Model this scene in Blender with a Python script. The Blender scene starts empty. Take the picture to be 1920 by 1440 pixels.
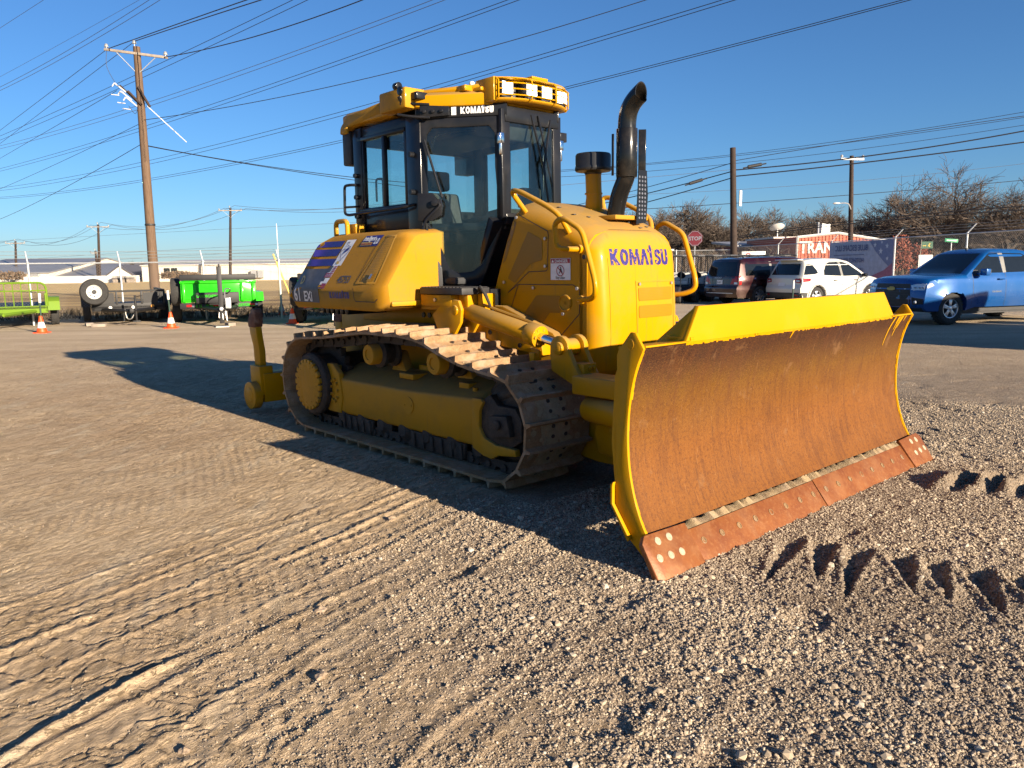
import bpy, bmesh, math, random
import numpy as np
from math import sin, cos, pi, radians, sqrt, atan2
from mathutils import Vector, Matrix, Quaternion
from mathutils.bvhtree import BVHTree

# ------------------------------------------------------------ camera, sky, sun, exposure
scene = bpy.context.scene
F_PX, CAM_H, PITCH, ROLL = 1460.0, 1.5, math.atan(220 / 1460), radians(0.8)
_f = Vector((0, cos(PITCH), -sin(PITCH)))
_r = Vector((1, 0, 0))
_d = _f.cross(_r)
CR = _r * cos(ROLL) + _d * sin(ROLL)
CD = -_r * sin(ROLL) + _d * cos(ROLL)
cam_data = bpy.data.cameras.new('camera')
cam_data.sensor_fit = 'HORIZONTAL'
cam_data.sensor_width = 36.0
cam_data.lens = 36.0 * F_PX / 1920
cam_data.clip_start = 0.05
cam_data.clip_end = 3000
cam = bpy.data.objects.new('camera', cam_data)
scene.collection.objects.link(cam)
m = Matrix.Identity(4)
for i in range(3):
    m[i][0], m[i][1], m[i][2] = CR[i], -CD[i], -_f[i]
m[2][3] = CAM_H
cam.matrix_world = m
scene.camera = cam

SUN_AZ = radians(-46.3)      # math angle of the direction towards the sun
SUN_EL = radians(15.7)
world = bpy.data.worlds.new('World')
scene.world = world
world.use_nodes = True
wn = world.node_tree.nodes
wl = world.node_tree.links
bg = wn['Background']
sky = wn.new('ShaderNodeTexSky')
sky.sky_type = 'NISHITA'
sky.sun_disc = False
sky.sun_elevation = SUN_EL
sky.sun_rotation = pi / 2 - SUN_AZ
sky.air_density = 1.0
sky.dust_density = 0.2
sky.ozone_density = 7.5
wl.new(sky.outputs[0], bg.inputs[0])
bg.inputs[1].default_value = 0.056
sun_data = bpy.data.lights.new('sun', 'SUN')
sun_data.energy = 5.0
sun_data.angle = radians(0.5)
sun_data.color = (1.0, 0.84, 0.64)
sun = bpy.data.objects.new('sun', sun_data)
scene.collection.objects.link(sun)
sd = Vector((cos(SUN_AZ) * cos(SUN_EL), sin(SUN_AZ) * cos(SUN_EL), sin(SUN_EL)))
sun.rotation_euler = sd.to_track_quat('Z', 'Y').to_euler()
scene.view_settings.view_transform = 'Standard'
scene.view_settings.look = 'None'
scene.view_settings.exposure = 1.36
scene.view_settings.gamma = 1.0
scene.view_settings.use_curve_mapping = False
scene.cycles.max_bounces = 8
scene.cycles.transparent_max_bounces = 24

# ------------------------------------------------------------ helpers
COL = scene.collection
rng = random.Random(7)


def at_ground(px, py, z=0.0):
    """where the line of sight through a picture point meets the level z"""
    v = _f + CR * ((px - 960) / F_PX) + CD * ((py - 720) / F_PX)
    t = (z - CAM_H) / v.z
    return Vector((v.x * t, v.y * t, z))


def at_dist(px, py, y):
    v = _f + CR * ((px - 960) / F_PX) + CD * ((py - 720) / F_PX)
    t = y / v.y
    return Vector((v.x * t, y, CAM_H + v.z * t))


def setp(o, label=None, cat=None, group=None, kind=None):
    if label: o['label'] = label
    if cat: o['category'] = cat
    if group: o['group'] = group
    if kind: o['kind'] = kind
    return o


def empty(name, loc=(0, 0, 0), rz=0.0, label=None, cat=None, group=None):
    o = bpy.data.objects.new(name, None)
    COL.objects.link(o)
    o.location = loc
    o.rotation_euler = (0, 0, rz)
    o.empty_display_size = 0.2
    return setp(o, label, cat, group)


class MB:
    """collects shapes that become one mesh"""
    def __init__(s):
        s.v, s.f, s.m = [], [], []

    def add(s, verts, faces, mi=0, M=None):
        b = len(s.v)
        if M is None:
            s.v += [tuple(p) for p in verts]
        else:
            s.v += [tuple(M @ Vector(p)) for p in verts]
        s.f += [tuple(b + i for i in f) for f in faces]
        s.m += [mi] * len(faces)
        return s

    def box(s, x0, x1, y0, y1, z0, z1, mi=0, M=None):
        v = [(x, y, z) for x in (x0, x1) for y in (y0, y1) for z in (z0, z1)]
        f = [(0, 1, 3, 2), (4, 6, 7, 5), (0, 4, 5, 1), (2, 3, 7, 6), (0, 2, 6, 4), (1, 5, 7, 3)]
        return s.add(v, f, mi, M)

    def prism(s, poly, a, b, axis='y', mi=0, M=None):
        """poly in the plane across axis, from a to b; x: (y,z)  y: (x,z)  z: (x,y)"""
        n = len(poly)
        def P(p, t):
            return {'x': (t, p[0], p[1]), 'y': (p[0], t, p[1]), 'z': (p[0], p[1], t)}[axis]
        v = [P(p, a) for p in poly] + [P(p, b) for p in poly]
        f = [tuple(range(n)), tuple(range(2 * n - 1, n - 1, -1))]
        f += [(i, (i + 1) % n, n + (i + 1) % n, n + i) for i in range(n)]
        return s.add(v, f, mi, M)

    def loft(s, rings, mi=0, closed=True, caps=True, M=None):
        n = len(rings[0])
        v = [p for r in rings for p in r]
        f = []
        for k in range(len(rings) - 1):
            for i in range(n if closed else n - 1):
                j = (i + 1) % n
                f.append((k * n + i, k * n + j, (k + 1) * n + j, (k + 1) * n + i))
        if caps:
            f.append(tuple(range(n)))
            f.append(tuple(range(len(rings) * n - 1, (len(rings) - 1) * n - 1, -1)))
        return s.add(v, f, mi, M)

    def tube(s, path, r, n=8, mi=0, caps=True, M=None):
        path = [Vector(p) for p in path]
        rr = r if isinstance(r, (list, tuple)) else [r] * len(path)
        rings = []
        prev = None
        for i, p in enumerate(path):
            t = (path[min(i + 1, len(path) - 1)] - path[max(i - 1, 0)])
            if t.length < 1e-9: t = Vector((0, 0, 1))
            t.normalize()
            if prev is None:
                a = Vector((0, 0, 1)) if abs(t.z) < 0.9 else Vector((1, 0, 0))
                u = t.cross(a).normalized()
            else:
                u = (prev - t * prev.dot(t))
                u = u.normalized() if u.length > 1e-6 else t.orthogonal().normalized()
            prev = u
            w = t.cross(u)
            rings.append([p + (u * cos(2 * pi * k / n) + w * sin(2 * pi * k / n)) * rr[i] for k in range(n)])
        return s.loft(rings, mi, True, caps, M)

    def cyl(s, p0, p1, r0, r1=None, n=16, mi=0, caps=True, M=None):
        return s.tube([p0, p1], [r0, r0 if r1 is None else r1], n, mi, caps, M)

    def lathe(s, prof, o=(0, 0, 0), axis='z', n=24, mi=0, caps=True, M=None):
        """prof: list of (radius, height along axis)"""
        rings = []
        for r, h in prof:
            ring = []
            for k in range(n):
                a = 2 * pi * k / n
                c, q = r * cos(a), r * sin(a)
                p = {'z': (c, q, h), 'y': (c, h, q), 'x': (h, c, q)}[axis]
                ring.append((o[0] + p[0], o[1] + p[1], o[2] + p[2]))
            rings.append(ring)
        return s.loft(rings, mi, True, caps, M)

    def ball(s, c, r, n=10, mi=0, sq=(1, 1, 1)):
        rings = []
        for i in range(1, n // 2):
            a = pi * i / (n // 2)
            rings.append([(c[0] + r * sq[0] * sin(a) * cos(2 * pi * k / n), c[1] + r * sq[1] * sin(a) * sin(2 * pi * k / n), c[2] - r * sq[2] * cos(a)) for k in range(n)])
        return s.loft(rings, mi)

    def build(s, name, mats, parent=None, bevel=0.0, segs=2, angle=35, smooth=True, loc=None, cutter=None):
        me = bpy.data.meshes.new(name)
        me.from_pydata(s.v, [], s.f)
        if not isinstance(mats, (list, tuple)): mats = [mats]
        for mt in mats: me.materials.append(mt)
        if len(mats) > 1: me.polygons.foreach_set('material_index', s.m)
        bm = bmesh.new()
        bm.from_mesh(me)
        bmesh.ops.remove_doubles(bm, verts=bm.verts, dist=1e-5)
        bmesh.ops.recalc_face_normals(bm, faces=bm.faces)
        if bevel > 0:
            ed = [e for e in bm.edges if e.is_manifold and e.calc_face_angle(0) > radians(angle)]
            if ed:
                bmesh.ops.bevel(bm, geom=ed, offset=bevel, offset_type='OFFSET', segments=segs, profile=0.5, affect='EDGES', clamp_overlap=True)
        bm.to_mesh(me)
        bm.free()
        if smooth:
            me.polygons.foreach_set('use_smooth', [True] * len(me.polygons))
            me.set_sharp_from_angle(angle=radians(38))
        me.update()
        o = bpy.data.objects.new(name, me)
        COL.objects.link(o)
        if parent: o.parent = parent
        if loc: o.location = loc
        return o


def weighted(o):
    m_ = o.modifiers.new('normals', 'WEIGHTED_NORMAL'); m_.keep_sharp = True; m_.weight = 80
    return o


def _islands(mb):
    par = list(range(len(mb.v)))
    def find(a):
        while par[a] != a:
            par[a] = par[par[a]]; a = par[a]
        return a
    for f in mb.f:
        r = find(f[0])
        for i in f[1:]: par[find(i)] = r
    groups = {}
    for k, f in enumerate(mb.f): groups.setdefault(find(f[0]), []).append(k)
    return list(groups.values())


def build_each(mb, name, mats, parent=None, **kw):
    """one object for every separate piece collected"""
    out = []
    for g in _islands(mb):
        q = MB(); mp = {}
        for k in g:
            idx = []
            for i in mb.f[k]:
                if i not in mp: mp[i] = len(q.v); q.v.append(mb.v[i])
                idx.append(mp[i])
            q.f.append(tuple(idx)); q.m.append(mb.m[k])
        out.append(q.build(name, mats, parent, **kw))
    return out


def bvh_of(o, M=None):
    me = o.data
    M = M or Matrix.Identity(4)
    return BVHTree.FromPolygons([M @ v.co for v in me.vertices], [tuple(p.vertices) for p in me.polygons])


def dup(o, parent=None, loc=None, rot=None, label=None):
    c = o.copy()
    COL.objects.link(c)
    if parent is not None: c.parent = parent
    if loc is not None: c.location = loc
    if rot is not None: c.rotation_euler = rot
    if label: c['label'] = label
    return c


def dup_tree(o, parent=None, loc=None, rot=None, label=None):
    c = dup(o, parent, loc, rot, label)
    for ch in list(o.children):
        k = dup(ch, c)
        for g in list(ch.children):
            dup(g, k)
    return c


def smooth_path(pts, n=6, closed=False):
    """Catmull-Rom through points"""
    P = [Vector(p) for p in pts]
    out = []
    N = len(P)
    rngi = range(N if closed else N - 1)
    for i in rngi:
        p0 = P[(i - 1) % N] if (closed or i > 0) else P[0]
        p1, p2 = P[i], P[(i + 1) % N]
        p3 = P[(i + 2) % N] if (closed or i + 2 < N) else P[-1]
        for k in range(n):
            t = k / n
            out.append(0.5 * ((2 * p1) + (-p0 + p2) * t + (2 * p0 - 5 * p1 + 4 * p2 - p3) * t * t + (-p0 + 3 * p1 - 3 * p2 + p3) * t ** 3))
    if not closed: out.append(P[-1])
    return out


def round_path(pts, r, n=4):
    """polyline with rounded corners"""
    P = [Vector(p) for p in pts]
    out = [P[0]]
    for i in range(1, len(P) - 1):
        a, b, c = P[i - 1], P[i], P[i + 1]
        ra = min(r, (a - b).length * .49, (c - b).length * .49)
        s = b + (a - b).normalized() * ra
        e = b + (c - b).normalized() * ra
        for k in range(n + 1):
            t = k / n
            out.append(s * (1 - t) ** 2 + b * 2 * t * (1 - t) + e * t * t)
    out.append(P[-1])
    return out


# ------------------------------------------------------------ writing and stickers
class Frame:
    """a flat picture plane: origin, right, up; outward normal"""
    def __init__(s, o, a, b, bvh=None, off=0.003, nrm=None):
        s.o, s.a, s.b = Vector(o), Vector(a), Vector(b)
        s.n = Vector(nrm).normalized() if nrm else s.a.cross(s.b).normalized()
        s.bvh, s.off = bvh, off

    def p(s, u, v, lift=0.0):
        q = s.o + s.a * u + s.b * v
        if s.bvh is not None:
            h = s.bvh.ray_cast(q + s.n * 0.6, -s.n, 1.6)
            if h[0] is not None:
                return h[0] + s.n * (s.off + lift)
        return q + s.n * (s.off + lift)


def poly_pieces(loops, step):
    """2-D outlines cut into pieces no larger than step"""
    bm = bmesh.new()
    for lp in loops:
        try: bm.faces.new([bm.verts.new((x, y, 0)) for x, y in lp])
        except ValueError: pass
    if step:
        xs = [v.co.x for v in bm.verts]; ys = [v.co.y for v in bm.verts]
        x = math.ceil(min(xs) / step) * step
        while x < max(xs):
            bmesh.ops.bisect_plane(bm, geom=list(bm.verts) + list(bm.edges) + list(bm.faces), plane_co=(x, 0, 0), plane_no=(1, 0, 0)); x += step
        y = math.ceil(min(ys) / step) * step
        while y < max(ys):
            bmesh.ops.bisect_plane(bm, geom=list(bm.verts) + list(bm.edges) + list(bm.faces), plane_co=(0, y, 0), plane_no=(0, 1, 0)); y += step
    bmesh.ops.triangulate(bm, faces=bm.faces)
    bm.verts.index_update()
    v = [(q.co.x, q.co.y) for q in bm.verts]
    f = [tuple(q.index for q in fc.verts) for fc in bm.faces]
    bm.free()
    return v, f


def patch(mb, fr, loops, mi=0, step=0.0, lift=0.0):
    v, f = poly_pieces(loops, step)
    mb.add([fr.p(x, y, lift) for x, y in v], f, mi)


_text_cache = {}


def text_geo(txt, size, bold=0.0, sx=1.0, shear=0.0, align='LEFT'):
    key = (txt, size, bold, sx, shear, align)
    if key in _text_cache: return _text_cache[key]
    cu = bpy.data.curves.new('t', 'FONT')
    cu.body = txt
    cu.size = size
    cu.offset = bold
    cu.shear = shear
    cu.align_x = align
    cu.resolution_u = 3
    ob = bpy.data.objects.new('t', cu)
    COL.objects.link(ob)
    dg = bpy.context.evaluated_depsgraph_get()
    ev = ob.evaluated_get(dg)
    me = ev.to_mesh()
    v = [(q.co.x * sx, q.co.y) for q in me.vertices]
    f = [tuple(p.vertices) for p in me.polygons]
    ev.to_mesh_clear()
    bpy.data.objects.remove(ob)
    bpy.data.curves.remove(cu)
    _text_cache[key] = (v, f)
    return v, f


def text(mb, fr, txt, size, u=0.0, v=0.0, bold=0.0, sx=1.0, shear=0.0, align='LEFT', mi=0, lift=0.0, mirror=False):
    tv, tf = text_geo(txt, size, bold, sx, shear, align)
    k = -1 if mirror else 1
    mb.add([fr.p(u + k * x, v + y, lift) for x, y in tv], tf, mi)


def ring2(cx, cy, r, n=20, r2=None, a0=0):
    return [(cx + r * cos(a0 + 2 * pi * k / n), cy + (r2 or r) * sin(a0 + 2 * pi * k / n)) for k in range(n)]


def annulus(cx, cy, ro, ri, n=20, ry=None, riy=None):
    """quads of a flat ring"""
    o, i = ring2(cx, cy, ro, n, ry), ring2(cx, cy, ri, n, riy)
    return [[o[k], o[(k + 1) % n], i[(k + 1) % n], i[k]] for k in range(n)]


def logo_loops(w, h):
    """heavy block capitals with a barless A and a raised T"""
    L = []
    x = 0.0
    def put(pts, adv):
        nonlocal x
        L.append([(x + a, b) for a, b in pts]); x += adv
    put([(0, 0), (.26, 0), (.26, .36), (.56, 0), (.9, 0), (.46, .52), (.86, 1), (.54, 1), (.26, .66), (.26, 1), (0, 1)], .93)
    for q in annulus(.40, .5, .40, .15, 20, .52, .26): L.append([(x + a, b) for a, b in q])
    x += .86
    put([(0, 0), (.24, 0), (.27, .62), (.46, 0), (.62, 0), (.81, .62), (.84, 0), (1.08, 0), (1.0, 1), (.74, 1), (.54, .42), (.34, 1), (.08, 1)], 1.1)
    put([(0, 0), (.27, 0), (.46, .64), (.52, .44), (.58, .22), (.62, 0), (.9, 0), (.6, 1), (.33, 1)], .88)
    put([(.18, 0), (.44, 0), (.44, .98), (.66, .98), (.66, 1.0), (.44, 1.0), (.44, 1.25), (.26, 1.25), (.18, 1.0), (0, 1.0), (0, .78), (.18, .78)], .7)
    sp = [(.70, .76), (.60, .97), (.32, 1.0), (.08, .92), (.03, .72), (.10, .52), (.30, .43), (.44, .36), (.44, .27), (.34, .21), (.22, .25), (.20, .33),
          (0, .30), (.06, .08), (.32, -.02), (.60, .04), (.70, .24), (.64, .46), (.46, .56), (.29, .64), (.27, .72), (.35, .79), (.46, .74), (.48, .66)]
    put(sp, .77)
    put([(0, 1), (0, .28), (.10, .04), (.38, -.02), (.64, .04), (.74, .28), (.74, 1), (.48, 1), (.48, .32), (.44, .23), (.37, .2), (.30, .23), (.26, .32), (.26, 1)], .74)
    return [[(a / x * w, b * h) for a, b in lp] for lp in L]


# ------------------------------------------------------------ materials
def nmat(name):
    mt = bpy.data.materials.new(name)
    mt.use_nodes = True
    nt = mt.node_tree
    return mt, nt, nt.nodes['Principled BSDF']


def mix_color(nt, fac, a, b):
    n = nt.nodes.new('ShaderNodeMix')
    n.data_type = 'RGBA'
    if isinstance(fac, (int, float)): n.inputs[0].default_value = fac
    else: nt.links.new(fac, n.inputs[0])
    for k, c in ((6, a), (7, b)):
        if isinstance(c, (tuple, list)): n.inputs[k].default_value = (*c[:3], 1)
        else: nt.links.new(c, n.inputs[k])
    return n.outputs[2]


def ramp(nt, src, p0, p1, v0=0.0, v1=1.0):
    n = nt.nodes.new('ShaderNodeMapRange')
    n.inputs[1].default_value, n.inputs[2].default_value = p0, p1
    n.inputs[3].default_value, n.inputs[4].default_value = v0, v1
    nt.links.new(src, n.inputs[0])
    return n.outputs[0]


def coords(nt, scale=(1, 1, 1), world=False, rot=(0, 0, 0)):
    mp = nt.nodes.new('ShaderNodeMapping')
    mp.inputs['Scale'].default_value = scale
    mp.inputs['Rotation'].default_value = rot
    if world:
        g = nt.nodes.new('ShaderNodeNewGeometry')
        nt.links.new(g.outputs['Position'], mp.inputs[0])
    else:
        tc = nt.nodes.new('ShaderNodeTexCoord')
        nt.links.new(tc.outputs['Object'], mp.inputs[0])
    return mp.outputs[0]


def noise(nt, co, scale, detail=4, rough=0.55, dist=0.0):
    n = nt.nodes.new('ShaderNodeTexNoise')
    n.inputs['Scale'].default_value = scale
    n.inputs['Detail'].default_value = detail
    n.inputs['Roughness'].default_value = rough
    n.inputs['Distortion'].default_value = dist
    nt.links.new(co, n.inputs['Vector'])
    return n.outputs[0]


def voro(nt, co, scale, feat='F1', out='Distance', rnd=1.0):
    n = nt.nodes.new('ShaderNodeTexVoronoi')
    n.feature = feat
    n.inputs['Scale'].default_value = scale
    n.inputs['Randomness'].default_value = rnd
    nt.links.new(co, n.inputs['Vector'])
    return n.outputs[out]


def bump(nt, bs, h, strength=0.3, dist=0.01):
    b = nt.nodes.new('ShaderNodeBump')
    b.inputs['Strength'].default_value = strength
    b.inputs['Distance'].default_value = dist
    nt.links.new(h, b.inputs['Height'])
    nt.links.new(b.outputs[0], bs.inputs['Normal'])
    return b


def math_n(nt, op, a, b=None):
    n = nt.nodes.new('ShaderNodeMath')
    n.operation = op
    for k, s in ((0, a), (1, b)):
        if s is None: continue
        if isinstance(s, (int, float)): n.inputs[k].default_value = s
        else: nt.links.new(s, n.inputs[k])
    return n.outputs[0]


def paint(name, col, rough=0.35, dirt=0.25, dirt_col=(0.22, 0.16, 0.10), coat=0.3, scale=3.0, fine=40, metallic=0.0, thr=(0.5, 0.75), bmp=0.0, topdust=0.0):
    mt, nt, bs = nmat(name)
    co = coords(nt)
    a = ramp(nt, noise(nt, co, scale, 6, 0.6), thr[0], thr[1], 0, dirt)
    b = ramp(nt, noise(nt, co, fine, 4, 0.65), 0.35, 0.75, 0.35, 1.0)
    fac = math_n(nt, 'MULTIPLY', a, b)
    v = mix_color(nt, ramp(nt, noise(nt, co, scale * .5, 3), .3, .7), [c * .93 for c in col], [min(1, c * 1.05) for c in col])
    if topdust:
        ge = nt.nodes.new('ShaderNodeNewGeometry'); sx = nt.nodes.new('ShaderNodeSeparateXYZ'); nt.links.new(ge.outputs['Normal'], sx.inputs[0])
        td = math_n(nt, 'MULTIPLY', ramp(nt, sx.outputs[2], .25, .95, 0, topdust), ramp(nt, noise(nt, co, 7, 6, .7), .3, .65, .45, 1))
        v = mix_color(nt, td, v, (0.36, 0.235, 0.11))
        fac = math_n(nt, 'MAXIMUM', fac, td)
        st_ = noise(nt, coords(nt, (6, 6, .7)), 4, 5, .6)
        v = mix_color(nt, ramp(nt, st_, .60, .72, 0, .35), v, (0.22, 0.12, 0.03))
        sp_ = noise(nt, co, 55, 3, .7)
        v = mix_color(nt, ramp(nt, sp_, .70, .74, 0, .7), v, (0.10, 0.06, 0.03))
    nt.links.new(mix_color(nt, fac, v, dirt_col), bs.inputs['Base Color'])
    nt.links.new(ramp(nt, fac, 0, max(dirt, .01), rough, min(.9, rough + .4)), bs.inputs['Roughness'])
    bs.inputs['Coat Weight'].default_value = coat
    bs.inputs['Coat Roughness'].default_value = 0.12
    if col[2] < .02: bs.inputs['Specular IOR Level'].default_value = .10
    bs.inputs['Metallic'].default_value = metallic
    if bmp: bump(nt, bs, noise(nt, co, fine * 2, 4), bmp, 0.004)
    return mt


def plain(name, col, rough=0.6, metallic=0.0, var=0.15, scale=12, emit=None, estr=0.0):
    mt, nt, bs = nmat(name)
    co = coords(nt)
    n = noise(nt, co, scale, 5, 0.6)
    nt.links.new(mix_color(nt, ramp(nt, n, .3, .7), [c * (1 - var) for c in col], [min(1, c * (1 + var)) for c in col]), bs.inputs['Base Color'])
    bs.inputs['Roughness'].default_value = rough
    bs.inputs['Metallic'].default_value = metallic
    if emit:
        bs.inputs['Emission Color'].default_value = (*emit, 1)
        bs.inputs['Emission Strength'].default_value = estr
    return mt


def glass_mat(name, tint, gloss=0.06, rough=0.02, dust=0.0):
    mt = bpy.data.materials.new(name)
    mt.use_nodes = True
    nt = mt.node_tree
    for n in list(nt.nodes): nt.nodes.remove(n)
    out = nt.nodes.new('ShaderNodeOutputMaterial')
    tr = nt.nodes.new('ShaderNodeBsdfTransparent'); tr.inputs[0].default_value = (*tint, 1)
    gl = nt.nodes.new('ShaderNodeBsdfGlossy'); gl.inputs['Roughness'].default_value = rough
    lw = nt.nodes.new('ShaderNodeLayerWeight'); lw.inputs[0].default_value = .5
    mx = nt.nodes.new('ShaderNodeMixShader')
    nt.links.new(math_n(nt, 'ADD', math_n(nt, 'POWER', lw.outputs[1], 5.0), gloss), mx.inputs[0])
    nt.links.new(tr.outputs[0], mx.inputs[1]); nt.links.new(gl.outputs[0], mx.inputs[2])
    last = mx.outputs[0]
    if dust:
        df = nt.nodes.new('ShaderNodeBsdfDiffuse'); df.inputs[0].default_value = (.45, .42, .36, 1)
        m2 = nt.nodes.new('ShaderNodeMixShader')
        nt.links.new(ramp(nt, noise(nt, coords(nt), 5, 6, .65), .4, .8, 0.0, dust), m2.inputs[0])
        nt.links.new(last, m2.inputs[1]); nt.links.new(df.outputs[0], m2.inputs[2]); last = m2.outputs[0]
    nt.links.new(last, out.inputs[0])
    return mt


YEL = (0.49, 0.232, 0.001)
M = {}
M['yellow'] = paint('yellow_paint', YEL, 0.36, 0.6, (0.26, 0.165, 0.05), 0.10, 2.2, 30, thr=(.46, .72), topdust=.75)
M['yellow_shaded'] = paint('shade_dulled_dusty_yellow', (0.42, 0.195, 0.006), 0.5, 0.6, (0.24, 0.155, 0.055), 0.0, 2.2, 30, thr=(.42, .68), topdust=.28)  # yellow dulled to paint in the tank's shaded side, plus dirt and dust
M['yellow_dusty'] = paint('dusty_yellow_paint', (0.46, 0.225, 0.010), 0.55, 0.5, (0.22, 0.14, 0.05), 0.1, 3.0, 26, thr=(.4, .65), bmp=.1, topdust=.8)
M['yellow_fresh'] = paint('fresh_yellow_paint', (0.50, 0.245, 0.001), 0.42, 0.4, (0.30, 0.2, 0.05), 0.05, 2.5, 30)
M['black'] = paint('black_paint', (0.012, 0.013, 0.016), 0.30, 0.14, (0.16, 0.13, 0.10), 0.3, 4, 40)
M['black_matt'] = plain('matt_black_metal', (0.02, 0.02, 0.022), 0.6, 0, .3, 18)
M['grey_exhaust'] = paint('dark_grey_exhaust_paint', (0.010, 0.010, 0.010), 0.20, 0.25, (0.12, 0.09, 0.06), 0.5, 7, 50)
M['rubber'] = plain('black_rubber', (0.022, 0.021, 0.020), 0.85, 0, .35, 30)
M['tyre'] = plain('tyre_rubber', (0.028, 0.027, 0.026), 0.9, 0, .4, 30)
M['chrome'] = plain('chromed_steel', (0.75, 0.75, 0.76), 0.12, 1.0, .03)
M['steel'] = plain('bare_steel', (0.45, 0.43, 0.40), 0.45, 0.8, .2, 40)
M['galv'] = plain('galvanised_steel', (0.50, 0.51, 0.51), 0.45, 0.55, .15, 20)
M['white'] = plain('white_paint', (0.62, 0.61, 0.58), 0.5, 0, .05)
M['decal_white'] = plain('white_print', (0.70, 0.70, 0.70), 0.45, 0, .08, 20)
M['decal_blue'] = plain('dark_blue_print', (0.025, 0.022, 0.16), 0.4, 0, .15, 30)
M['decal_black'] = plain('black_print', (0.035, 0.035, 0.04), 0.4, 0, .2, 30)
M['decal_charcoal'] = plain('charcoal_print', (0.055, 0.06, 0.075), 0.5, 0, .25, 18)
M['decal_red'] = plain('dark_red_print', (0.30, 0.015, 0.03), 0.45, 0, .1)
M['decal_grey'] = plain('grey_print', (0.30, 0.33, 0.38), 0.45, 0, .1)
M['decal_gold'] = plain('gold_print', (0.50, 0.34, 0.05), 0.45, 0, .1)
M['orange'] = plain('orange_plastic', (0.80, 0.075, 0.01), 0.5, 0, .12)
M['wood_pole'] = None
M['pale_yellow'] = plain('faded_yellow_plastic', (0.7, 0.45, 0.08), 0.5)
M['amber'] = plain('amber_lens', (0.8, 0.3, 0.02), 0.3)
M['red_lens'] = plain('red_lens', (0.35, 0.008, 0.01), 0.18)
M['clear_lens'] = plain('clear_lens', (0.55, 0.57, 0.60), 0.12, 0.3)
M['lamp_on'] = plain('lit_work_lamp', (0.9, 0.9, 0.9), 0.3, 0, 0, 5, (1.0, 0.97, 0.88), 2.2)
M['cab_glass'] = glass_mat('tinted_cab_glass', (0.84, 0.91, 0.885), 0.05, 0.01, 0.02)
M['car_glass'] = plain('dark_car_glass', (0.010, 0.013, 0.015), 0.04, 0, .1)
M['seat'] = plain('dark_grey_seat_cloth', (0.05, 0.05, 0.055), 0.9, 0, .2, 30)
M['interior'] = plain('dark_cab_trim', (0.03, 0.032, 0.035), 0.8, 0, .2, 15)


def rust_gloss_blade():
    mt, nt, bs = nmat('rust_worn_paint_painted_gloss')
    co = coords(nt)
    sep = nt.nodes.new('ShaderNodeSeparateXYZ'); nt.links.new(co, sep.inputs[0])
    z = sep.outputs[2]
    big = noise(nt, coords(nt, (1, .7, 2.0)), 1.6, 5, .6, .4)
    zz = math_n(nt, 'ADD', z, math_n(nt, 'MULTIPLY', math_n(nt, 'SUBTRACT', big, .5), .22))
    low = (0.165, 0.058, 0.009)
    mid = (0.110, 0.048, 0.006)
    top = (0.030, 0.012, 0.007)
    c = mix_color(nt, ramp(nt, zz, .52, .86), low, mid)  # gloss of polished steel painted in as height bands over the rust
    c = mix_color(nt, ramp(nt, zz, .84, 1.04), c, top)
    st = noise(nt, coords(nt, (1, 14, 1.1)), 3.0, 6, .6)
    c = mix_color(nt, ramp(nt, st, .48, .70, 0, .55), c, (0.075, 0.025, 0.009))
    sp = noise(nt, co, 160, 3, .7)
    c = mix_color(nt, ramp(nt, sp, .48, .68, 0, .45), c, (0.24, 0.105, 0.025))
    sp2 = noise(nt, co, 60, 5, .7)
    c = mix_color(nt, ramp(nt, sp2, .50, .66, 0, .6), c, (0.06, 0.02, 0.008))
    # long light scratches
    sc = noise(nt, coords(nt, (1, 30, 2.2), rot=(.35, 0, 0)), 3.2, 3, .5)
    c = mix_color(nt, ramp(nt, sc, .69, .73, 0, .35), c, (0.34, 0.18, 0.07))
    sc2 = noise(nt, coords(nt, (1, 22, 1.4), rot=(-.5, 0, 0)), 2.2, 5, .6)
    c = mix_color(nt, ramp(nt, sc2, .60, .70, 0, .45), c, (0.045, 0.018, 0.008))
    bl = noise(nt, coords(nt, (1, 2.2, 1.3)), 3.2, 7, .7, .5)
    c = mix_color(nt, ramp(nt, bl, .50, .62, 0, .35), c, (0.085, 0.030, 0.009))
    # dried mud in places
    md = noise(nt, coords(nt, (1, 1, 1.0)), 5.0, 7, .65)
    c = mix_color(nt, ramp(nt, md, .60, .70, 0, .45), c, (0.20, 0.105, 0.045))
    nt.links.new(c, bs.inputs['Base Color'])
    nt.links.new(ramp(nt, big, .3, .7, .45, .68), bs.inputs['Roughness'])
    bs.inputs['Metallic'].default_value = 0.1
    bs.inputs['Specular IOR Level'].default_value = .25
    bump(nt, bs, math_n(nt, 'ADD', sp2, math_n(nt, 'MULTIPLY', sp, .5)), .25, .004)
    return mt


def rust_plain(name, a, b, c3, scale=14, bmp=.5, rough=.75, metallic=.1, mud=.35, mudcol=(0.34, 0.26, 0.19), world=True):
    mt, nt, bs = nmat(name)
    co = coords(nt, world=world)
    n1 = noise(nt, co, scale, 6, .65)
    n2 = noise(nt, co, scale * 5, 4, .7)
    c = mix_color(nt, ramp(nt, n1, .35, .65), a, b)
    c = mix_color(nt, ramp(nt, n2, .5, .7, 0, .6), c, c3)
    n3 = noise(nt, co, scale * .45, 6, .6)
    c = mix_color(nt, ramp(nt, n3, .5, .62, 0, mud), c, mudcol)
    nt.links.new(c, bs.inputs['Base Color'])
    bs.inputs['Roughness'].default_value = rough
    bs.inputs['Metallic'].default_value = metallic
    bump(nt, bs, math_n(nt, 'ADD', n1, n2), bmp, .006)
    return mt


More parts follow.
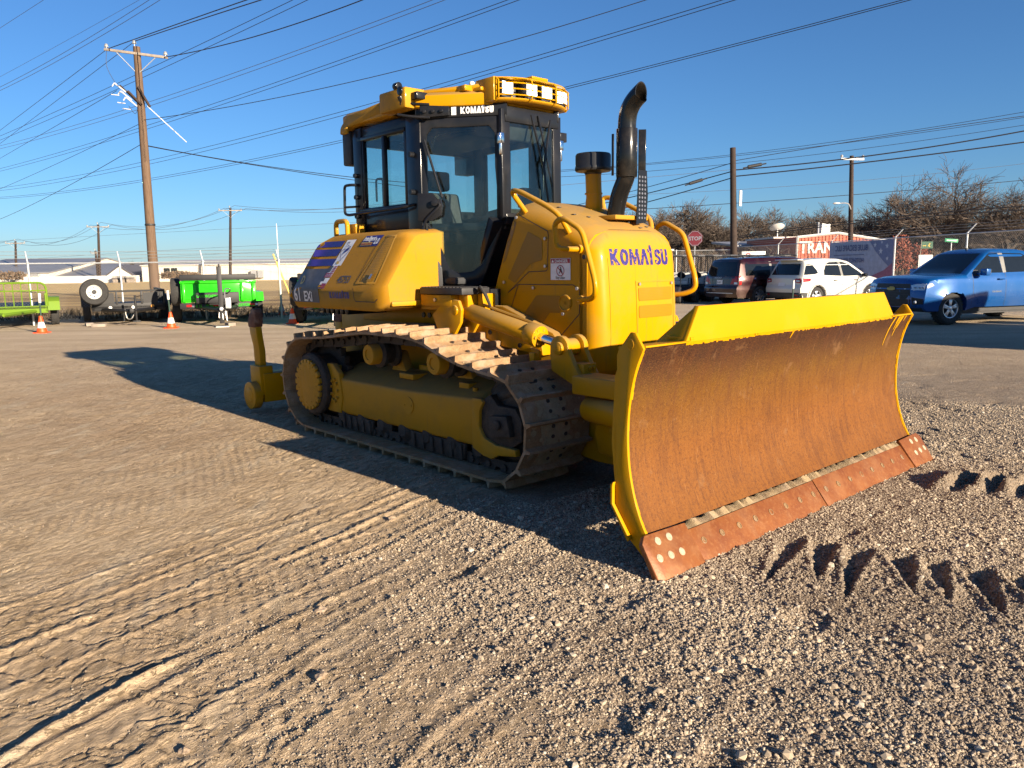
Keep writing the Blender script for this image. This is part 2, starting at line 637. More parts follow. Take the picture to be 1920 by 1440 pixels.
M['rust_gloss_blade'] = rust_gloss_blade()
M['rust_edge'] = rust_plain('rusty_cutting_edge', (0.23, 0.075, 0.016), (0.17, 0.050, 0.012), (0.30, 0.13, 0.04), 9, .25, .5, .2, .25, (0.34, .18, .08), False)
M['rust_shoe'] = rust_plain('dusty_rusty_track_shoe', (0.25, 0.145, 0.066), (0.34, 0.215, 0.11), (0.10, 0.055, 0.028), 16, .6, .8, .05, .6, (0.36, 0.27, 0.19))
M['track_dark'] = rust_plain('greasy_dark_track_link', (0.025, 0.020, 0.017), (0.05, 0.036, 0.026), (0.09, 0.06, 0.04), 20, .6, .7, .2, .3, (0.09, .075, .06))
M['bolt_pale'] = rust_plain('dusty_bolt_head', (0.45, 0.38, 0.27), (0.32, 0.24, 0.16), (0.2, .1, .05), 60, .3)
M['bolt_brown'] = rust_plain('rusty_bolt_head', (0.16, 0.09, 0.04), (0.26, 0.16, 0.07), (0.08, .05, .03), 60, .3)
M['dry_mud'] = rust_plain('dry_mud', (0.36, 0.27, 0.15), (0.27, 0.19, 0.10), (0.42, .33, .20), 25, .8, .95, 0, .4)


def pole_wood():
    mt, nt, bs = nmat('weathered_pole_wood')
    g = noise(nt, coords(nt, (9, 9, .6)), 4, 6, .6)
    c = mix_color(nt, ramp(nt, g, .35, .65), (0.085, 0.050, 0.029), (0.15, 0.095, 0.058))
    s = noise(nt, coords(nt, (30, 30, .8)), 4, 3, .6)
    c = mix_color(nt, ramp(nt, s, .6, .72, 0, .7), c, (0.09, 0.05, 0.03))
    nt.links.new(c, bs.inputs['Base Color']); bs.inputs['Roughness'].default_value = .85
    bump(nt, bs, s, .4, .01)
    return mt


M['wood_pole'] = pole_wood()
M['wood_dark'] = plain('dark_creosoted_wood', (0.034, 0.020, 0.014), 0.85, 0, .35, 5)
M['wire'] = plain('black_wire', (0.02, 0.02, 0.024), 0.6)
M['wire_grey'] = plain('weathered_aluminium_wire', (0.10, 0.11, 0.14), 0.5)
M['fence_wire'] = plain('fence_wire_zinc', (0.30, 0.30, 0.29), 0.5, 0.4, .1)
M['bark'] = plain('oak_bark', (0.060, 0.046, 0.037), 0.95, 0, .3, 3)
M['twig'] = plain('bare_twigs', (0.095, 0.072, 0.056), 0.95, 0, .3, .7)
M['brush'] = plain('dry_brush', (0.095, 0.066, 0.045), 0.95, 0, .35, .7)

# ------------------------------------------------------------ ground
def _hash(ix, iy, seed):
    h = (ix.astype(np.int64) * 374761393 + iy.astype(np.int64) * 668265263 + seed * 144269504) & 0xFFFFFFFF
    h = ((h ^ (h >> 13)) * 1274126177) & 0xFFFFFFFF
    h = (h ^ (h >> 16)) & 0xFFFFFFFF
    return h / 4294967295.0


def vnoise(x, y, seed=0):
    ix, iy = np.floor(x), np.floor(y)
    fx, fy = x - ix, y - iy
    fx = fx * fx * (3 - 2 * fx); fy = fy * fy * (3 - 2 * fy)
    a, b_ = _hash(ix, iy, seed), _hash(ix + 1, iy, seed)
    c, d = _hash(ix, iy + 1, seed), _hash(ix + 1, iy + 1, seed)
    return (a * (1 - fx) + b_ * fx) * (1 - fy) + (c * (1 - fx) + d * fx) * fy


def fbm(x, y, seed=0, oct=4, gain=.5):
    s, a, t = 0, 1, 0
    for i in range(oct):
        s = s + a * vnoise(x * 2 ** i, y * 2 ** i, seed + i * 17)
        t += a; a *= gain
    return s / t


def sstep(a, b_, x):
    t = np.clip((x - a) / (b_ - a), 0, 1)
    return t * t * (3 - 2 * t)


def gravel_mask(x, y):
    """1 where loose gravel covers the ground, 0 on packed earth"""
    n = fbm(x * .9 + 3, y * .9, 5, 4)
    side = sstep(-1.6, .9, x + (3.6 - y) * .10 + (n - .5) * 2.2)
    far = 1 - sstep(7, 12, y) * .45
    return np.clip(side, 0, 1) * far


DOZ_O = np.array([-1.024, 7.968]); DOZ_U = np.array([cos(radians(-48)), sin(radians(-48))]); DOZ_N = np.array([-.7431, -.6691])


def terrain(x, y):
    near = 1 - sstep(11, 20, np.hypot(x, y))
    h = (fbm(x * .55, y * .55, 1, 3) - .5) * .035
    h += (fbm(x * 2.2, y * 2.2, 2, 3) - .5) * .016 * near
    g = gravel_mask(x, y)
    # wheel ruts sweeping up from the lower left: curved family of lines
    # t runs along the ruts, s across them
    ux, uy = .46, .888
    t = (x + 1.62) * ux + (y - 2.24) * uy
    s = (x + 1.62) * uy - (y - 2.24) * ux
    s = s - .030 * t * t * .55 + .02 * np.sin(t * 2.1) + (fbm(t * .8, s * .6 + 9, 30, 3) - .5) * .10
    rut = 0
    rr_ = random.Random(12)
    zone = sstep(-.0, .35, t + 1.5) * (1 - sstep(4.0, 6.5, t))
    lines = [(-1.30, .010), (-1.12, .013), (-.93, .010), (-.80, .014), (-.66, .022), (-.57, .012), (-.44, .026), (-.36, .014), (-.20, .012), (-.08, .020), (.02, .036), (.12, .018), (.26, .010), (.40, .012), (.52, .028), (.60, .016), (.80, .010), (1.05, .008), (1.22, .016), (1.34, .009), (1.75, .008), (1.95, .010)]
    for s0, amp in lines:
        s0 = s0 + rr_.uniform(-.02, .02)
        wob = (fbm(t * 1.6 + s0 * 9, s0 * 5 + t * 0, 41, 3) - .5) * .09
        d = s - s0 - wob
        a = amp * sstep(.30, .60, fbm(t * .9 + s0 * 31, s0 * 7 + t * 0, 50, 2)) * 1.15
        # sharp on the side away from the sun
        prof = np.where(d < 0, np.exp(-(d / .034) ** 2), np.exp(-(d / .011) ** 2))
        rut = rut + a * prof
    h += rut * .62 * zone * near * (1 - .45 * g)
    # small overlapping ledges like dried mud ripples on the left
    rp = fbm(s * 7.0 + (fbm(x * 3, y * 3, 61, 3) - .5) * 5, t * 2.0, 60, 3)
    saw = (rp * 7.0) % 1.0
    left = (1 - g) * sstep(.2, .6, fbm(x * .7 + 5, y * .7, 63, 2)) * near
    h += left * (saw ** 3) * -.010
    # tyre lug prints in bands
    lug = np.clip(np.sin((t + s * .8) * 2 * pi / .085), -.3, .5) * .004
    band = sstep(.55, .62, fbm(s * 1.4 + 2, t * .25, 71, 2))
    h += lug * band * (1 - g * .8) * near
    # gravel relief and grit
    hi = fbm(x * 42, y * 42, 80, 2)
    h += (hi - .5) * (.004 + .007 * g) * (1 - sstep(7, 13, y))
    h += (fbm(x * 14, y * 14, 90, 3) - .5) * (.004 + .009 * g) * near
    # scraped hollows between the stones
    hol = sstep(.60, .72, fbm(x * 3.2, y * 3.2 + 7, 95, 4))
    h -= hol * g * .018 * near
    # grouser slots left by the tracks in front of the blade
    slot = 0
    rs2 = random.Random(77)
    for k in range(12):
        c = np.array([1.52, 4.10]) + np.array([.152, -.092]) * k
        c = c + np.array([rs2.uniform(-.02, .02), rs2.uniform(-.02, .02)])
        w = (np.array([-.30, -.54]) + np.array([.045 * k * .5 + rs2.uniform(-.05, .05), 0])) * rs2.uniform(.8, 1.15)
        L = np.hypot(*w); wn_ = w / L
        dx, dy = x - c[0], y - c[1]
        a_ = dx * wn_[0] + dy * wn_[1]
        c_ = dx * wn_[1] - dy * wn_[0]
        a_ = a_ / (L * .95)
        wd = np.clip(.062 * (1 - a_ * .85), .008, .08)
        ins = sstep(-.12, .10, a_) * (1 - sstep(.75, 1.05, a_))
        cc = c_ + (fbm(x * 16, y * 16, 97, 2) - .5) * .016
        slot = slot - (rs2.uniform(.035, .058) + (fbm(x * 22, y * 22, 101, 2) - .5) * .03) * ins * np.exp(-(np.abs(cc) / wd) ** 3) + .022 * sstep(-.25, -.08, a_) * (1 - sstep(-.05, .12, a_)) * np.exp(-(cc / .075) ** 2)
        slot = slot + .012 * ins * np.exp(-((np.abs(cc) - wd * 1.35) / .02) ** 2)
    h = h + slot
    # churned clods beyond the far end of the blade
    for k in range(16):
        c = np.array([3.05, 5.20]) + np.array([.175, -.07]) * k
        w = np.array([.42, .30]); L = .52; wn_ = w / L
        dx, dy = x - c[0], y - c[1]
        a_ = dx * wn_[0] + dy * wn_[1]; c_ = dx * wn_[1] - dy * wn_[0]
        jj = (fbm(x * 9, y * 9, 98, 3) - .5)
        h = h + (.085 + jj * .08) * np.exp(-((a_ + jj * .2) / .26) ** 4) * np.exp(-((c_ + jj * .08) / .035) ** 2) - .025 * np.exp(-(a_ / .26) ** 4) * np.exp(-((c_ - .075) / .04) ** 2)
    # keep things level where the machine stands
    rx, ry = x - DOZ_O[0], y - DOZ_O[1]
    uu = rx * DOZ_U[0] + ry * DOZ_U[1]; nn_ = rx * DOZ_N[0] + ry * DOZ_N[1]
    foot = sstep(-.7, -.2, uu) * (1 - sstep(3.0, 3.4, uu)) * (1 - sstep(1.30, 1.45, np.abs(nn_)))
    h = h * (1 - foot) + foot * (.004 + (fbm(x * 14, y * 14, 91, 2) - .5) * .012)
    edge = np.exp(-((uu - 4.46) / .12) ** 2) * (1 - sstep(1.7, 1.85, np.abs(nn_)))
    h = h * (1 - edge) + edge * (.004 + (fbm(x * 18, y * 18, 92, 2) - .5) * .016)
    # the field and yard beyond the fences roll gently
    h = h + sstep(26, 60, y) * (fbm(x * .05, y * .05, 99, 2) - .5) * .25
    return h


def axis_lines(lo, hi, step, outer, growth):
    a = list(np.arange(lo, hi, step))
    v, s_ = lo, step
    left = []
    while v > -outer: s_ *= growth; v -= s_; left.append(v)
    v, s_ = hi, step
    right = []
    while v < outer: right.append(v); s_ *= growth; v += s_
    return np.array(left[::-1] + a + right)


GX = axis_lines(-3.9, 4.3, .0105, 900, 1.055)
ys = [1.2]
while ys[-1] < 14: ys.append(ys[-1] + max(.0085, .0034 * ys[-1]))
s_ = .05
while ys[-1] < 1100: s_ *= 1.07; ys.append(ys[-1] + s_)
back = []; v = 1.2; s_ = .02
while v > -60: s_ *= 1.3; v -= s_; back.append(v)
GY = np.array(back[::-1] + ys)
XX, YY = np.meshgrid(GX, GY)
ZZ = terrain(XX, YY)
nx, ny_ = len(GX), len(GY)
co = np.stack([XX, YY, ZZ], -1).reshape(-1, 3).astype(np.float32)
idx = np.arange(nx * ny_).reshape(ny_, nx)
quads = np.stack([idx[:-1, :-1], idx[:-1, 1:], idx[1:, 1:], idx[1:, :-1]], -1).reshape(-1, 4).astype(np.int32)
gme = bpy.data.meshes.new('ground')
gme.vertices.add(len(co)); gme.vertices.foreach_set('co', co.ravel())
gme.loops.add(quads.size); gme.loops.foreach_set('vertex_index', quads.ravel())
gme.polygons.add(len(quads)); gme.polygons.foreach_set('loop_start', np.arange(0, quads.size, 4, dtype=np.int32))
gme.polygons.foreach_set('loop_total', np.full(len(quads), 4, np.int32))
gme.update()
gme.polygons.foreach_set('use_smooth', np.ones(len(quads), bool))
at_ = gme.attributes.new('gravel', 'FLOAT', 'POINT')
at_.data.foreach_set('value', gravel_mask(XX, YY).ravel().astype(np.float32))
ground = bpy.data.objects.new('ground', gme)
COL.objects.link(ground)
setp(ground, kind='structure')


def gz(x, y):
    return float(terrain(np.array([float(x)]), np.array([float(y)]))[0])


def ground_material():
    mt, nt, bs = nmat('yard_ground')
    L = nt.links
    w = coords(nt, world=True)
    at = nt.nodes.new('ShaderNodeAttribute'); at.attribute_name = 'gravel'
    g = at.outputs['Fac']
    geo = nt.nodes.new('ShaderNodeNewGeometry')
    sep = nt.nodes.new('ShaderNodeSeparateXYZ'); L.new(geo.outputs['Position'], sep.inputs[0])
    X, Y = sep.outputs[0], sep.outputs[1]
    big = noise(nt, w, .35, 5, .6)
    mid = noise(nt, w, 2.6, 6, .62)
    fine = noise(nt, w, 60, 5, .7)
    grit0 = noise(nt, w, 230, 3, .65)
    # packed tan earth
    earth = mix_color(nt, ramp(nt, mid, .35, .65), (0.56, 0.415, 0.255), (0.68, 0.525, 0.345))
    earth = mix_color(nt, ramp(nt, big, .4, .65, 0, .7), earth, (0.42, 0.29, 0.175))
    stretch = noise(nt, coords(nt, (3.2, .8, 1), True, (0, 0, .48)), 1.6, 5, .6)
    earth = mix_color(nt, ramp(nt, stretch, .55, .68, 0, .6), earth, (0.60, 0.50, 0.36))
    # gravel: a scatter of grey, buff and whitish stones over brown dirt
    vd = voro(nt, w, 75, 'F1', 'Color')
    vs = nt.nodes.new('ShaderNodeSeparateColor'); L.new(vd, vs.inputs[0])
    vdis = voro(nt, w, 75)
    stone = mix_color(nt, vs.outputs[0], (0.26, 0.205, 0.155), (0.52, 0.43, 0.32))
    stone = mix_color(nt, ramp(nt, vs.outputs[1], .8, .95), stone, (0.58, 0.52, 0.42))
    stone = mix_color(nt, ramp(nt, vs.outputs[2], .75, .95), stone, (0.15, 0.12, 0.095))
    dirt = mix_color(nt, ramp(nt, mid, .3, .7), (0.25, 0.185, 0.125), (0.40, 0.31, 0.22))
    grav = mix_color(nt, ramp(nt, vdis, .45, .75), stone, dirt)
    col = mix_color(nt, ramp(nt, math_n(nt, 'ADD', g, math_n(nt, 'MULTIPLY', math_n(nt, 'SUBTRACT', fine, .5), .5)), .25, .75), earth, grav)
    pz = noise(nt, w, .9, 5, .6, .5)
    col = mix_color(nt, math_n(nt, 'MULTIPLY', ramp(nt, pz, .40, .62, .05, .55), g), col, (0.16, .12, .085))
    col = mix_color(nt, ramp(nt, grit0, .35, .68, .20, 0), col, (0.22, 0.15, 0.09))
    col = mix_color(nt, ramp(nt, grit0, .60, .75, 0, .35), col, (0.74, 0.62, 0.46))
    # dark asphalt crumbs
    dk = noise(nt, w, 3.4, 6, .7, .6)
    col = mix_color(nt, ramp(nt, dk, .70, .74, 0, .6), col, (0.10, 0.085, 0.07))
    col = mix_color(nt, ramp(nt, fine, .35, .7, .28, 0), col, (0.16, 0.115, 0.075))
    # yard farther off is smoother and paler; field beyond the left fence is dry grass
    farn = noise(nt, coords(nt, (.25, 1.4, 1), True), .9, 6, .65)
    far = mix_color(nt, ramp(nt, farn, .35, .65), (0.38, 0.295, 0.20), (0.54, 0.435, 0.31))
    col = mix_color(nt, ramp(nt, Y, 10, 22), col, far)
    grass_n = noise(nt, coords(nt, (.06, .5, 1), True), 1.0, 6, .7)
    grass = mix_color(nt, ramp(nt, grass_n, .4, .6), (0.24, 0.165, 0.085), (0.50, 0.35, 0.16))
    gold = mix_color(nt, ramp(nt, math_n(nt, 'ADD', Y, math_n(nt, 'MULTIPLY', grass_n, 14)), 60, 66), grass, (0.62, 0.44, 0.20))
    gold = mix_color(nt, ramp(nt, math_n(nt, 'ADD', Y, math_n(nt, 'MULTIPLY', grass_n, 8)), 31, 33, 1, 0), gold, (0.44, 0.31, 0.15))
    fld = ramp(nt, math_n(nt, 'ADD', Y, math_n(nt, 'MULTIPLY', farn, 3)), 26, 28)
    lft = ramp(nt, math_n(nt, 'SUBTRACT', X, math_n(nt, 'MULTIPLY', Y, .02)), 1, 4, 1, 0)
    col = mix_color(nt, math_n(nt, 'MULTIPLY', fld, lft), col, gold)
    L.new(col, bs.inputs['Base Color'])
    bs.inputs['Roughness'].default_value = .95
    bs.inputs['Specular IOR Level'].default_value = .15
    grit = noise(nt, w, 190, 4, .7)
    hgt = math_n(nt, 'ADD', math_n(nt, 'MULTIPLY', math_n(nt, 'MULTIPLY', math_n(nt, 'SUBTRACT', .6, vdis), g), 1.3), math_n(nt, 'ADD', math_n(nt, 'MULTIPLY', fine, .5), math_n(nt, 'MULTIPLY', grit, .45)))
    hgt = math_n(nt, 'ADD', hgt, math_n(nt, 'MULTIPLY', noise(nt, w, 14, 6, .72), .8))
    m1 = nt.nodes.new('ShaderNodeMapping'); m1.inputs['Rotation'].default_value = (0, 0, radians(-58)); L.new(geo.outputs['Position'], m1.inputs[0])
    m2 = nt.nodes.new('ShaderNodeMapping'); m2.inputs['Scale'].default_value = (1.0, 5.0, 1); L.new(m1.outputs[0], m2.inputs[0])
    stk = noise(nt, m2.outputs[0], 3.4, 8, .72, .5)
    crk = ramp(nt, math_n(nt, 'ABSOLUTE', math_n(nt, 'SUBTRACT', stk, .5)), 0, .022, -1.0, 0)
    stk2 = noise(nt, m2.outputs[0], 11, 6, .7, .3)
    inv = math_n(nt, 'SUBTRACT', 1.15, g)
    hgt = math_n(nt, 'ADD', hgt, math_n(nt, 'MULTIPLY', math_n(nt, 'ADD', math_n(nt, 'MULTIPLY', stk2, 1.8), crk), inv))
    fade = ramp(nt, Y, 6, 26, 1.0, .5)
    bb = nt.nodes.new('ShaderNodeBump'); bb.inputs['Distance'].default_value = .011
    L.new(fade, bb.inputs['Strength']); L.new(hgt, bb.inputs['Height']); L.new(bb.outputs[0], bs.inputs['Normal'])
    return mt


gme.materials.append(ground_material())

# ---- loose gravel: real stones scattered over the near ground
def stone_mesh(seed, name):
    rs = random.Random(seed)
    bm = bmesh.new()
    bmesh.ops.create_icosphere(bm, subdivisions=1, radius=1.0)
    s3 = (rs.uniform(.8, 1.25), rs.uniform(.7, 1.1), rs.uniform(.5, .8))
    for v in bm.verts:
        k = rs.uniform(.72, 1.15)
        v.co = Vector((v.co.x * s3[0] * k, v.co.y * s3[1] * k, v.co.z * s3[2] * k))
    me = bpy.data.meshes.new(name); bm.to_mesh(me); bm.free()
    return me


def stone_mat():
    mt, nt, bs = nmat('gravel_stone')
    oi = nt.nodes.new('ShaderNodeObjectInfo')
    w = coords(nt, world=True)
    r = oi.outputs['Random']
    c = mix_color(nt, r, (0.30, 0.235, 0.16), (0.58, 0.47, 0.335))
    r2 = math_n(nt, 'FRACT', math_n(nt, 'MULTIPLY', r, 17.3))
    c = mix_color(nt, ramp(nt, r2, .90, .98), c, (0.66, 0.59, 0.47))
    r3 = math_n(nt, 'FRACT', math_n(nt, 'MULTIPLY', r, 41.7))
    c = mix_color(nt, ramp(nt, r3, .80, .92), c, (0.14, 0.11, 0.085))
    n = noise(nt, w, 90, 4, .6)
    c = mix_color(nt, ramp(nt, n, .4, .7, 0, .35), c, (0.2, .15, .10))
    pz = noise(nt, w, .9, 5, .6, .5)
    c = mix_color(nt, ramp(nt, pz, .40, .62, .05, .55), c, (0.17, .13, .095))
    nt.links.new(c, bs.inputs['Base Color']); bs.inputs['Roughness'].default_value = .9
    return mt


stone_m = stone_mat()
stone_col = bpy.data.collections.new('stone_shapes')
for k in range(4):
    me = stone_mesh(k + 3, 'stone_shape'); me.materials.append(stone_m)
    o = bpy.data.objects.new('stone_shape', me); stone_col.objects.link(o)

rs_ = np.random.RandomState(5)
NP = 620000
rad = 1.75 * np.exp(rs_.rand(NP) ** .85 * np.log(9.5 / 1.75))
th_ = radians(90) + (rs_.rand(NP) - .5) * radians(84)
px_, py_ = rad * np.cos(th_), rad * np.sin(th_)
g_ = gravel_mask(px_, py_)
clump = fbm(px_ * 2.4, py_ * 2.4, 120, 4)
keep = rs_.rand(NP) < (g_ ** 1.2 * (.30 + .9 * sstep(.35, .6, clump)) + .05 + .12 * sstep(.54, .68, clump))
rx, ry = px_ - DOZ_O[0], py_ - DOZ_O[1]
uu = rx * DOZ_U[0] + ry * DOZ_U[1]; nn_ = rx * DOZ_N[0] + ry * DOZ_N[1]
under = (uu > -.5) & (uu < 3.15) & (np.abs(nn_) < 1.28)
keep &= ~under
px_, py_, g_, rad = px_[keep], py_[keep], g_[keep], rad[keep]
size = np.exp(rs_.randn(len(px_)) * .42) * .0034 * (1 + .10 * (rad - 1.75))
size = size * (.48 + .52 * np.clip(g_ * 1.4, 0, 1))
size = np.clip(size, .0014, .014)
big_ = rs_.rand(len(px_)) < .0035 * sstep(.3, .8, g_)
size[big_] = rs_.uniform(.010, .022, big_.sum())
pz_ = terrain(px_, py_) + size * .12
pm_ = bpy.data.meshes.new('gravel')
pm_.vertices.add(len(px_))
pm_.vertices.foreach_set('co', np.stack([px_, py_, pz_], -1).astype(np.float32).ravel())
a_ = pm_.attributes.new('size', 'FLOAT', 'POINT'); a_.data.foreach_set('value', size.astype(np.float32))
a_ = pm_.attributes.new('turn', 'FLOAT_VECTOR', 'POINT')
a_.data.foreach_set('vector', (rs_.rand(len(px_), 3) * np.array([.7, .7, 6.28])).astype(np.float32).ravel())
a_ = pm_.attributes.new('which', 'INT', 'POINT'); a_.data.foreach_set('value', rs_.randint(0, 4, len(px_)).astype(np.int32))
gravel = bpy.data.objects.new('gravel', pm_)
COL.objects.link(gravel)
setp(gravel, 'loose pale and brown gravel scattered over the yard in front of the bulldozer', 'gravel', None, 'stuff')
ng = bpy.data.node_groups.new('scatter_gravel', 'GeometryNodeTree')
ng.interface.new_socket('Geometry', in_out='INPUT', socket_type='NodeSocketGeometry')
ng.interface.new_socket('Geometry', in_out='OUTPUT', socket_type='NodeSocketGeometry')
gi, go = ng.nodes.new('NodeGroupInput'), ng.nodes.new('NodeGroupOutput')
ci = ng.nodes.new('GeometryNodeCollectionInfo'); ci.inputs['Collection'].default_value = stone_col
ci.inputs['Separate Children'].default_value = True; ci.inputs['Reset Children'].default_value = True
ip = ng.nodes.new('GeometryNodeInstanceOnPoints'); ip.inputs['Pick Instance'].default_value = True
def _attr(nm, ty):
    n = ng.nodes.new('GeometryNodeInputNamedAttribute'); n.data_type = ty; n.inputs['Name'].default_value = nm
    return n.outputs['Attribute']
ng.links.new(gi.outputs[0], ip.inputs['Points']); ng.links.new(ci.outputs[0], ip.inputs['Instance'])
ng.links.new(_attr('which', 'INT'), ip.inputs['Instance Index'])
ng.links.new(_attr('size', 'FLOAT'), ip.inputs['Scale'])
e2r = ng.nodes.new('FunctionNodeEulerToRotation')
ng.links.new(_attr('turn', 'FLOAT_VECTOR'), e2r.inputs[0]); ng.links.new(e2r.outputs[0], ip.inputs['Rotation'])
ng.links.new(ip.outputs[0], go.inputs[0])
md_ = gravel.modifiers.new('scatter', 'NODES'); md_.node_group = ng

# ---- separate clods one can pick out
clods = [((1262, 1118), .028, 'small dark clod lying just below the near end bit of the blade'), ((618, 1050), .030, 'pale clod on the ridge of a rut left of centre'), ((600, 1145), .045, 'large brown clod beside a rut in the left foreground'),
         ((602, 1270), .040, 'brown clod beside the long rut in the lower left foreground'), ((735, 975), .040, 'clod of earth near the shadow edge of the bulldozer'), ((1690, 1175), .022, 'whitish stone in the right foreground gravel'),
         ((1715, 1215), .050, 'dark crumbling clod in the right foreground gravel'), ((1000, 1150), .020, 'pale pebble left of the blade corner in the gravel'), ((525, 1052), .022, 'small clod with a dark hollow on smooth earth'),
         ((1540, 1385), .026, 'brown stone near the bottom edge of the gravel'), ((345, 1405), .030, 'clod beside the gravel patch at the bottom left')]
cm = rust_plain('earth_clod', (0.36, 0.27, 0.19), (0.28, 0.20, 0.13), (0.44, .36, .27), 30, .8, .95, 0, .2)
for (px, py), r, lab in clods:
    r *= .62
    p = at_ground(px, py)
    bm = bmesh.new(); bmesh.ops.create_icosphere(bm, subdivisions=2, radius=r)
    for v in bm.verts:
        v.co *= rng.uniform(.62, 1.2); v.co.z *= .6
    me = bpy.data.meshes.new('clod'); bm.to_mesh(me); bm.free(); me.materials.append(cm)
    o = bpy.data.objects.new('clod', me); COL.objects.link(o)
    o.location = (p.x, p.y, gz(p.x, p.y) + r * .2); o.rotation_euler = (0, 0, rng.uniform(0, 6))
    setp(o, lab, 'clod', 'clods and stones on the yard')

# ------------------------------------------------------------ the bulldozer
DZ = empty('bulldozer', (-1.024, 7.968, 0), radians(-48),
           'big yellow tracked bulldozer with rusty wide front blade, enclosed cab and rear ripper', 'bulldozer')


def N(x, n, z):
    """n is measured towards the machine's right, the side in view"""
    return (x, -n, z)


def sidebox(mb, x0, x1, n0, n1, z0, z1, mi=0):
    mb.box(x0, x1, -max(n0, n1), -min(n0, n1), z0, z1, mi)


# main hull between the tracks
b = MB()
b.prism([(-.42, .38), (-.42, 1.14), (1.2, 1.20), (2.05, 1.20), (2.60, 1.02), (2.88, .72), (2.88, .34), (2.5, .30), (-.2, .30)], -.56, .56)
hull = b.build('main_frame', M['yellow_dusty'], DZ, .015)
b = MB()
for s in (1, -1):
    b.prism([(1.80, .93), (1.86, 1.12), (2.58, .99), (2.60, .86)], *sorted((-s * .565, -s * .66)))
    sidebox(b, .1, 1.72, s * .565, s * .62, 1.02, 1.16)
build_each(b, 'side_rail', M['yellow'], DZ, bevel=.008)
b = MB()
for k in range(5):
    b.cyl(N(1.10 + .085 * k, .62, 1.10), N(1.10 + .085 * k, .632, 1.10), .022, n=12)
for x, z in ((2.02, 1.0), (2.36, .92)):
    b.cyl(N(x, .66, z), N(x, .668, z), .018, n=12)
build_each(b, 'bolt_hole', M['black'], DZ)
# belly and mounting pieces beneath the step
b = MB()
sidebox(b, 1.42, 1.82, .60, .88, 1.20, 1.29)
sidebox(b, 1.84, 1.95, .60, .82, 1.17, 1.34)
sidebox(b, 1.97, 2.02, .60, .74, 1.17, 1.30)
build_each(b, 'step_bracket', M['yellow'], DZ, bevel=.008)
b = MB()
b.cyl(N(1.62, .88, 1.25), N(1.62, .892, 1.25), .014, n=8)
build_each(b, 'bracket_bolt', M['steel'], DZ)
b = MB()
for k in range(3):
    b.tube(smooth_path([N(1.98, .70 + .02 * k, 1.31), N(2.06, .74 + .02 * k, 1.31 + .02 * k), N(2.10, .72, 1.20), N(2.05, .64, 1.12)]), .011, 6)
build_each(b, 'hydraulic_hose', M['rubber'], DZ)

# ---- tracks
TP = [(.05, 0), (.7, 0), (1.4, 0), (2.1, 0), (2.67, 0)]
for a in range(-65, 80, 14):
    TP.append((2.67 + .425 * cos(radians(a)), .425 + .425 * sin(radians(a))))
TP += [(2.40, .885), (2.15, .945), (1.91, 1.015), (1.65, 1.045), (1.40, 1.045), (1.15, 1.045), (.95, 1.03), (.70, 1.0), (.40, .965)]
for a in range(95, 270, 15):
    TP.append((.05 + .47 * cos(radians(a)), .47 + .47 * sin(radians(a))))
tp = smooth_path([(x, 0, z) for x, z in TP], 10, True)
cum = [0.0]
for i in range(len(tp)):
    cum.append(cum[-1] + (tp[(i + 1) % len(tp)] - tp[i]).length)
TL = cum[-1]
NSH = int(round(TL / .19))
GH = .052


def on_track(s, inset=0.0):
    s = s % TL
    for i in range(len(tp)):
        if cum[i + 1] >= s:
            t = (s - cum[i]) / max(1e-9, cum[i + 1] - cum[i])
            a, c = tp[i], tp[(i + 1) % len(tp)]
            p = a.lerp(c, t); d = (c - a).normalized()
            nrm = Vector((d.z, 0, -d.x))
            return p - nrm * inset, d, nrm
    return tp[0], Vector((1, 0, 0)), Vector((0, 0, -1))


P_ = TL / NSH
shoe_meshes = []
for var in range(3):
    rs = random.Random(var + 5)
    b = MB()
    hw = .30
    # plate with a turned-up lip and one tall grouser
    b.prism([(-P_ * .50, -.004), (-P_ * .50, -.020), (P_ * .47, -.020), (P_ * .50, -.010), (P_ * .50, .006), (P_ * .44, .0), (-P_ * .44, 0)], -hw, hw)
    ns = 9
    rings = []
    for k in range(ns + 1):
        y = -hw + 2 * hw * k / ns
        hgt = GH - rs.random() * .007
        if k in (0, ns): hgt -= .006
        x0 = -P_ * .5 + .004
        j = rs.random() * .004
        rings.append([(x0, y, -.004), (x0 + .006, y, hgt - j), (x0 + .022, y, hgt - j * .5), (x0 + .034, y, -.002)])
    b.loft(rings)
    for s in (1, -1):
        for q in (-.035, .035):
            b.cyl((q + .03, s * .06, -.002), (q + .03, s * .06, .012), .014, n=6, mi=1)
        # chain link under the plate
        b.prism([(-P_ * .56, -.02), (-P_ * .56, -.085), (-P_ * .40, -.105), (P_ * .40, -.105), (P_ * .56, -.085), (P_ * .56, -.02), (P_ * .2, -.02), (P_ * .1, -.05), (-P_ * .1, -.05), (-P_ * .2, -.02)],
                *sorted((s * .075, s * .115)), mi=1)
    b.cyl((-P_ * .5, -.13, -.062), (-P_ * .5, .13, -.062), .026, n=8, mi=1)
    if var == 1:
        for q in range(60):
            x, y = rs.uniform(-.05, .085), rs.gauss(.03, .12)
            r = rs.uniform(.008, .034) * (1 - abs(y) * 2)
            if r > .004: b.ball((x, max(-.27, min(.27, y)), .0), r, 6, 2, (1.5, 1.7, .40))
    o = b.build('track_shoe', [M['rust_shoe'], M['track_dark'], M['dry_mud']], None, 0)
    shoe_meshes.append(o.data)
    bpy.data.objects.remove(o)

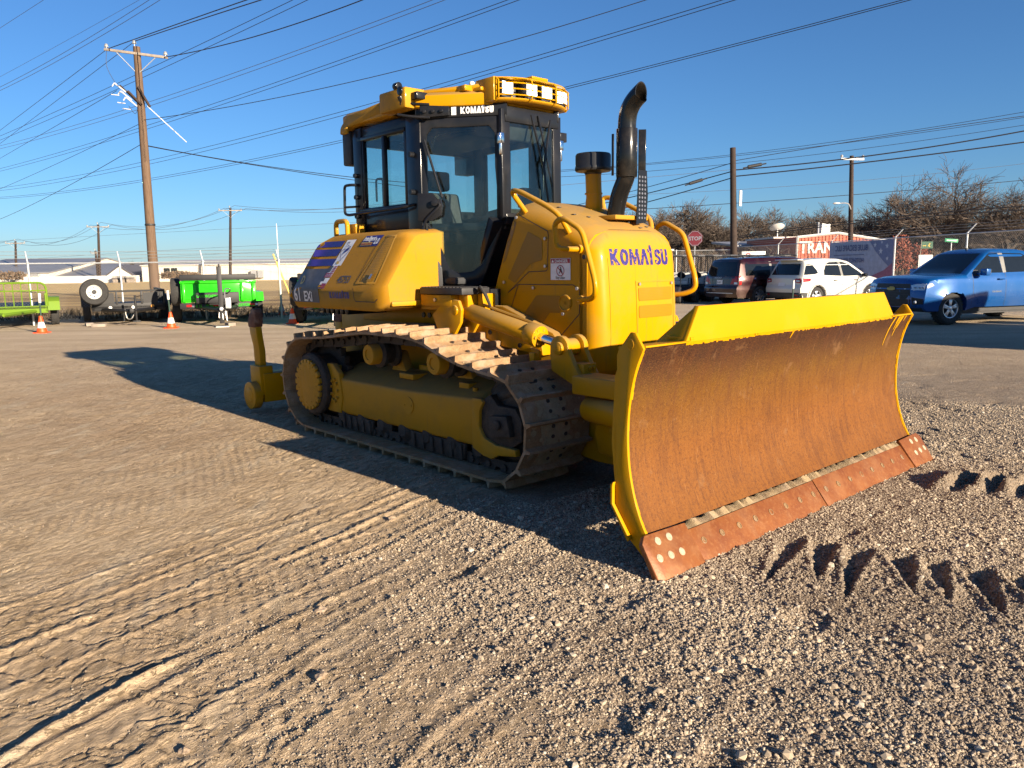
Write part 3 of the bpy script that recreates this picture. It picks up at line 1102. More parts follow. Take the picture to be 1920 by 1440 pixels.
for side in (1, -1):
    tr = empty('track')
    tr.parent = DZ
    for k in range(NSH):
        p, d, nrm = on_track((k + .3) * P_, GH)
        var = 1 if (k % 5 == 2 or (side == 1 and 14 <= k <= 18)) else (0 if k % 2 else 2)
        o = bpy.data.objects.new('track_shoe', shoe_meshes[var])
        COL.objects.link(o)
        o.parent = tr
        X, Z = d, nrm
        Y = Z.cross(X)
        mt = Matrix((( X.x, Y.x, Z.x, p.x), (X.y, Y.y, Z.y, -side * .95), (X.z, Y.z, Z.z, p.z + .002), (0, 0, 0, 1)))
        o.matrix_local = mt

    # sprocket, final drive, idler
    b = MB()
    c = (.05, 0, .47)
    teeth = []
    for k in range(46):
        a = 2 * pi * k / 46
        r = .385 if k % 2 else .33
        teeth.append((c[0] + r * cos(a), c[2] + r * sin(a)))
    b.prism(teeth, *sorted((-side * .92, -side * .98)))
    b.lathe([(.27, -side * .62), (.27, -side * 1.10), (.29, -side * 1.12), (.29, -side * 1.165), (.265, -side * 1.185)], (c[0] - .0, 0, c[2] - .02), 'y', 36)
    b.build('sprocket', M['track_dark'], DZ, .004)
    b = MB()
    pl = []
    for k in range(22):
        a0 = 2 * pi * k / 22
        for da, r in ((-.085, .235), (.05, .235), (.065, .205), (.125, .205), (.14, .235)):
            pl.append((c[0] + r * cos(a0 + da), c[2] - .02 + r * sin(a0 + da)))
    # keep only increasing angles
    pl = sorted(set(pl), key=lambda q: atan2(q[1] - c[2] + .02, q[0] - c[0]))
    b.prism(pl, *sorted((-side * 1.185, -side * 1.215)))
    hb = b.build('final_drive_cover', M['yellow_dusty'], DZ, .004)
    b = MB()
    for k in range(11):
        a = 2 * pi * k / 11
        b.cyl((c[0] + .17 * cos(a), -side * 1.214, c[2] - .02 + .17 * sin(a)), (c[0] + .17 * cos(a), -side * 1.219, c[2] - .02 + .17 * sin(a)), .006, n=6)
    build_each(b, 'cover_bolt', M['yellow_dusty'], hb)
    b = MB()
    ic = (2.67, 0, .425)
    b.lathe([(.05, -side * .84), (.26, -side * .86), (.27, -side * .88), (.30, -side * .89), (.31, -side * .90), (.31, -side * .99), (.30, -side * 1.0), (.27, -side * 1.01), (.25, -side * 1.03), (.05, -side * 1.05)], ic, 'y', 40)
    b.lathe([(.35, -side * .925), (.35, -side * .965)], ic, 'y', 40)
    b.build('idler_wheel', M['track_dark'], DZ)
    b = MB()
    for k in range(6):
        a = k * pi / 3 + .3
        b.cyl((ic[0] + .19 * cos(a), -side * 1.03, ic[2] + .19 * sin(a)), (ic[0] + .19 * cos(a), -side * 1.045, ic[2] + .19 * sin(a)), .02, n=6)
    b.prism([(2.42, .30), (2.42, .56), (2.52, .62), (2.60, .55), (2.78, .55), (2.84, .47), (2.84, .33), (2.74, .27), (2.55, .27)], *sorted((-side * 1.03, -side * 1.10)))
    b.prism([(2.56, .33), (2.56, .48), (2.74, .50), (2.78, .36)], *sorted((-side * 1.10, -side * 1.15)))
    b.cyl((2.66, -side * 1.15, .43), (2.66, -side * 1.175, .43), .035, n=14)
    b.cyl((2.52, -side * 1.0, .58), (2.70, -side * 1.0, .66), .05, n=12)
    b.build('idler_bracket', M['track_dark'], DZ, .01)

    # track frame: a welded box with a sloping top
    b = MB()
    def sec(x, zt, zi=None, zb=.215):
        return [(x, -side * 1.08, zb), (x, -side * 1.10, zb + .03), (x, -side * 1.10, zt), (x, -side * .80, zt + .12), (x, -side * .76, zt + .12), (x, -side * .76, zb)]
    b.loft([sec(.30, .52), sec(.46, .53), sec(1.5, .535), sec(2.30, .565), sec(2.36, .56), sec(2.42, .52)])
    fr_ = b.build('track_frame', M['yellow_dusty'], DZ, .018)
    b = MB()
    # front yoke curling under the idler
    b.prism([(2.34, .215), (2.34, .58), (2.44, .585), (2.47, .56), (2.43, .50), (2.42, .38), (2.47, .31), (2.60, .275), (2.80, .275), (2.81, .225), (2.62, .20), (2.55, .165), (2.46, .175)], *sorted((-side * 1.075, -side * 1.125)))
    # rear bearing ring
    b.prism([(.24, .22), (.20, .50), (.26, .66), (.36, .66), (.46, .58), (.50, .36), (.46, .22)], *sorted((-side * 1.06, -side * 1.115)))
    build_each(b, 'frame_yoke', M['yellow_dusty'], fr_, bevel=.012)
    b = MB()
    for k in range(9):
        a = 2 * pi * k / 9
        b.cyl((.385 + .052 * cos(a), -side * 1.115, .42 + .10 * sin(a)), (.385 + .052 * cos(a), -side * 1.135, .42 + .10 * sin(a)), .014, n=8)
    b.cyl((1.52, -side * 1.10, .42), (1.52, -side * 1.108, .42), .07, n=24)
    for dx in (-.045, .045):
        b.cyl((1.52 + dx, -side * 1.108, .42), (1.52 + dx, -side * 1.113, .42), .008, n=8)
    for x, z in ((2.24, .60), (.28, .60)):
        b.cyl((x, -side * 1.0, z), (x, -side * 1.0, z + .03), .02, n=8)
    build_each(b, 'frame_cover', M['yellow_dusty'], fr_)
    b = MB()
    for x0, x1 in ((1.22, 1.42), (2.02, 2.14)):
        b.box(x0, x1, *sorted((-side * .80, -side * .98)), .60, .645)
    build_each(b, 'frame_gusset', M['yellow_dusty'], fr_, bevel=.006)
    # track rollers and the guards in front of them
    for k in range(7):
        x = .45 + k * .32
        b = MB()
        b.lathe([(.03, -side * .80), (.095, -side * .82), (.115, -side * .83), (.115, -side * .85), (.09, -side * .86), (.09, -side * 1.03), (.115, -side * 1.04), (.115, -side * 1.06), (.07, -side * 1.075), (.05, -side * 1.10)], (x, 0, .20), 'y', 20)
        b.build('track_roller', M['track_dark'], DZ)
    for x0, x1 in ((.44, .96), (1.52, 2.22)):
        b = MB()
        b.prism([(x0, .215), (x1, .215), (x1 - .02, .10), (x1 - .07, .085), (x0 + .07, .085), (x0 + .02, .10)], *sorted((-side * 1.06, -side * 1.09)))
        nrib = int((x1 - x0) / .12)
        for k in range(nrib + 1):
            x = x0 + .05 + (x1 - x0 - .1) * k / nrib
            b.prism([(x - .016, .21), (x + .016, .21), (x + .026, .095), (x - .006, .095)], *sorted((-side * 1.09, -side * 1.105)))
        b.build('roller_guard', M['track_dark'], DZ, .004)
    for x in (1.00, 1.91):
        b = MB()
        b.lathe([(.085, -side * .86), (.12, -side * .875), (.12, -side * .90), (.088, -side * .915), (.088, -side * .985), (.12, -side * 1.0), (.12, -side * 1.03), (.085, -side * 1.05)], (x, 0, .79), 'y', 24)
        cr = b.build('carrier_roller', M['track_dark'], DZ)
        b = MB()
        b.lathe([(.088, -side * 1.045), (.088, -side * 1.12), (.080, -side * 1.135), (.045, -side * 1.137), (.043, -side * 1.128), (.012, -side * 1.128)], (x, 0, .79), 'y', 28)
        b.build('roller_cap', M['yellow_dusty'], cr)
        b = MB()
        b.prism([(x - .10, .60), (x + .16, .60), (x + .10, .68), (x + .04, .80), (x - .04, .80), (x - .05, .70)], *sorted((-side * .76, -side * .85)))
        b.build('roller_support', M['yellow_dusty'], cr, .01)

# pivot shaft and inner yellow seen through the track
b = MB()
b.cyl(N(1.45, -.8, .45), N(1.45, .8, .45), .10, n=20)
b.box(1.25, 1.6, -.8, .8, .62, .70)
b.build('equalizer_beam', M['yellow'], DZ, .01)

# ---- rear fuel tank (right) and hydraulic tank (left)
def tank_ring(x, s, ntop=.96, ztop=1.80, zin=1.83, nlow=1.205, zlow=1.16, nb=1.225, zb=1.35, nin=.60):
    return [(x, -s * nin, zlow), (x, -s * (nlow - .03), zlow - .002), (x, -s * nlow, zlow + .03), (x, -s * nb, zb), (x, -s * (ntop + .035), ztop - .06), (x, -s * (ntop - .01), ztop - .012), (x, -s * (ntop - .06), ztop + .01), (x, -s * nin, zin)]


TANKBVH = {}
for s in (1, -1):
    b = MB()
    rings = [tank_ring(-.15, s, 1.205, 1.32, 1.33, 1.19, 1.17, 1.215, 1.24),
             tank_ring(-.12, s, 1.19, 1.37, 1.375, 1.20, 1.155, 1.222, 1.30),
             tank_ring(.10, s, 1.05, 1.74, 1.77),
             tank_ring(.16, s, .975, 1.79, 1.815),
             tank_ring(.25, s), tank_ring(.9, s), tank_ring(1.22, s), tank_ring(1.33, s, .945, 1.79, 1.82, 1.19, 1.17, 1.20, 1.35), tank_ring(1.38, s, .90, 1.76, 1.79, 1.15, 1.21, 1.16, 1.37)]
    b.loft(rings)
    tk = weighted(b.build('fuel_tank' if s == 1 else 'hydraulic_tank', M['yellow_shaded'], DZ, 0))
    TANKBVH[s] = bvh_of(tk)
    if s == 1: tank = tk
    b = MB()
    b.prism([(1.36, 1.165), (1.36, 1.24), (1.86, 1.215), (1.88, 1.20), (1.86, 1.17)], *sorted((-s * .60, -s * .84)))
    sidebox(b, 1.36, 1.40, s * .60, s * 1.14, 1.20, 1.24)
    b.build('tank_front_bracket', M['yellow'], DZ, .01)
    b = MB()
    b.tube(round_path([N(.16, s * .90, 1.80), N(.16, s * .90, 1.925), N(.36, s * .90, 1.925), N(.36, s * .90, 1.80)], .05), .022, 10)
    b.build('tank_handle', M['yellow'], DZ)
b = MB()
sidebox(b, .21, .40, .74, .84, 1.81, 1.90)
b.cyl(N(.24, .94, 1.81), N(.24, .94, 1.87), .018, n=8)
b.build('filler_box', M['yellow_dusty'], DZ, .01)
# recessed perforated panel with a latch, drawn as a raised bead round mesh
tb = TANKBVH[1]
TF = Frame((0, -1.10, 0), (1, 0, 0), (0, 0, 1), tb, .003, (0, -1, 0))
b = MB()
out = [(1.12, 1.77), (1.255, 1.77), (1.27, 1.38), (1.01, 1.38), (1.005, 1.40)]
inn = [(1.135, 1.755), (1.24, 1.755), (1.253, 1.395), (1.03, 1.395), (1.025, 1.41)]
n_ = len(out)
patch(b, TF, [[out[i], out[(i + 1) % n_], inn[(i + 1) % n_], inn[i]] for i in range(n_)], 0, 0, .006)
patch(b, TF, [inn], 1, .06, .0)
pm = paint('perforated_panel', (0.36, 0.18, 0.010), .55, .3)
nt = pm.node_tree
vz = voro(nt, coords(nt, (1, 1, 1)), 110, rnd=0.0)
_bs = nt.nodes['Principled BSDF']
_c = _bs.inputs['Base Color'].links[0].from_socket
nt.links.new(mix_color(nt, ramp(nt, vz, .25, .35, .75, 0), _c, (0.12, .07, .01)), _bs.inputs['Base Color'])
b.build('tank_grille', [M['yellow'], pm], tank)
b = MB()
for u0, v0, u1, v1 in ((1.135, 1.40, 1.20, 1.47),):
    patch(b, TF, [[(u0, v0), (u1, v0), (u1 + .01, v1), (u0 + .01, v1)]], 0, 0, .010)
patch(b, TF, [[(1.158, 1.42), (1.188, 1.42), (1.194, 1.458), (1.164, 1.458)]], 1, 0, .016)
b.build('panel_latch', [M['yellow_dusty'], M['steel']], tank)
# seam of the door
b = MB()
def strip(mb, fr, pts, w, mi=0, lift=0.0, step=.08):
    for (x0, y0), (x1, y1) in zip(pts[:-1], pts[1:]):
        L = math.hypot(x1 - x0, y1 - y0)
        if L < 1e-6: continue
        k = max(1, int(L / step))
        dx, dy = -(y1 - y0) / L * w / 2, (x1 - x0) / L * w / 2
        for q in range(k):
            a0, a1 = q / k, (q + 1) / k
            p = [(x0 + (x1 - x0) * a0 + dx, y0 + (y1 - y0) * a0 + dy), (x0 + (x1 - x0) * a1 + dx, y0 + (y1 - y0) * a1 + dy),
                 (x0 + (x1 - x0) * a1 - dx, y0 + (y1 - y0) * a1 - dy), (x0 + (x1 - x0) * a0 - dx, y0 + (y1 - y0) * a0 - dy)]
            mb.add([fr.p(u, v, lift) for u, v in p], [(0, 1, 2, 3)], mi)
strip(b, TF, [(1.06, 1.805), (1.00, 1.60), (.955, 1.34), (.95, 1.26), (.97, 1.235), (1.25, 1.235), (1.29, 1.26)], .006)
b.build('door_seam', M['black_matt'], tank)
# stickers
b = MB()
for z0, z1, xs in ((1.695, 1.745, .008), (1.615, 1.675, .010), (1.53, 1.59, .012)):
    f0 = lambda z: .105 - (1.75 - z) * .52
    patch(b, TF, [[(max(f0(z0), -.1) + .012, z0), (.455, z0), (.475, z1), (f0(z1) + .012, z1)]], 0, .05)
build_each(b, 'stripe_sticker', M['decal_blue'], tank)
b = MB()
patch(b, TF, [[(-.132, 1.21), (.36, 1.21), (.365, 1.34), (.445, 1.505), (.012, 1.505), (-.128, 1.31)]], 0, .05)
text(b, TF, 'D', .10, .015, 1.375, .003, .95, .25, mi=2, lift=.003)
text(b, TF, '61', .165, -.10, 1.222, .004, .80, .15, mi=1, lift=.003)
text(b, TF, 'EXi', .125, .085, 1.222, .003, .88, .12, mi=1, lift=.003)
b.build('model_sticker', [M['decal_charcoal'], M['decal_white'], M['decal_gold']], tank)
b = MB()
patch(b, TF, [[(.455, 1.53), (.60, 1.53), (.66, 1.75), (.51, 1.75)]], 0, .06)
tex = [(.545, 1.73), (.575, 1.73), (.572, 1.70), (.62, 1.69), (.628, 1.655), (.60, 1.62), (.565, 1.59), (.55, 1.565), (.535, 1.60), (.52, 1.61), (.51, 1.625), (.495, 1.64), (.515, 1.665), (.545, 1.67)]
strip(b, TF, tex + tex[:1], .005, 1, .003)
patch(b, TF, [[(.55, 1.63), (.61, 1.66), (.615, 1.685), (.585, 1.68), (.56, 1.665), (.53, 1.61)]], 1, 0, .003)
patch(b, TF, [[(.50, 1.545), (.55, 1.545), (.545, 1.565), (.51, 1.57)]], 2, 0, .003)
b.build('state_outline_sticker', [M['decal_white'], M['decal_blue'], M['decal_gold']], tank)
b = MB()
patch(b, TF, [[(.40, 1.43), (.52, 1.43), (.555, 1.53), (.44, 1.53)]], 0, .06)
for k in range(7):
    v0 = 1.432 + k * .0142
    sh = (v0 - 1.43) * .38
    patch(b, TF, [[((.40 if k < 3 else .47) + sh, v0), (.52 + sh, v0), (.523 + sh, v0 + .0075), ((.403 if k < 3 else .473) + sh, v0 + .0075)]], 1, 0, .003)
patch(b, TF, [[(.416, 1.475), (.466, 1.475), (.486, 1.53), (.44, 1.53)]], 2, 0, .003)
b.build('striped_flag_sticker', [M['decal_white'], M['decal_red'], M['decal_charcoal']], tank)
b = MB()
patch(b, TF, [[(.36, 1.335), (.48, 1.335), (.515, 1.425), (.395, 1.425)]], 0, .06)
patch(b, TF, [[(.405, 1.337), (.48, 1.337), (.497, 1.38), (.422, 1.38)]], 1, 0, .003)
patch(b, TF, [[(.362, 1.337), (.405, 1.337), (.438, 1.424), (.396, 1.424)]], 2, 0, .003)
st = [(.40 + (.014 if k % 2 == 0 else .006) * sin(2 * pi * k / 10), 1.382 + (.014 if k % 2 == 0 else .006) * cos(2 * pi * k / 10)) for k in range(10)]
patch(b, TF, [st], 0, 0, .006)
b.build('lone_star_flag_sticker', [M['decal_white'], M['decal_red'], M['decal_charcoal']], tank)
b = MB()
patch(b, TF, [[(.76, 1.685), (1.04, 1.685), (1.055, 1.775), (.785, 1.775)]], 0, .06)
text(b, TF, 'intelligent', .052, .785, 1.733, .0022, .88, .2, mi=1, lift=.003)
text(b, TF, '2.0', .062, .965, 1.705, .003, .9, .2, mi=1, lift=.003)
patch(b, TF, [[(.775, 1.693), (.945, 1.693), (.95, 1.72), (.78, 1.72)]], 2, 0, .003)
text(b, TF, 'MACHINE CONTROL', .021, .782, 1.699, .0008, .85, .2, mi=3, lift=.006)
b.build('system_sticker', [M['decal_blue'], M['decal_white'], M['decal_gold'], M['decal_red']], tank)
b = MB()
text(b, TF, '45753', .085, .655, 1.385, .0015, .95, .12)
b.build('fleet_number', M['decal_charcoal'], tank)
b = MB()
for lp in logo_loops(.33, .055): patch(b, TF, [[(x + .55, y + 1.255) for x, y in lp]], 0, 0)
b.build('maker_lettering', M['decal_blue'], tank)
# cooling louvre teeth beneath the tank
b = MB()
for k in range(6):
    x = .02 + k * .085
    b.prism([(x, 1.15), (x + .07, 1.15), (x + .06, 1.10), (x + .02, 1.10)], -1.02, -.60)
build_each(b, 'under_tank_rib', M['black'], DZ, bevel=.004)

# ---- engine hood
HW = .485
side_prof = [(1.80, 1.20), (1.84, 1.34), (1.92, 1.56), (2.02, 1.80), (2.10, 1.965), (2.16, 1.995), (2.36, 1.955), (2.60, 1.875), (2.80, 1.79), (2.88, 1.735), (2.94, 1.65), (2.965, 1.50), (2.985, 1.25), (2.995, 1.0), (2.98, .80), (2.93, .72), (2.3, .70), (1.95, .95)]
b = MB()
# sections along x, each with rounded shoulders
def hood_ring(x):
    def zt(x):
        pts = [(1.78, 1.0), (1.80, 1.20), (1.84, 1.34), (1.92, 1.56), (2.02, 1.80), (2.10, 1.965), (2.16, 1.995), (2.36, 1.955), (2.60, 1.88), (2.80, 1.79), (2.88, 1.735), (2.94, 1.65), (2.965, 1.50), (2.985, 1.25), (2.995, 1.15), (3.0, 1.1)]
        for (a, za), (c, zc) in zip(pts[:-1], pts[1:]):
            if a <= x <= c: return za + (zc - za) * (x - a) / (c - a)
        return 1.0
    z = zt(x)
    zb = .74 if x > 2.2 else .95
    w = HW * (1.0 if x < 2.86 else sqrt(max(0.02, 1 - ((x - 2.86) / .150) ** 2 * .55)))
    rings = []
    cham = min(.17, (z - zb) * .4)
    return [(x, -w, zb), (x, -w, z - cham), (x, -w * .985, z - cham * .72), (x, -w * .93, z - cham * .42), (x, -w * .82, z - cham * .16), (x, -w * .62, z - cham * .02), (x, 0, z),
            (x, w * .62, z - cham * .02), (x, w * .82, z - cham * .16), (x, w * .93, z - cham * .42), (x, w * .985, z - cham * .72), (x, w, z - cham), (x, w, zb)]
b.loft([hood_ring(x) for x in (1.81, 1.84, 1.88, 1.92, 1.97, 2.02, 2.06, 2.10, 2.13, 2.16, 2.26, 2.36, 2.48, 2.60, 2.70, 2.78, 2.83, 2.87)])
hood = weighted(b.build('hood', M['yellow'], DZ, 0))
# front cowl: plan-rounded nose
b = MB()
def nose_ring(z):
    # top edge rolls back over the hood
    zz = [(.72, 2.955), (.76, 2.985), (1.0, 3.0), (1.25, 2.99), (1.50, 2.97), (1.60, 2.955), (1.67, 2.93), (1.72, 2.90), (1.745, 2.875), (1.757, 2.855)]
    fx = zz[-1][1]
    for (a, xa), (c, xc) in zip(zz[:-1], zz[1:]):
        if a <= z <= c: fx = xa + (xc - xa) * (z - a) / (c - a)
    w = HW
    if z > 1.60: w = HW - (z - 1.60) * .75 * ((z - 1.60) / .16)
    r = .13
    ring = [(2.80, -w, z)]
    for k in range(9):
        a = -pi / 2 + k * pi / 16
        ring.append((fx - r - .012 + r * cos(a), -(w - r) + r * sin(a), z))
    for q in (-.6, -.3, 0, .3, .6): ring.append((fx - .012 * (q * q) / 1, q * (w - r), z))
    for k in range(9):
        a = k * pi / 16
        ring.append((fx - r - .012 + r * cos(a), (w - r) + r * sin(a), z))
    ring.append((2.80, w, z))
    return ring
b.loft([nose_ring(z) for z in (.72, .76, .85, 1.0, 1.15, 1.25, 1.4, 1.50, 1.56, 1.60, 1.64, 1.67, 1.70, 1.72, 1.735, 1.745, 1.757)])
nose = weighted(b.build('hood_nose', M['yellow'], DZ, 0))
_vs = [v.co for v in hood.data.vertices] + [v.co for v in nose.data.vertices]
_nf = len(hood.data.vertices)
HB = BVHTree.FromPolygons(_vs, [tuple(p.vertices) for p in hood.data.polygons] + [tuple(i + _nf for i in p.vertices) for p in nose.data.polygons])
HF = {s: Frame((0, -s * HW, 0), (1, 0, 0), (0, 0, 1), HB, .003, (0, -s, 0)) for s in (1, -1)}
NF = Frame((3.0, 0, 0), (0, 1, 0), (0, 0, 1), HB, .003, (1, 0, 0))
b = MB()
for lp in logo_loops(.66, .115): patch(b, NF, [[(x - .335, y + 1.50) for x, y in lp]], 0, .06)
lm, nt, bs = nmat('scratched_blue_print')
sc_ = noise(nt, coords(nt, (1, 1, 1)), 45, 5, .65, .6)
nt.links.new(mix_color(nt, ramp(nt, sc_, .60, .63), (0.018, 0.012, .14), YEL), bs.inputs['Base Color'])
b.build('maker_lettering', lm, nose)
# front grille door with two perforated windows
b = MB()
patch(b, NF, [[(-.085, 1.375), (.375, 1.375), (.375, 1.385), (-.085, 1.385)], [(-.085, .80), (-.078, .80), (-.078, 1.375), (-.085, 1.375)], [(.368, .80), (.375, .80), (.375, 1.375), (.368, 1.375)]], 0, .1, .001)
strip(b, NF, [(-.36, .74), (-.36, 1.55)], .005)
b.build('grille_door_seam', M['yellow_dusty'], nose)
gm = paint('orange_yellow_mesh', (0.40, 0.16, 0.005), .5, .2)
nt = gm.node_tree
_bs = nt.nodes['Principled BSDF']; _c = _bs.inputs['Base Color'].links[0].from_socket
wv = nt.nodes.new('ShaderNodeTexWave'); wv.bands_direction = 'Z'; wv.inputs['Scale'].default_value = 28; wv.inputs['Distortion'].default_value = 3.0
wv.inputs['Detail Scale'].default_value = 9
nt.links.new(coords(nt), wv.inputs['Vector'])
nt.links.new(mix_color(nt, ramp(nt, wv.outputs[1], .3, .6, .55, 0), _c, (0.30, 0.14, 0.01)), _bs.inputs['Base Color'])
for z0, z1 in ((1.24, 1.335), (1.115, 1.205)):
    b = MB()
    r_ = .014
    lp = []
    for cx, cy, a0 in ((.335, z1 - r_, 0), (-.045, z1 - r_, 90), (-.045, z0 + r_, 180), (.335, z0 + r_, 270)):
        for k in range(4): lp.append((cx + r_ * cos(radians(a0 + 30 * k)), cy + r_ * sin(radians(a0 + 30 * k))))
    patch(b, NF, [lp], 0, .06, .001)
    b.build('nose_grille', gm, nose)
b = MB()
for u, v in ((-.05, 1.362), (.345, 1.362)):
    q = NF.p(u, v); b.cyl(q, q + Vector((.012, 0, 0)), .011, n=8)
for u, v in ((2.46, 1.70), (2.46, 1.50), (2.00, 1.38), (2.33, 1.34), (2.78, 1.34), (2.64, 1.155), (2.14, 1.87)):
    q = HF[1].p(u, v); b.cyl(q, q + Vector((0, -.010, 0)), .012, n=8)
build_each(b, 'panel_bolt', M['steel'], hood)
# side panels: seams and stamped mesh areas
sm = paint('stamped_side_mesh', (0.27, 0.135, 0.010), .5, .3)
nt = sm.node_tree
_bs = nt.nodes['Principled BSDF']; _c = _bs.inputs['Base Color'].links[0].from_socket
_vz = voro(nt, coords(nt), 95, rnd=0.15)
nt.links.new(mix_color(nt, ramp(nt, _vz, .3, .42, .7, 0), _c, (0.10, .06, .008)), _bs.inputs['Base Color'])
def rounded(lp, r=.014, n=3):
    q = round_path([(x, y, 0) for x, y in ([((lp[0][0] + lp[-1][0]) / 2, (lp[0][1] + lp[-1][1]) / 2)] + lp + [((lp[0][0] + lp[-1][0]) / 2, (lp[0][1] + lp[-1][1]) / 2)])], r, n)
    return [(p.x, p.y) for p in q[:-1]]
for s in (1, -1):
    for lp in ([(2.275, 1.76), (2.425, 1.695), (2.425, 1.545), (2.30, 1.52), (2.12, 1.375), (2.04, 1.41)],
               [(2.36, 1.285), (2.61, 1.285), (2.61, 1.16), (2.50, 1.16), (2.44, 1.09), (2.18, 1.02), (2.20, 1.12)],
               [(2.10, 1.86), (2.15, 1.83), (2.02, 1.55), (1.98, 1.52)]):
        b = MB()
        patch(b, HF[s], [rounded(lp)], 0, .08, .0)
        b.build('side_grille', sm, hood)
    b = MB()
    strip(b, HF[s], [(2.09, 1.90), (2.16, 1.89), (2.48, 1.755), (2.49, 1.73), (2.48, 1.48), (2.465, 1.465), (2.28, 1.46), (2.04, 1.30)], .006)
    strip(b, HF[s], [(2.04, 1.30), (2.16, 1.365), (2.74, 1.365), (2.80, 1.33), (2.80, 1.16), (2.60, .98), (2.0, 1.0)], .006)
    strip(b, HF[s], [(2.16, 1.365), (1.98, .98)], .006)
    strip(b, HF[s], [(2.3, .78), (2.84, .78)], .006)
    b.build('panel_seam', M['black_matt'], hood)
    # recessed round cap with handle stay
    b = MB()
    q = HF[s].p(2.66, 1.235)
    b.lathe([(.062, 0), (.062, .006), (.054, .010), (.050, .002), (.012, .0)], (0, 0, 0), 'y', 24, M=Matrix.Translation(q) @ Matrix.Rotation(pi if s == 1 else 0, 4, 'X'))
    b.build('round_cap', M['yellow_dusty'], hood)
    b = MB()
    q = HF[s].p(2.845, 1.56); b.cyl(q, q + Vector((0, -s * .004, 0)), .016, n=10)
    build_each(b, 'access_hole', M['black_matt'], hood)
b = MB()
for x, y in ((2.42, -.30), (2.60, -.33), (2.66, -.24), (2.74, .12), (2.82, .16), (2.80, .26), (2.52, .3)):
    h = HB.ray_cast(Vector((x, y, 2.5)), Vector((0, 0, -1)))
    b.cyl(h[0], h[0] + Vector((0, 0, .006)), .017, n=8)
build_each(b, 'hood_bolt', M['black_matt'], hood)
# danger sign
b = MB()
patch(b, HF[1], [[(2.515, 1.40), (2.715, 1.40), (2.715, 1.555), (2.515, 1.555)]], 0, 0, .001)
patch(b, HF[1], [[(2.519, 1.52), (2.711, 1.52), (2.711, 1.552), (2.519, 1.552)]], 1, 0, .003)
text(b, HF[1], 'DANGER', .031, 2.560, 1.525, .0008, 1.05, 0, mi=0, lift=.005)
patch(b, HF[1], [[(2.527, 1.526), (2.553, 1.526), (2.540, 1.548)]], 0, 0, .005)
patch(b, HF[1], annulus(2.615, 1.466, .040, .034, 28), 1, 0, .003)
patch(b, HF[1], [ring2(2.618, 1.488, .006, 10), [(2.608, 1.48), (2.625, 1.482), (2.630, 1.465), (2.638, 1.45), (2.632, 1.447), (2.618, 1.463), (2.606, 1.445), (2.60, 1.449), (2.612, 1.467), (2.603, 1.470)]], 2, 0, .003)
strip(b, HF[1], [(2.587, 1.494), (2.643, 1.438)], .006, 1, .005)
text(b, HF[1], 'Stay clear', .026, 2.615, 1.408, .0004, .95, 0, 'CENTER', mi=2, lift=.003)
b.build('danger_sign', [M['decal_white'], M['decal_red'], M['decal_black']], hood)

# ---- exhaust stack and pre-cleaner
b = MB()
ex = [(2.63, .1, 1.80), (2.63, .1, 1.88), (2.665, .1, 2.02), (2.715, .1, 2.12), (2.735, .1, 2.17)]
b.tube(smooth_path(ex, 4), .066, 20)
b.cyl((2.63, .1, 1.80), (2.63, .1, 1.862), .12, .085, 20)
b.cyl((2.735, .1, 2.16), (2.735, .1, 2.50), .079, n=28)
b.cyl((2.735, .1, 2.15), (2.735, .1, 2.18), .078, n=24)
path = smooth_path([(2.735, .1, 2.48), (2.738, .1, 2.56), (2.755, .1, 2.63), (2.80, .1, 2.69), (2.865, .1, 2.735)], 4)
bend = []
pv = [Vector(p) for p in path]
rings = []
for i, p in enumerate(pv):
    t = (pv[min(i + 1, len(pv) - 1)] - pv[max(i - 1, 0)]).normalized()
    if i == len(pv) - 1: t = Vector((.96, 0, -.05)).normalized()
    u = Vector((0, 1, 0)); w = t.cross(u).normalized()
    rr = .068
    rings.append([p + (u * cos(2 * pi * k / 24) * rr + w * sin(2 * pi * k / 24) * rr * (1.18 if i == len(pv) - 1 else 1)) for k in range(24)])
inner = [[c + (q - c) * .88 for q in ring] for ring, c in zip(rings, pv)]
b.loft(rings + inner[::-1][:6], caps=False)
stack = b.build('exhaust_stack', M['grey_exhaust'], DZ, .003)
b = MB()
b.add([inner[-6][k] for k in range(24)], [tuple(range(24))])
b.build('exhaust_bore', M['bolt_brown'], stack)
b = MB()
b.box(2.722, 2.728, -.012, .225, 1.80, 1.81)
b.build('stack_flange', M['grey_exhaust'], stack)
# heat shields: two bent plates, the lower one perforated
b = MB()
for (y0, y1, z0, z1) in ((-.02, .215, 2.18, 2.50),):
    pass
arc = []
for k in range(9):
    a = radians(-70 + k * 17.5)
    arc.append((2.735 + .108 * cos(a), .1 + .108 * sin(a)))
b.prism([(2.77, .195), (2.775, .185), (2.815, .225), (2.81, .235)], 2.10, 2.50, 'z')
b.prism([(2.68, -.010), (2.70, -.010), (2.70, -.002), (2.68, -.002)], 2.16, 2.46, 'z')
sh = b.build('heat_shield', M['grey_exhaust'], stack, .002)
b = MB()
b.prism([(.115, 1.80), (.235, 1.82), (.25, 2.02), (.235, 2.20), (.14, 2.20), (.13, 2.05)], 2.815, 2.82, 'x')
b.build('perforated_shield', M['black'], stack)
b = MB()
for r_ in range(11):
    for c_ in range(3):
        y, z = .148 + c_ * .033, 1.85 + r_ * .030
        b.prism(ring2(y, z, .009, 8), 2.820, 2.8225, 'x')
build_each(b, 'shield_hole', M['wire_grey'], stack)
b = MB()
b.box(2.50, 2.80, -.10, .28, 1.80, 1.832, M=Matrix.Translation((0, 0, .035)) @ Matrix.Rotation(0, 4, 'Y'))
b.build('stack_base_plate', M['yellow_dusty'], DZ, .005)
b = MB()
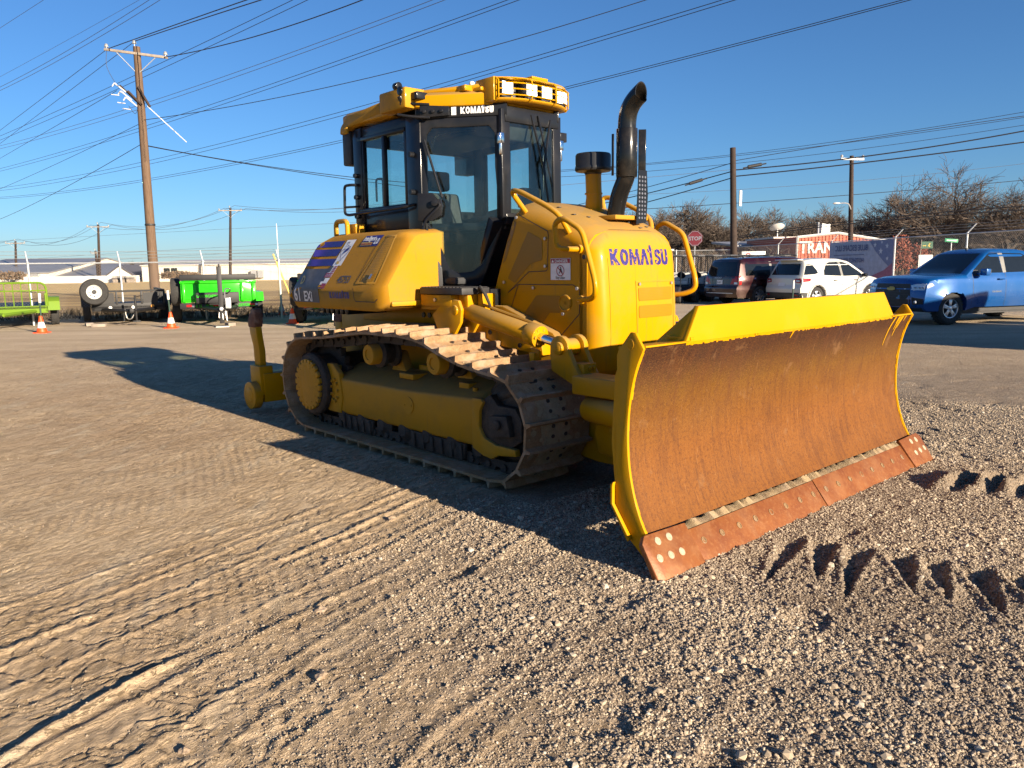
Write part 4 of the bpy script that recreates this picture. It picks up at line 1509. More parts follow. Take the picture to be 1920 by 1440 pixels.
pc = smooth_path([(2.40, .1, 1.90), (2.41, .1, 2.0), (2.405, .1, 2.10), (2.40, .1, 2.22)], 4)
b.tube(pc, [.066] * 5 + [.062] * (len(pc) - 5), 20)
b.cyl((2.40, .1, 1.90), (2.40, .1, 1.93), .09, n=20)
b.cyl((2.405, .1, 2.05), (2.405, .1, 2.06), .070, n=20)
pcp = b.build('intake_pipe', M['yellow'], DZ)
b = MB()
b.lathe([(.05, 2.19), (.062, 2.20), (.07, 2.215), (.135, 2.225), (.142, 2.235), (.142, 2.255), (.138, 2.262), (.138, 2.345), (.130, 2.358), (.06, 2.364), (.0, 2.364)], (2.40, .1, 0), 'z', 40)
b.build('precleaner_bowl', plain('black_plastic_bowl', (.015, .016, .018), .42, 0, .2, 20), pcp)

# ---- handrails on the hood
for s in (1, -1):
    b = MB()
    b.tube(round_path([N(2.22, s * .45, 1.90), N(2.12, s * .52, 2.07), N(2.24, s * .54, 2.055), N(2.52, s * .53, 1.93), N(2.64, s * .52, 1.86), N(2.69, s * .47, 1.73)], .06), .020, 10)
    b.build('grab_rail', M['yellow'], DZ)
    b = MB()
    b.tube(round_path([N(2.80, s * .49, 1.615), N(2.76, s * .57, 1.615), N(2.665, s * .58, 1.625), N(2.645, s * .58, 1.80), N(2.73, s * .58, 1.835), N(2.91, s * .58, 1.74), N(3.03, s * .58, 1.40), N(3.04, s * .58, 1.31), N(2.96, s * .54, 1.27), N(2.80, s * .49, 1.26)], .055), .020, 10)
    for x, z in ((2.80, 1.615), (2.82, 1.26)):
        b.cyl(N(x, s * .48, z), N(x, s * .505, z), .032, n=14)
    b.build('grab_rail', M['yellow'], DZ)

# ---- lift cylinders
for s in (1, -1):
    b = MB()
    b.cyl(N(1.88, s * .77, 1.165), N(2.66, s * .77, 1.015), .066, n=24)
    b.cyl(N(2.58, s * .77, 1.031), N(2.69, s * .77, 1.009), .080, n=24)
    b.cyl(N(1.82, s * .77, 1.176), N(1.90, s * .77, 1.161), .05, n=20)
    cyl_ = b.build('lift_cylinder', M['yellow'], DZ, .006)
    b = MB()
    b.cyl(N(2.69, s * .77, 1.009), N(3.0, s * .77, .95), .033, n=20)
    b.build('cylinder_rod', M['chrome'], cyl_)
    b = MB()
    for k in range(6):
        a = 2 * pi * k / 6
        b.cyl(N(2.69, s * .77 + .055 * cos(a), 1.009 + .055 * sin(a)), N(2.702, s * .77 + .055 * cos(a), 1.007 + .055 * sin(a)), .011, n=6)
    b.tube(smooth_path([N(1.95, s * .72, 1.23), N(2.2, s * .72, 1.175), N(2.5, s * .73, 1.115), N(2.6, s * .74, 1.09)]), .012, 6)
    build_each(b, 'cylinder_bolt', M['yellow_dusty'], cyl_)
    b = MB()
    b.prism([(1.56, 1.13), (1.66, 1.20), (1.80, 1.26), (1.90, 1.25), (1.935, 1.18), (1.92, 1.08), (1.80, .93), (1.66, .96)], *sorted((-s * .845, -s * .875)))
    b.prism([(1.56, 1.13), (1.66, 1.20), (1.80, 1.26), (1.90, 1.25), (1.935, 1.18), (1.92, 1.08), (1.80, .93), (1.66, .96)], *sorted((-s * .66, -s * .69)))
    b.cyl(N(1.86, s * .66, 1.175), N(1.86, s * .89, 1.175), .04, n=16)
    b.prism([(2.50, .92), (2.60, .90), (2.60, .80), (2.56, .80)], *sorted((-s * .67, -s * .70)))
    b.prism([(2.62, .90), (2.68, .90), (2.66, .80), (2.63, .80)], *sorted((-s * .79, -s * .82)))
    b.build('cylinder_yoke', M['yellow'], DZ, .008)
    # clevis on the push frame
    b = MB()
    for n0, n1 in ((.83, .87), (.67, .71)):
        lp = [(2.90, .80), (2.885, .90)] + [(2.97 + .085 * cos(radians(a)), .955 + .085 * sin(radians(a))) for a in range(170, -20, -20)] + [(3.10, .86), (3.20, .72), (3.18, .68), (3.10, .72)]
        b.prism(lp, *sorted((-s * n0, -s * n1)))
    b.cyl(N(2.97, s * .655, .955), N(2.97, s * .89, .955), .045, n=18)
    b.cyl(N(2.965, s * .72, .955), N(2.965, s * .82, .955), .062, n=18)
    b.cyl(N(2.97, s * .885, .955), N(2.97, s * .892, .955), .03, n=14)
    b.box(3.04, 3.16, *sorted((-s * .71, -s * .83)), .73, .86)
    for x, z in ((3.16, .83), (3.16, .77)):
        b.cyl((x, -s * .775, z), (x + .012, -s * .775, z), .016, n=6)
        b.cyl((x, -s * .735, z), (x + .012, -s * .735, z), .016, n=6)
    b.build('lift_clevis', M['yellow'], DZ, .006)

# ---- C-frame that carries the blade
b = MB()
for s in (1, -1):
    b.prism([(2.55, .20), (2.60, .46), (3.10, .50), (3.80, .46), (3.95, .36), (3.95, .16), (3.10, .15)], *sorted((-s * .34, -s * .62)))
    b.loft([[(x, -s * (n_ + dy), z + dz) for dy, dz in ((-.16, -.14), (.16, -.14), (.20, 0), (.16, .14), (-.16, .14), (-.2, 0))] for x, n_, z in ((3.22, .60, .40), (3.42, .62, .39), (3.75, .40, .36), (3.95, .1, .34))])
b.box(3.75, 4.08, -.55, .55, .16, .50)
b.build('push_frame', M['yellow'], DZ, .02)
b = MB()
for s in (1, -1):
    b.box(3.17, 4.08, *sorted((-s * .74, -s * .96)), .68, .80)
    b.cyl(N(3.24, s * .86, .58), N(4.05, s * 1.08, .60), .085, n=20)
    b.cyl(N(3.3, s * .40, .92), N(4.05, s * 1.0, .86), .05, n=16)
build_each(b, 'angle_cylinder', M['yellow'], DZ, bevel=.012)
b = MB()
sidebox(b, 3.40, 3.72, .72, .86, .44, .49)
for k in range(7): b.prism([(3.41 + k * .045, .49), (3.445 + k * .045, .49), (3.428 + k * .045, .515)], -.86, -.72)
b.build('foot_step', M['yellow_dusty'], DZ, .003)
b = MB()
b.cyl((4.0, 0, .3), (4.16, 0, .34), .16, .12, 20)
b.box(3.98, 4.12, -.35, .35, .55, 1.02)
for s in (1, -1): b.box(4.0, 4.12, *sorted((-s * .95, -s * 1.15)), .50, .95)
b.build('blade_pivot', M['yellow'], DZ, .02)

# ---- the blade
BW = 1.60
FP = [(4.262, 1.10), (4.225, 1.02), (4.195, .92), (4.174, .80), (4.166, .68), (4.170, .56), (4.186, .45), (4.215, .34), (4.255, .24), (4.292, .175)]
blade = empty('blade'); blade.parent = DZ
b = MB()
fine = smooth_path([(x, 0, z) for x, z in FP], 3)
fp2 = [(p.x, p.z) for p in fine]
ny = 24
rings = []
for k in range(ny + 1):
    y = -BW + 2 * BW * k / ny
    rings.append([(x, y, z) for x, z in fp2] + [(x - .035, y, z - .004) for x, z in fp2[::-1]])
b.loft(rings)
b.build('moldboard', M['rust_gloss_blade'], blade)
# yellow back plate, ribs and top tube behind the moldboard
b = MB()
b.prism([(x - .037, z) for x, z in fp2] + [(4.17, .17), (4.08, .24), (4.04, .60), (4.06, .95), (4.12, 1.09)], -BW + .02, BW - .02)
b.build('blade_back', M['yellow_fresh'], blade, .006)
# end plates
for s in (1, -1):
    b = MB()
    front = [(x + .010, z) for x, z in fp2]
    lp = [(4.222, 1.175), (4.19, 1.178)] + [(4.115, 1.085), (4.105, 1.06), (4.105, .40), (4.085, .38), (4.085, .30), (4.20, .125), (4.335, .02), (4.385, .02), (4.33, .12)] + front[::-1]
    b.prism(lp, *sorted((-s * 1.60, -s * 1.617)))
    e = b.build('end_plate', M['yellow_fresh'], blade, .004)
    b = MB()
    b.prism(ring2(4.192, 1.118, .020, 14, .026), *sorted((-s * 1.617, -s * 1.620)))
    b.build('lifting_eye', M['yellow'] if s == 1 else M['black'], blade)
    b = MB()
    b.prism([(4.105, .415), (4.085, .40), (4.085, .30), (4.20, .125), (4.215, .14), (4.10, .30), (4.10, .39)], *sorted((-s * 1.617, -s * 1.640)))
    b.build('wear_strip', M['yellow_fresh'], blade, .003)
# top corner flange between end plate and spill guard
b = MB()
for s in (1, -1):
    b.prism([(4.10, 1.085), (4.272, 1.104), (4.272, 1.114), (4.10, 1.10)], *sorted((-s * 1.235, -s * 1.60)))
    b.prism([(4.12, -s * 1.235), (4.272, -s * 1.235), (4.268, -s * 1.20), (4.12, -s * 1.18)], 1.114, 1.13, 'z')
b.build('top_flange', M['yellow_fresh'], blade, .002)
# sloping yellow spill guard
b = MB()
v = [(4.268, -1.27, 1.106), (4.268, 1.27, 1.106), (4.245, 1.13, 1.285), (4.245, -1.13, 1.285)]
v2 = [(x - .03, y, z) for x, y, z in v]
b.add(v + v2, [(0, 1, 2, 3), (7, 6, 5, 4), (0, 4, 5, 1), (1, 5, 6, 2), (2, 6, 7, 3), (3, 7, 4, 0)])
for s in (1, -1):
    q = [(4.24, -s * 1.265, 1.10), (4.222, -s * 1.128, 1.283), (4.02, -s * 1.20, 1.09)]
    q2 = [(x, y + s * .02, z) for x, y, z in q]
    b.add(q + q2, [(0, 1, 2), (5, 4, 3), (0, 3, 4, 1), (1, 4, 5, 2), (2, 5, 3, 0)])
b.build('spill_guard', M['yellow_fresh'], blade, .003)
# edge of the sprayed paint along the seam and the runs at the far corner
b = MB()
BF = Frame((4.5, 0, 0), (0, 1, 0), (0, 0, 1), None, 0, (1, 0, 0))
rr = random.Random(3)
def face_x(z):
    for (x0, z0), (x1, z1) in zip(fp2[:-1], fp2[1:]):
        if z1 <= z <= z0: return x1 + (x0 - x1) * (z - z1) / (z0 - z1)
    return fp2[0][0]
y = -1.26
while y < 1.25:
    y2 = y + rr.uniform(.01, .035)
    d = rr.uniform(.004, .014)
    b.add([(face_x(1.10) + .004, y, 1.109), (face_x(1.10) + .004, y2, 1.109), (face_x(1.10 - d) + .003, y2, 1.10 - d * rr.uniform(.7, 1.2)), (face_x(1.10 - d) + .003, y, 1.10 - d)], [(0, 1, 2, 3)])
    y = y2
for yy, ln in ((1.32, .21), (1.40, .10), (1.43, .15), (1.45, .09), (1.385, .05), (-.16, .05), (1.50, .04)):
    n_ = 8
    for k in range(n_):
        z0, z1 = 1.10 - ln * k / n_, 1.10 - ln * (k + 1) / n_
        w0, w1 = .008 * (1 - k / n_) + .004, .008 * (1 - (k + 1) / n_) + .003
        j0, j1 = -.04 * k / n_ * (ln / .2), -.04 * (k + 1) / n_ * (ln / .2)
        b.add([(face_x(z0) + .003, yy - w0 + j0, z0), (face_x(z0) + .003, yy + w0 + j0, z0), (face_x(z1) + .003, yy + w1 + j1, z1), (face_x(z1) + .003, yy - w1 + j1, z1)], [(0, 1, 2, 3)])
for s in (1, -1):
    for (x0, z0), (x1, z1) in zip(fp2[:-1], fp2[1:]):
        w = rr.uniform(.004, .016) if z0 > .8 else rr.uniform(.002, .008)
        b.add([(x0 + .003, -s * 1.60, z0), (x1 + .003, -s * 1.60, z1), (x1 + .003, -s * (1.60 - w), z1), (x0 + .003, -s * (1.60 - w), z0)], [(0, 1, 2, 3)])
b.build('overspray', M['yellow_fresh'], blade)
# cutting edge in two lengths, two end bits, a mud-filled ledge
up_ = Vector((-.145, 0, .19)).normalized()
def edge_block(y0, y1, h, fx, th=.03, name='cutting_edge', x0=4.452, jag=True):
    b = MB()
    n_ = 14
    rings = []
    rj = random.Random(int(y0 * 100) + 9)
    for k in range(n_ + 1):
        y = y0 + (y1 - y0) * k / n_
        j = rj.uniform(0, .008) if jag else 0
        bot = Vector((x0, y, .0 + j)) + up_ * 0
        top = Vector((x0, y, 0)) + up_ * h
        off = Vector((up_.z, 0, -up_.x)) * fx
        rings.append([bot + off, top + off, top + off - Vector((up_.z, 0, -up_.x)) * th, bot + off - Vector((up_.z, 0, -up_.x)) * th * 1.2])
    b.loft(rings)
    return b.build(name, M['rust_edge'], blade, .003)
nrmE = Vector((up_.z, 0, -up_.x))
e1 = edge_block(-1.335, -.01, .185, .0)
e2 = edge_block(.0, 1.335, .190, .0)
eb = []
for s in (1, -1):
    b = MB()
    y0, y1 = -s * 1.335, -s * 1.70
    a = Vector((4.455, y0, .0)); 
    ring = []
    for y, hh in ((y0, .225), (-s * 1.66, .235), (-s * 1.70, .20)):
        bot = Vector((4.455 if y != y1 else 4.43, y, 0)); top = Vector((4.455, y, 0)) + up_ * hh
        ring.append([bot + nrmE * .012, top + nrmE * .012, top - nrmE * .02, bot - nrmE * .02])
    b.loft(ring)
    eb.append(b.build('end_bit', M['rust_edge'], blade, .006))
b = MB()
rj = random.Random(4)
rings = []
for k in range(160):
    y = -1.33 + 2.66 * k / 159
    t = Vector((4.452, y, 0)) + up_ * .188
    j = rj.uniform(-.012, .014)
    rings.append([t + nrmE * -.002, t + up_ * (.035 + j) - nrmE * (.026 - j), t + up_ * (.045 + j) - nrmE * .045, t - nrmE * .05])
b.loft(rings)
b.build('packed_mud', M['dry_mud'], blade)
b = MB()
b.lathe([(.019, 0), (.019, .003), (.014, .004), (.013, .001), (.0, .001)], n=14)
bolt_me = b.build('edge_bolt', M['bolt_brown'], None).data
b = MB()
b.lathe([(.021, 0), (.021, .004), (.016, .006), (.013, .006), (.0, .006)], n=14)
bolt2_me = b.build('end_bolt', M['bolt_pale'], None).data
for nm in ('edge_bolt', 'end_bolt'): bpy.data.objects.remove(bpy.data.objects[nm])
qn = nrmE.to_track_quat('Z', 'Y').to_matrix().to_4x4()
def put_bolt(me, name, y, h, par, off):
    o = bpy.data.objects.new(name, me); COL.objects.link(o); o.parent = par
    p = Vector((4.452, y, 0)) + up_ * h + nrmE * off
    o.matrix_local = Matrix.Translation(p) @ qn
for k in range(16):
    y = -1.25 + 2.5 * k / 15
    put_bolt(bolt_me, 'edge_bolt', y, .105, blade, .0005)
for i, s in enumerate((1, -1)):
    for dy, h in ((.20, .185), (.11, .185), (.235, .095), (.15, .100), (.065, .105)):
        put_bolt(bolt2_me, 'end_bolt', -s * (1.70 - dy), h, blade, .0125)

# ---- cab
cab = empty('cab'); cab.parent = DZ
RB, BB, AA = (.24, .72), (1.25, .72), (1.80, .28)
def plan(dx=0, g=0.0):
    """hexagonal outline grown by g"""
    return [(RB[0] - g, .72 + g), (BB[0] + g * .4, .72 + g), (AA[0] + g, .28 + g * .6), (AA[0] + g, -.28 - g * .6), (BB[0] + g * .4, -.72 - g), (RB[0] - g, -.72 - g)]
def post(mb, x, n, z0, z1, w=.04, d=.04, lean=0.0, mi=0):
    mb.box(x - w, x + w, -n - d, -n + d, z0, z1, mi)
b = MB()
for s in (1, -1):
    sidebox(b, .235, .375, s * .675, s * .735, 1.83, 2.74)
    sidebox(b, 1.07, 1.27, s * .665, s * .732, 1.30, 2.74)
    # A post with the front lower edge cut back
    P0, P1 = Vector(N(1.80, s * .30, 0)), Vector(N(1.55, s * .30, 0))
    b.prism([(1.755, 2.74), (1.82, 2.74), (1.825, 1.90), (1.79, 1.86), (1.745, 1.90)], *sorted((-s * .245, -s * .335)))
b.prism(plan(0, -.01), 1.80, 1.86, 'z')
b.prism([(p[0], -p[1]) for p in plan(0, -.02)], 2.68, 2.75, 'z')
# side walls beneath the rear windows
for s in (1, -1):
    sidebox(b, .24, 1.26, s * .69, s * .722, 1.82, 2.04)
    sidebox(b, .24, 1.26, s * .69, s * .722, 2.62, 2.74)
    sidebox(b, .30, 1.05, s * .722, s * .735, 2.005, 2.035)
    sidebox(b, .30, 1.05, s * .722, s * .735, 2.625, 2.66)
    sidebox(b, .70, .745, s * .70, s * .735, 2.035, 2.625)
    sidebox(b, .375, .40, s * .70, s * .73, 2.035, 2.625)
    sidebox(b, 1.03, 1.07, s * .70, s * .73, 2.035, 2.625)
b.box(.22, .26, -.70, .70, 1.82, 2.06)
b.box(.22, .26, -.70, .70, 2.60, 2.74)
b.box(.22, .26, -.04, .04, 2.06, 2.60)
# windscreen sill
b.box(1.79, 1.83, -.30, .30, 1.84, 1.93)
b.box(1.79, 1.83, -.30, .30, 2.64, 2.76)
b.prism([(1.80, 1.86), (1.55, 1.34), (.9, 1.30), (.9, 1.36), (1.52, 1.40), (1.74, 1.90)], -.42, .42)
b.build('cab_shell', M['black'], cab, .006)
# doors in the slanted front corners
for s in (1, -1):
    o = Vector(N(1.262, s * .728, 0)); e = Vector(N(1.815, s * .295, 0))
    a = (e - o).normalized(); LD = (e - o).length
    up = Vector((0, 0, 1)); nr = Vector((a.y, -a.x, 0)) * (1 if s == 1 else -1)
    outer = [(0, 1.32), (0, 1.7), (0, 2.2), (0, 2.71), (.20, 2.73), (LD - .04, 2.73), (LD, 2.70), (LD, 2.3), (LD, 1.92), (LD - .03, 1.84), (LD - .17, 1.46), (LD - .22, 1.36), (.30, 1.32), (.16, 1.32)]
    inner = [(.185, 1.57), (.14, 1.70), (.055, 1.86), (.055, 2.56), (.10, 2.615), (LD - .13, 2.615), (LD - .085, 2.56), (LD - .085, 2.30), (LD - .06, 1.95), (LD - .075, 1.84), (LD - .20, 1.53), (LD - .29, 1.465), (.30, 1.455), (.22, 1.49)]
    outer[0], outer[1] = (0, 1.32), (0, 1.6)
    b = MB()
    th = .028
    def Q(u, v, t): return o + a * u + up * v + nr * t
    nn_ = len(outer)
    V = [Q(u, v, 0) for u, v in outer] + [Q(u, v, 0) for u, v in inner] + [Q(u, v, -th) for u, v in outer] + [Q(u, v, -th) for u, v in inner]
    Fc = []
    for i in range(nn_):
        j = (i + 1) % nn_
        Fc += [(i, j, nn_ + j, nn_ + i), (2 * nn_ + j, 2 * nn_ + i, 3 * nn_ + i, 3 * nn_ + j), (i, 2 * nn_ + i, 2 * nn_ + j, j), (nn_ + j, 3 * nn_ + j, 3 * nn_ + i, nn_ + i)]
    b.add(V, Fc)
    fr_o = b.build('door_frame', M['black'], cab, .005)
    b = MB()
    V = [Q(u, v, -.012) for u, v in inner] + [Q(u, v, -.018) for u, v in inner]
    b.add(V, [tuple(range(nn_)), tuple(range(2 * nn_ - 1, nn_ - 1, -1))])
    b.build('door_glass', M['cab_glass'], cab, smooth=False)
    b = MB()
    b.tube([Q(LD - .03, 2.38, .005), Q(LD - .03, 2.39, .035), Q(LD - .03, 2.52, .035), Q(LD - .03, 2.53, .005)], .014, 8)
    b.box(-.022, .022, -.02, .02, -.03, .05, M=Matrix.Translation(Q(LD - .03, 2.50, .03)))
    b.build('door_handle', M['chrome'], cab, .004)
    b = MB()
    b.tube([Q(.045, 2.52, .03), Q(.19, 2.06, .06)], .010, 8)
    b.build('gas_strut', M['black'], cab)
    # black latch housing
    b = MB()
    lp = [(-.02, 1.88), (-.02, 2.10), (.10, 2.10), (.14, 2.05), (.17, 2.05), (.185, 2.0), (.17, 1.92), (.10, 1.88)]
    V = [Q(u, v, .004) for u, v in lp] + [Q(u, v, .045) for u, v in lp]
    k_ = len(lp)
    b.add(V, [tuple(range(k_)), tuple(range(2 * k_ - 1, k_ - 1, -1))] + [(i, (i + 1) % k_, k_ + (i + 1) % k_, k_ + i) for i in range(k_)])
    b.tube(smooth_path([Q(.12, 2.04, .06), Q(.17, 2.0, .07), Q(.10, 1.93, .07), Q(.05, 1.88, .06), Q(.02, 1.80, .05)]), .012, 8)
    b.cyl(Q(.13, 2.02, .04), Q(.13, 2.02, .085), .028, n=12)
    b.build('door_latch', M['black'], cab, .006)
    b = MB()
    b.cyl(Q(.05, 1.86, .05), Q(.05, 1.36, .04), .014, n=8)
    b.build('door_rod', M['grey_exhaust'], cab)
    # lower hinge plates
    b = MB()
    V = []
    for lp, t0, t1 in (([(.0, 1.33), (.0, 1.60), (.09, 1.60), (.13, 1.56), (.16, 1.50), (.17, 1.34)], .004, .025),
                       ([(-.10, 1.44), (-.06, 1.58), (-.02, 1.66), (-.015, 1.60), (-.02, 1.52), (-.015, 1.36), (-.04, 1.35), (-.05, 1.40)], -.01, .02),
                       ([(.03, 1.42), (.03, 1.58), (.075, 1.58), (.075, 1.42)], .025, .04)):
        k_ = len(lp); V = [Q(u, v, t0) for u, v in lp] + [Q(u, v, t1) for u, v in lp]
        b.add(V, [tuple(range(k_)), tuple(range(2 * k_ - 1, k_ - 1, -1))] + [(i, (i + 1) % k_, k_ + (i + 1) % k_, k_ + i) for i in range(k_)])
    b.cyl(Q(-.06, 1.51, .02), Q(.02, 1.51, .02), .016, n=8)
    b.build('door_hinge', paint('worn_black_plate', (.06, .06, .062), .55, .6, (.25, .22, .18)), cab, .005)
    # bolts on the posts
    b = MB()
    for z in (2.42, 2.12):
        b.cyl(N(1.17, s * .732, z), N(1.17, s * .775, z), .022, n=10)
    for z in (2.33, 2.14, 1.97):
        b.cyl(N(.30, s * .732, z), N(.30, s * .775, z), .020, n=10)
    build_each(b, 'post_stud', M['black'], cab)
    # header with the maker's name
    b = MB()
    hdr = Frame(Q(0, 0, .012), a, up, None, 0, nr)
    lp = [(-.03, 2.69), (-.03, 2.80), (LD + .02, 2.80), (LD + .02, 2.69)]
    k_ = 4
    V = [Q(u, v, -.03) for u, v in lp] + [Q(u, v, .012) for u, v in lp]
    b.add(V, [(0, 1, 2, 3), (7, 6, 5, 4)] + [(i, (i + 1) % 4, 4 + (i + 1) % 4, 4 + i) for i in range(4)])
    b.build('door_header', M['black'], cab, .004)
    if s == 1:
        b = MB()
        for lp in logo_loops(.27, .052): patch(b, hdr, [[(x + LD - .355, y + 2.712) for x, y in lp]], 0, 0, .003)
        b.build('header_lettering', M['decal_white'], cab)
        b = MB()
        patch(b, hdr, [[(LD - .43, 2.705), (LD - .39, 2.705), (LD - .39, 2.775), (LD - .43, 2.775)]], 0, 0, .003)
        b.build('header_sticker', M['decal_white'], cab)
    # folded mirror arm
    b = MB()
    b.prism([(0.0, 2.69), (.0, 2.79), (.24, 2.77), (.24, 2.70)], 0, .03, 'y', M=Matrix(((a.x, nr.x, 0, Q(.02, 0, .015).x), (a.y, nr.y, 0, Q(.02, 0, .015).y), (0, 0, 1, 0), (0, 0, 0, 1))))
    for u in (.06, .13, .20):
        b.cyl(Q(u, 2.735, .045), Q(u, 2.735, .065), .016, n=8)
    b.tube(smooth_path([Q(.10, 2.79, .04), Q(-.04, 2.80, .05), Q(-.14, 2.80, .06)]), .012, 6)
    b.tube(smooth_path([Q(.10, 2.69, .04), Q(-.04, 2.70, .06), Q(-.16, 2.72, .07)]), .012, 6)
    b.build('mirror_arm', M['black'], cab, .004)

# window panes
b = MB(); b.box(1.806, 1.812, -.26, .26, 1.93, 2.64); b.build('windscreen', M['cab_glass'], cab, smooth=False)
for s in (1, -1):
    for x0, x1, n0 in ((.40, .72, .712), (.72, 1.035, .704)):
        b = MB(); sidebox(b, x0, x1, s * n0, s * (n0 - .005), 2.03, 2.63); b.build('side_window', M['cab_glass'], cab, smooth=False)
    b = MB(); sidebox(b, .238, .243, s * .04, s * .68, 2.06, 2.60); b.build('rear_window', M['cab_glass'], cab, smooth=False)
# interior
b = MB()
b.box(.26, 1.55, -.62, .62, 1.36, 1.42)
b.box(.26, .60, -.66, .66, 1.42, 1.86)
b.box(.3, 1.05, .40, .66, 1.42, 1.98)
b.box(.3, 1.05, -.66, -.42, 1.42, 1.93)
b.prism([(1.30, 1.42), (1.55, 1.44), (1.76, 1.90), (1.70, 1.98), (1.52, 1.96), (1.42, 1.80)], -.26, .26)
b.box(1.60, 1.68, .02, .24, 1.99, 2.16)
b.prism([(.26, 2.66), (1.78, 2.66), (1.70, 2.52), (1.3, 2.60), (.4, 2.58)], -.28, .28)
b.build('cab_interior', M['interior'], cab, .02)
b = MB()
b.box(.55, 1.05, -.27, .27, 1.72, 1.86)
b.loft([[(x0 + .02, y * .9, z) if False else (x0, y, z) for x0, y in ((xx, -.24), (xx + .12, -.24), (xx + .12, .24), (xx, .24))] for xx, z in ((.52, 1.80), (.47, 2.0), (.42, 2.20))])
b.box(.42, .54, -.14, .14, 2.22, 2.40)
for s in (1, -1): b.box(.60, .98, *sorted((s * .30, s * .38)), 1.92, 1.98)
b.build('seat', M['seat'], cab, .04, 3)
b = MB()
for s in (1, -1):
    b.cyl((1.02, s * .34, 1.96), (1.05, s * .34, 2.12), .018, .028, 10)
b.tube(round_path([N(1.22, .60, 2.45), N(1.28, .58, 2.58), N(1.50, .42, 2.60), N(1.55, .38, 2.60)], .05), .012, 8)
b.tube(round_path([N(.42, .62, 2.1), N(.42, .62, 2.3), N(.50, .60, 2.3), N(.50, .60, 1.95)], .03), .010, 8)
b.cyl((1.66, -.12, 1.94), (1.66, -.12, 2.05), .014, n=8)
build_each(b, 'control_lever', M['grey_exhaust'], cab)
b = MB(); b.prism([(1.0, 1.50), (1.15, 1.50), (1.15, 1.70), (1.0, 1.70)], -.63, -.625); b.build('cab_notice', M['decal_white'], cab)

# roof
b = MB()
def roof_ring(g, z, xr=.14): 
    return [(xr, .77 + g, z), (1.28, .77 + g, z), (1.72 + g, .40 + g, z), (1.80 + g, .30, z), (1.80 + g, -.30, z), (1.72 + g, -.40 - g, z), (1.28, -.77 - g, z), (xr, -.77 - g, z)]
b.loft([roof_ring(-.02, 2.765), roof_ring(0.0, 2.775), roof_ring(0, 2.86), roof_ring(-.03, 2.885, .17), roof_ring(-.12, 2.90, .26)])
roof = b.build('roof', M['yellow'], DZ, .006)
b = MB()
for s in (1, -1):
    # overhang over the side windows at the rear
    b.prism([(.07, 2.71), (.09, 2.78), (.22, 2.862), (.86, 2.905), (.86, 2.80), (.24, 2.755), (.16, 2.73)], *sorted((-s * .60, -s * .775)))
    sidebox(b, .16, .25, s * .775, s * .80, 2.70, 2.76)
    # box at the front corner of the side
    sidebox(b, .88, 1.26, s * .60, s * .86, 2.765, 2.93)
build_each(b, 'roof_cowl', M['yellow_dusty'], roof, bevel=.02)
b = MB()
for s in (1, -1):
    sidebox(b, .06, .20, s * .56, s * .74, 2.44, 2.74)
b.build('air_duct_box', M['black_matt'], roof, .015)
b = MB()
sidebox(b, 1.22, 1.34, .58, .80, 2.83, 2.885)
b.cyl(N(1.20, .80, 2.90), N(1.20, .87, 2.90), .035, n=16)
b.cyl(N(1.10, .84, 2.95), N(1.16, .84, 2.95), .03, n=14)
b.cyl(N(1.20, .82, 2.78), N(1.20, .87, 2.86), .022, n=10)
build_each(b, 'roof_hook', M['black'], roof, bevel=.004)
b = MB()
b.tube([N(1.24, .66, 2.90), N(1.75, .32, 2.925)], .028, 6)
b.box(.5, 1.7, -.30, .30, 2.89, 2.92)
sidebox(b, 1.33, 1.70, .40, .44, 2.88, 2.91)
sidebox(b, 1.50, 1.60, .40, .52, 2.885, 2.93)
b.lathe([(.125, 2.90), (.12, 3.0), (.10, 3.03), (.06, 3.045), (0, 3.05)], (1.35, -.05, 0), 'z', 20)
sidebox(b, .3, .7, .2, .6, 2.89, 2.93)
b.build('roof_fitting', M['yellow'], roof, .006)
b = MB()
b.ball((1.58, -.43, 2.945), .025, 10)
b.cyl((1.62, .15, 2.95), (1.62, .15, 3.0), .012, n=6)
b.build('antenna_knob', M['white'], roof)
# light bar
b = MB()
arc = []
for k in range(13):
    t = -1 + 2 * k / 12
    arc.append((1.90 - .12 * abs(t) ** 3, .39 * t))
def lb_ring(x, y, g=0):
    return [(x - .16, y, 2.785 + g), (x + .02, y, 2.785 + g), (x + .05, y, 2.80 + g), (x + .05, y, 2.80 + .012), (x - .09, y, 2.80), (x - .09, y, 2.95), (x + .05, y, 2.955), (x + .05, y, 2.967), (x - .10, y, 2.972), (x - .16, y, 2.95)]
b.loft([lb_ring(x, y) for x, y in arc])
for s in (1, -1):
    b.box(1.60, 1.82, *sorted((s * .375, s * .41)), 2.79, 2.970)
    b.prism([(1.60, .40 * s), (1.80, .40 * s), (1.80, .30 * s), (1.50, .34 * s)], 2.90, 2.97, 'z')
b.box(1.80, 1.93, -.10, .08, 2.972, 2.995)
lb = b.build('light_bar', M['yellow'], roof, .012)
b = MB()
for z in (2.83, 2.875, 2.92):
    b.tube([(x + .065, y * 1.01, z) for x, y in arc], .005, 6)
for y in (-.39, -.14, .13, .39):
    k = min(range(13), key=lambda i: abs(arc[i][1] - y))
    b.tube([(arc[k][0] + .04, y, 2.79), (arc[k][0] + .075, y, 2.81), (arc[k][0] + .075, y, 2.94), (arc[k][0] + .04, y, 2.965)], .006, 6)
build_each(b, 'lamp_guard', M['yellow_fresh'], roof)
b = MB()
for (x0, y0), (x1, y1) in zip(arc[1:-2], arc[2:-1]):
    b.add([(x0 - .085, y0, 2.803), (x1 - .085, y1, 2.803), (x1 - .085, y1, 2.947), (x0 - .085, y0, 2.947)], [(0, 1, 2, 3)])
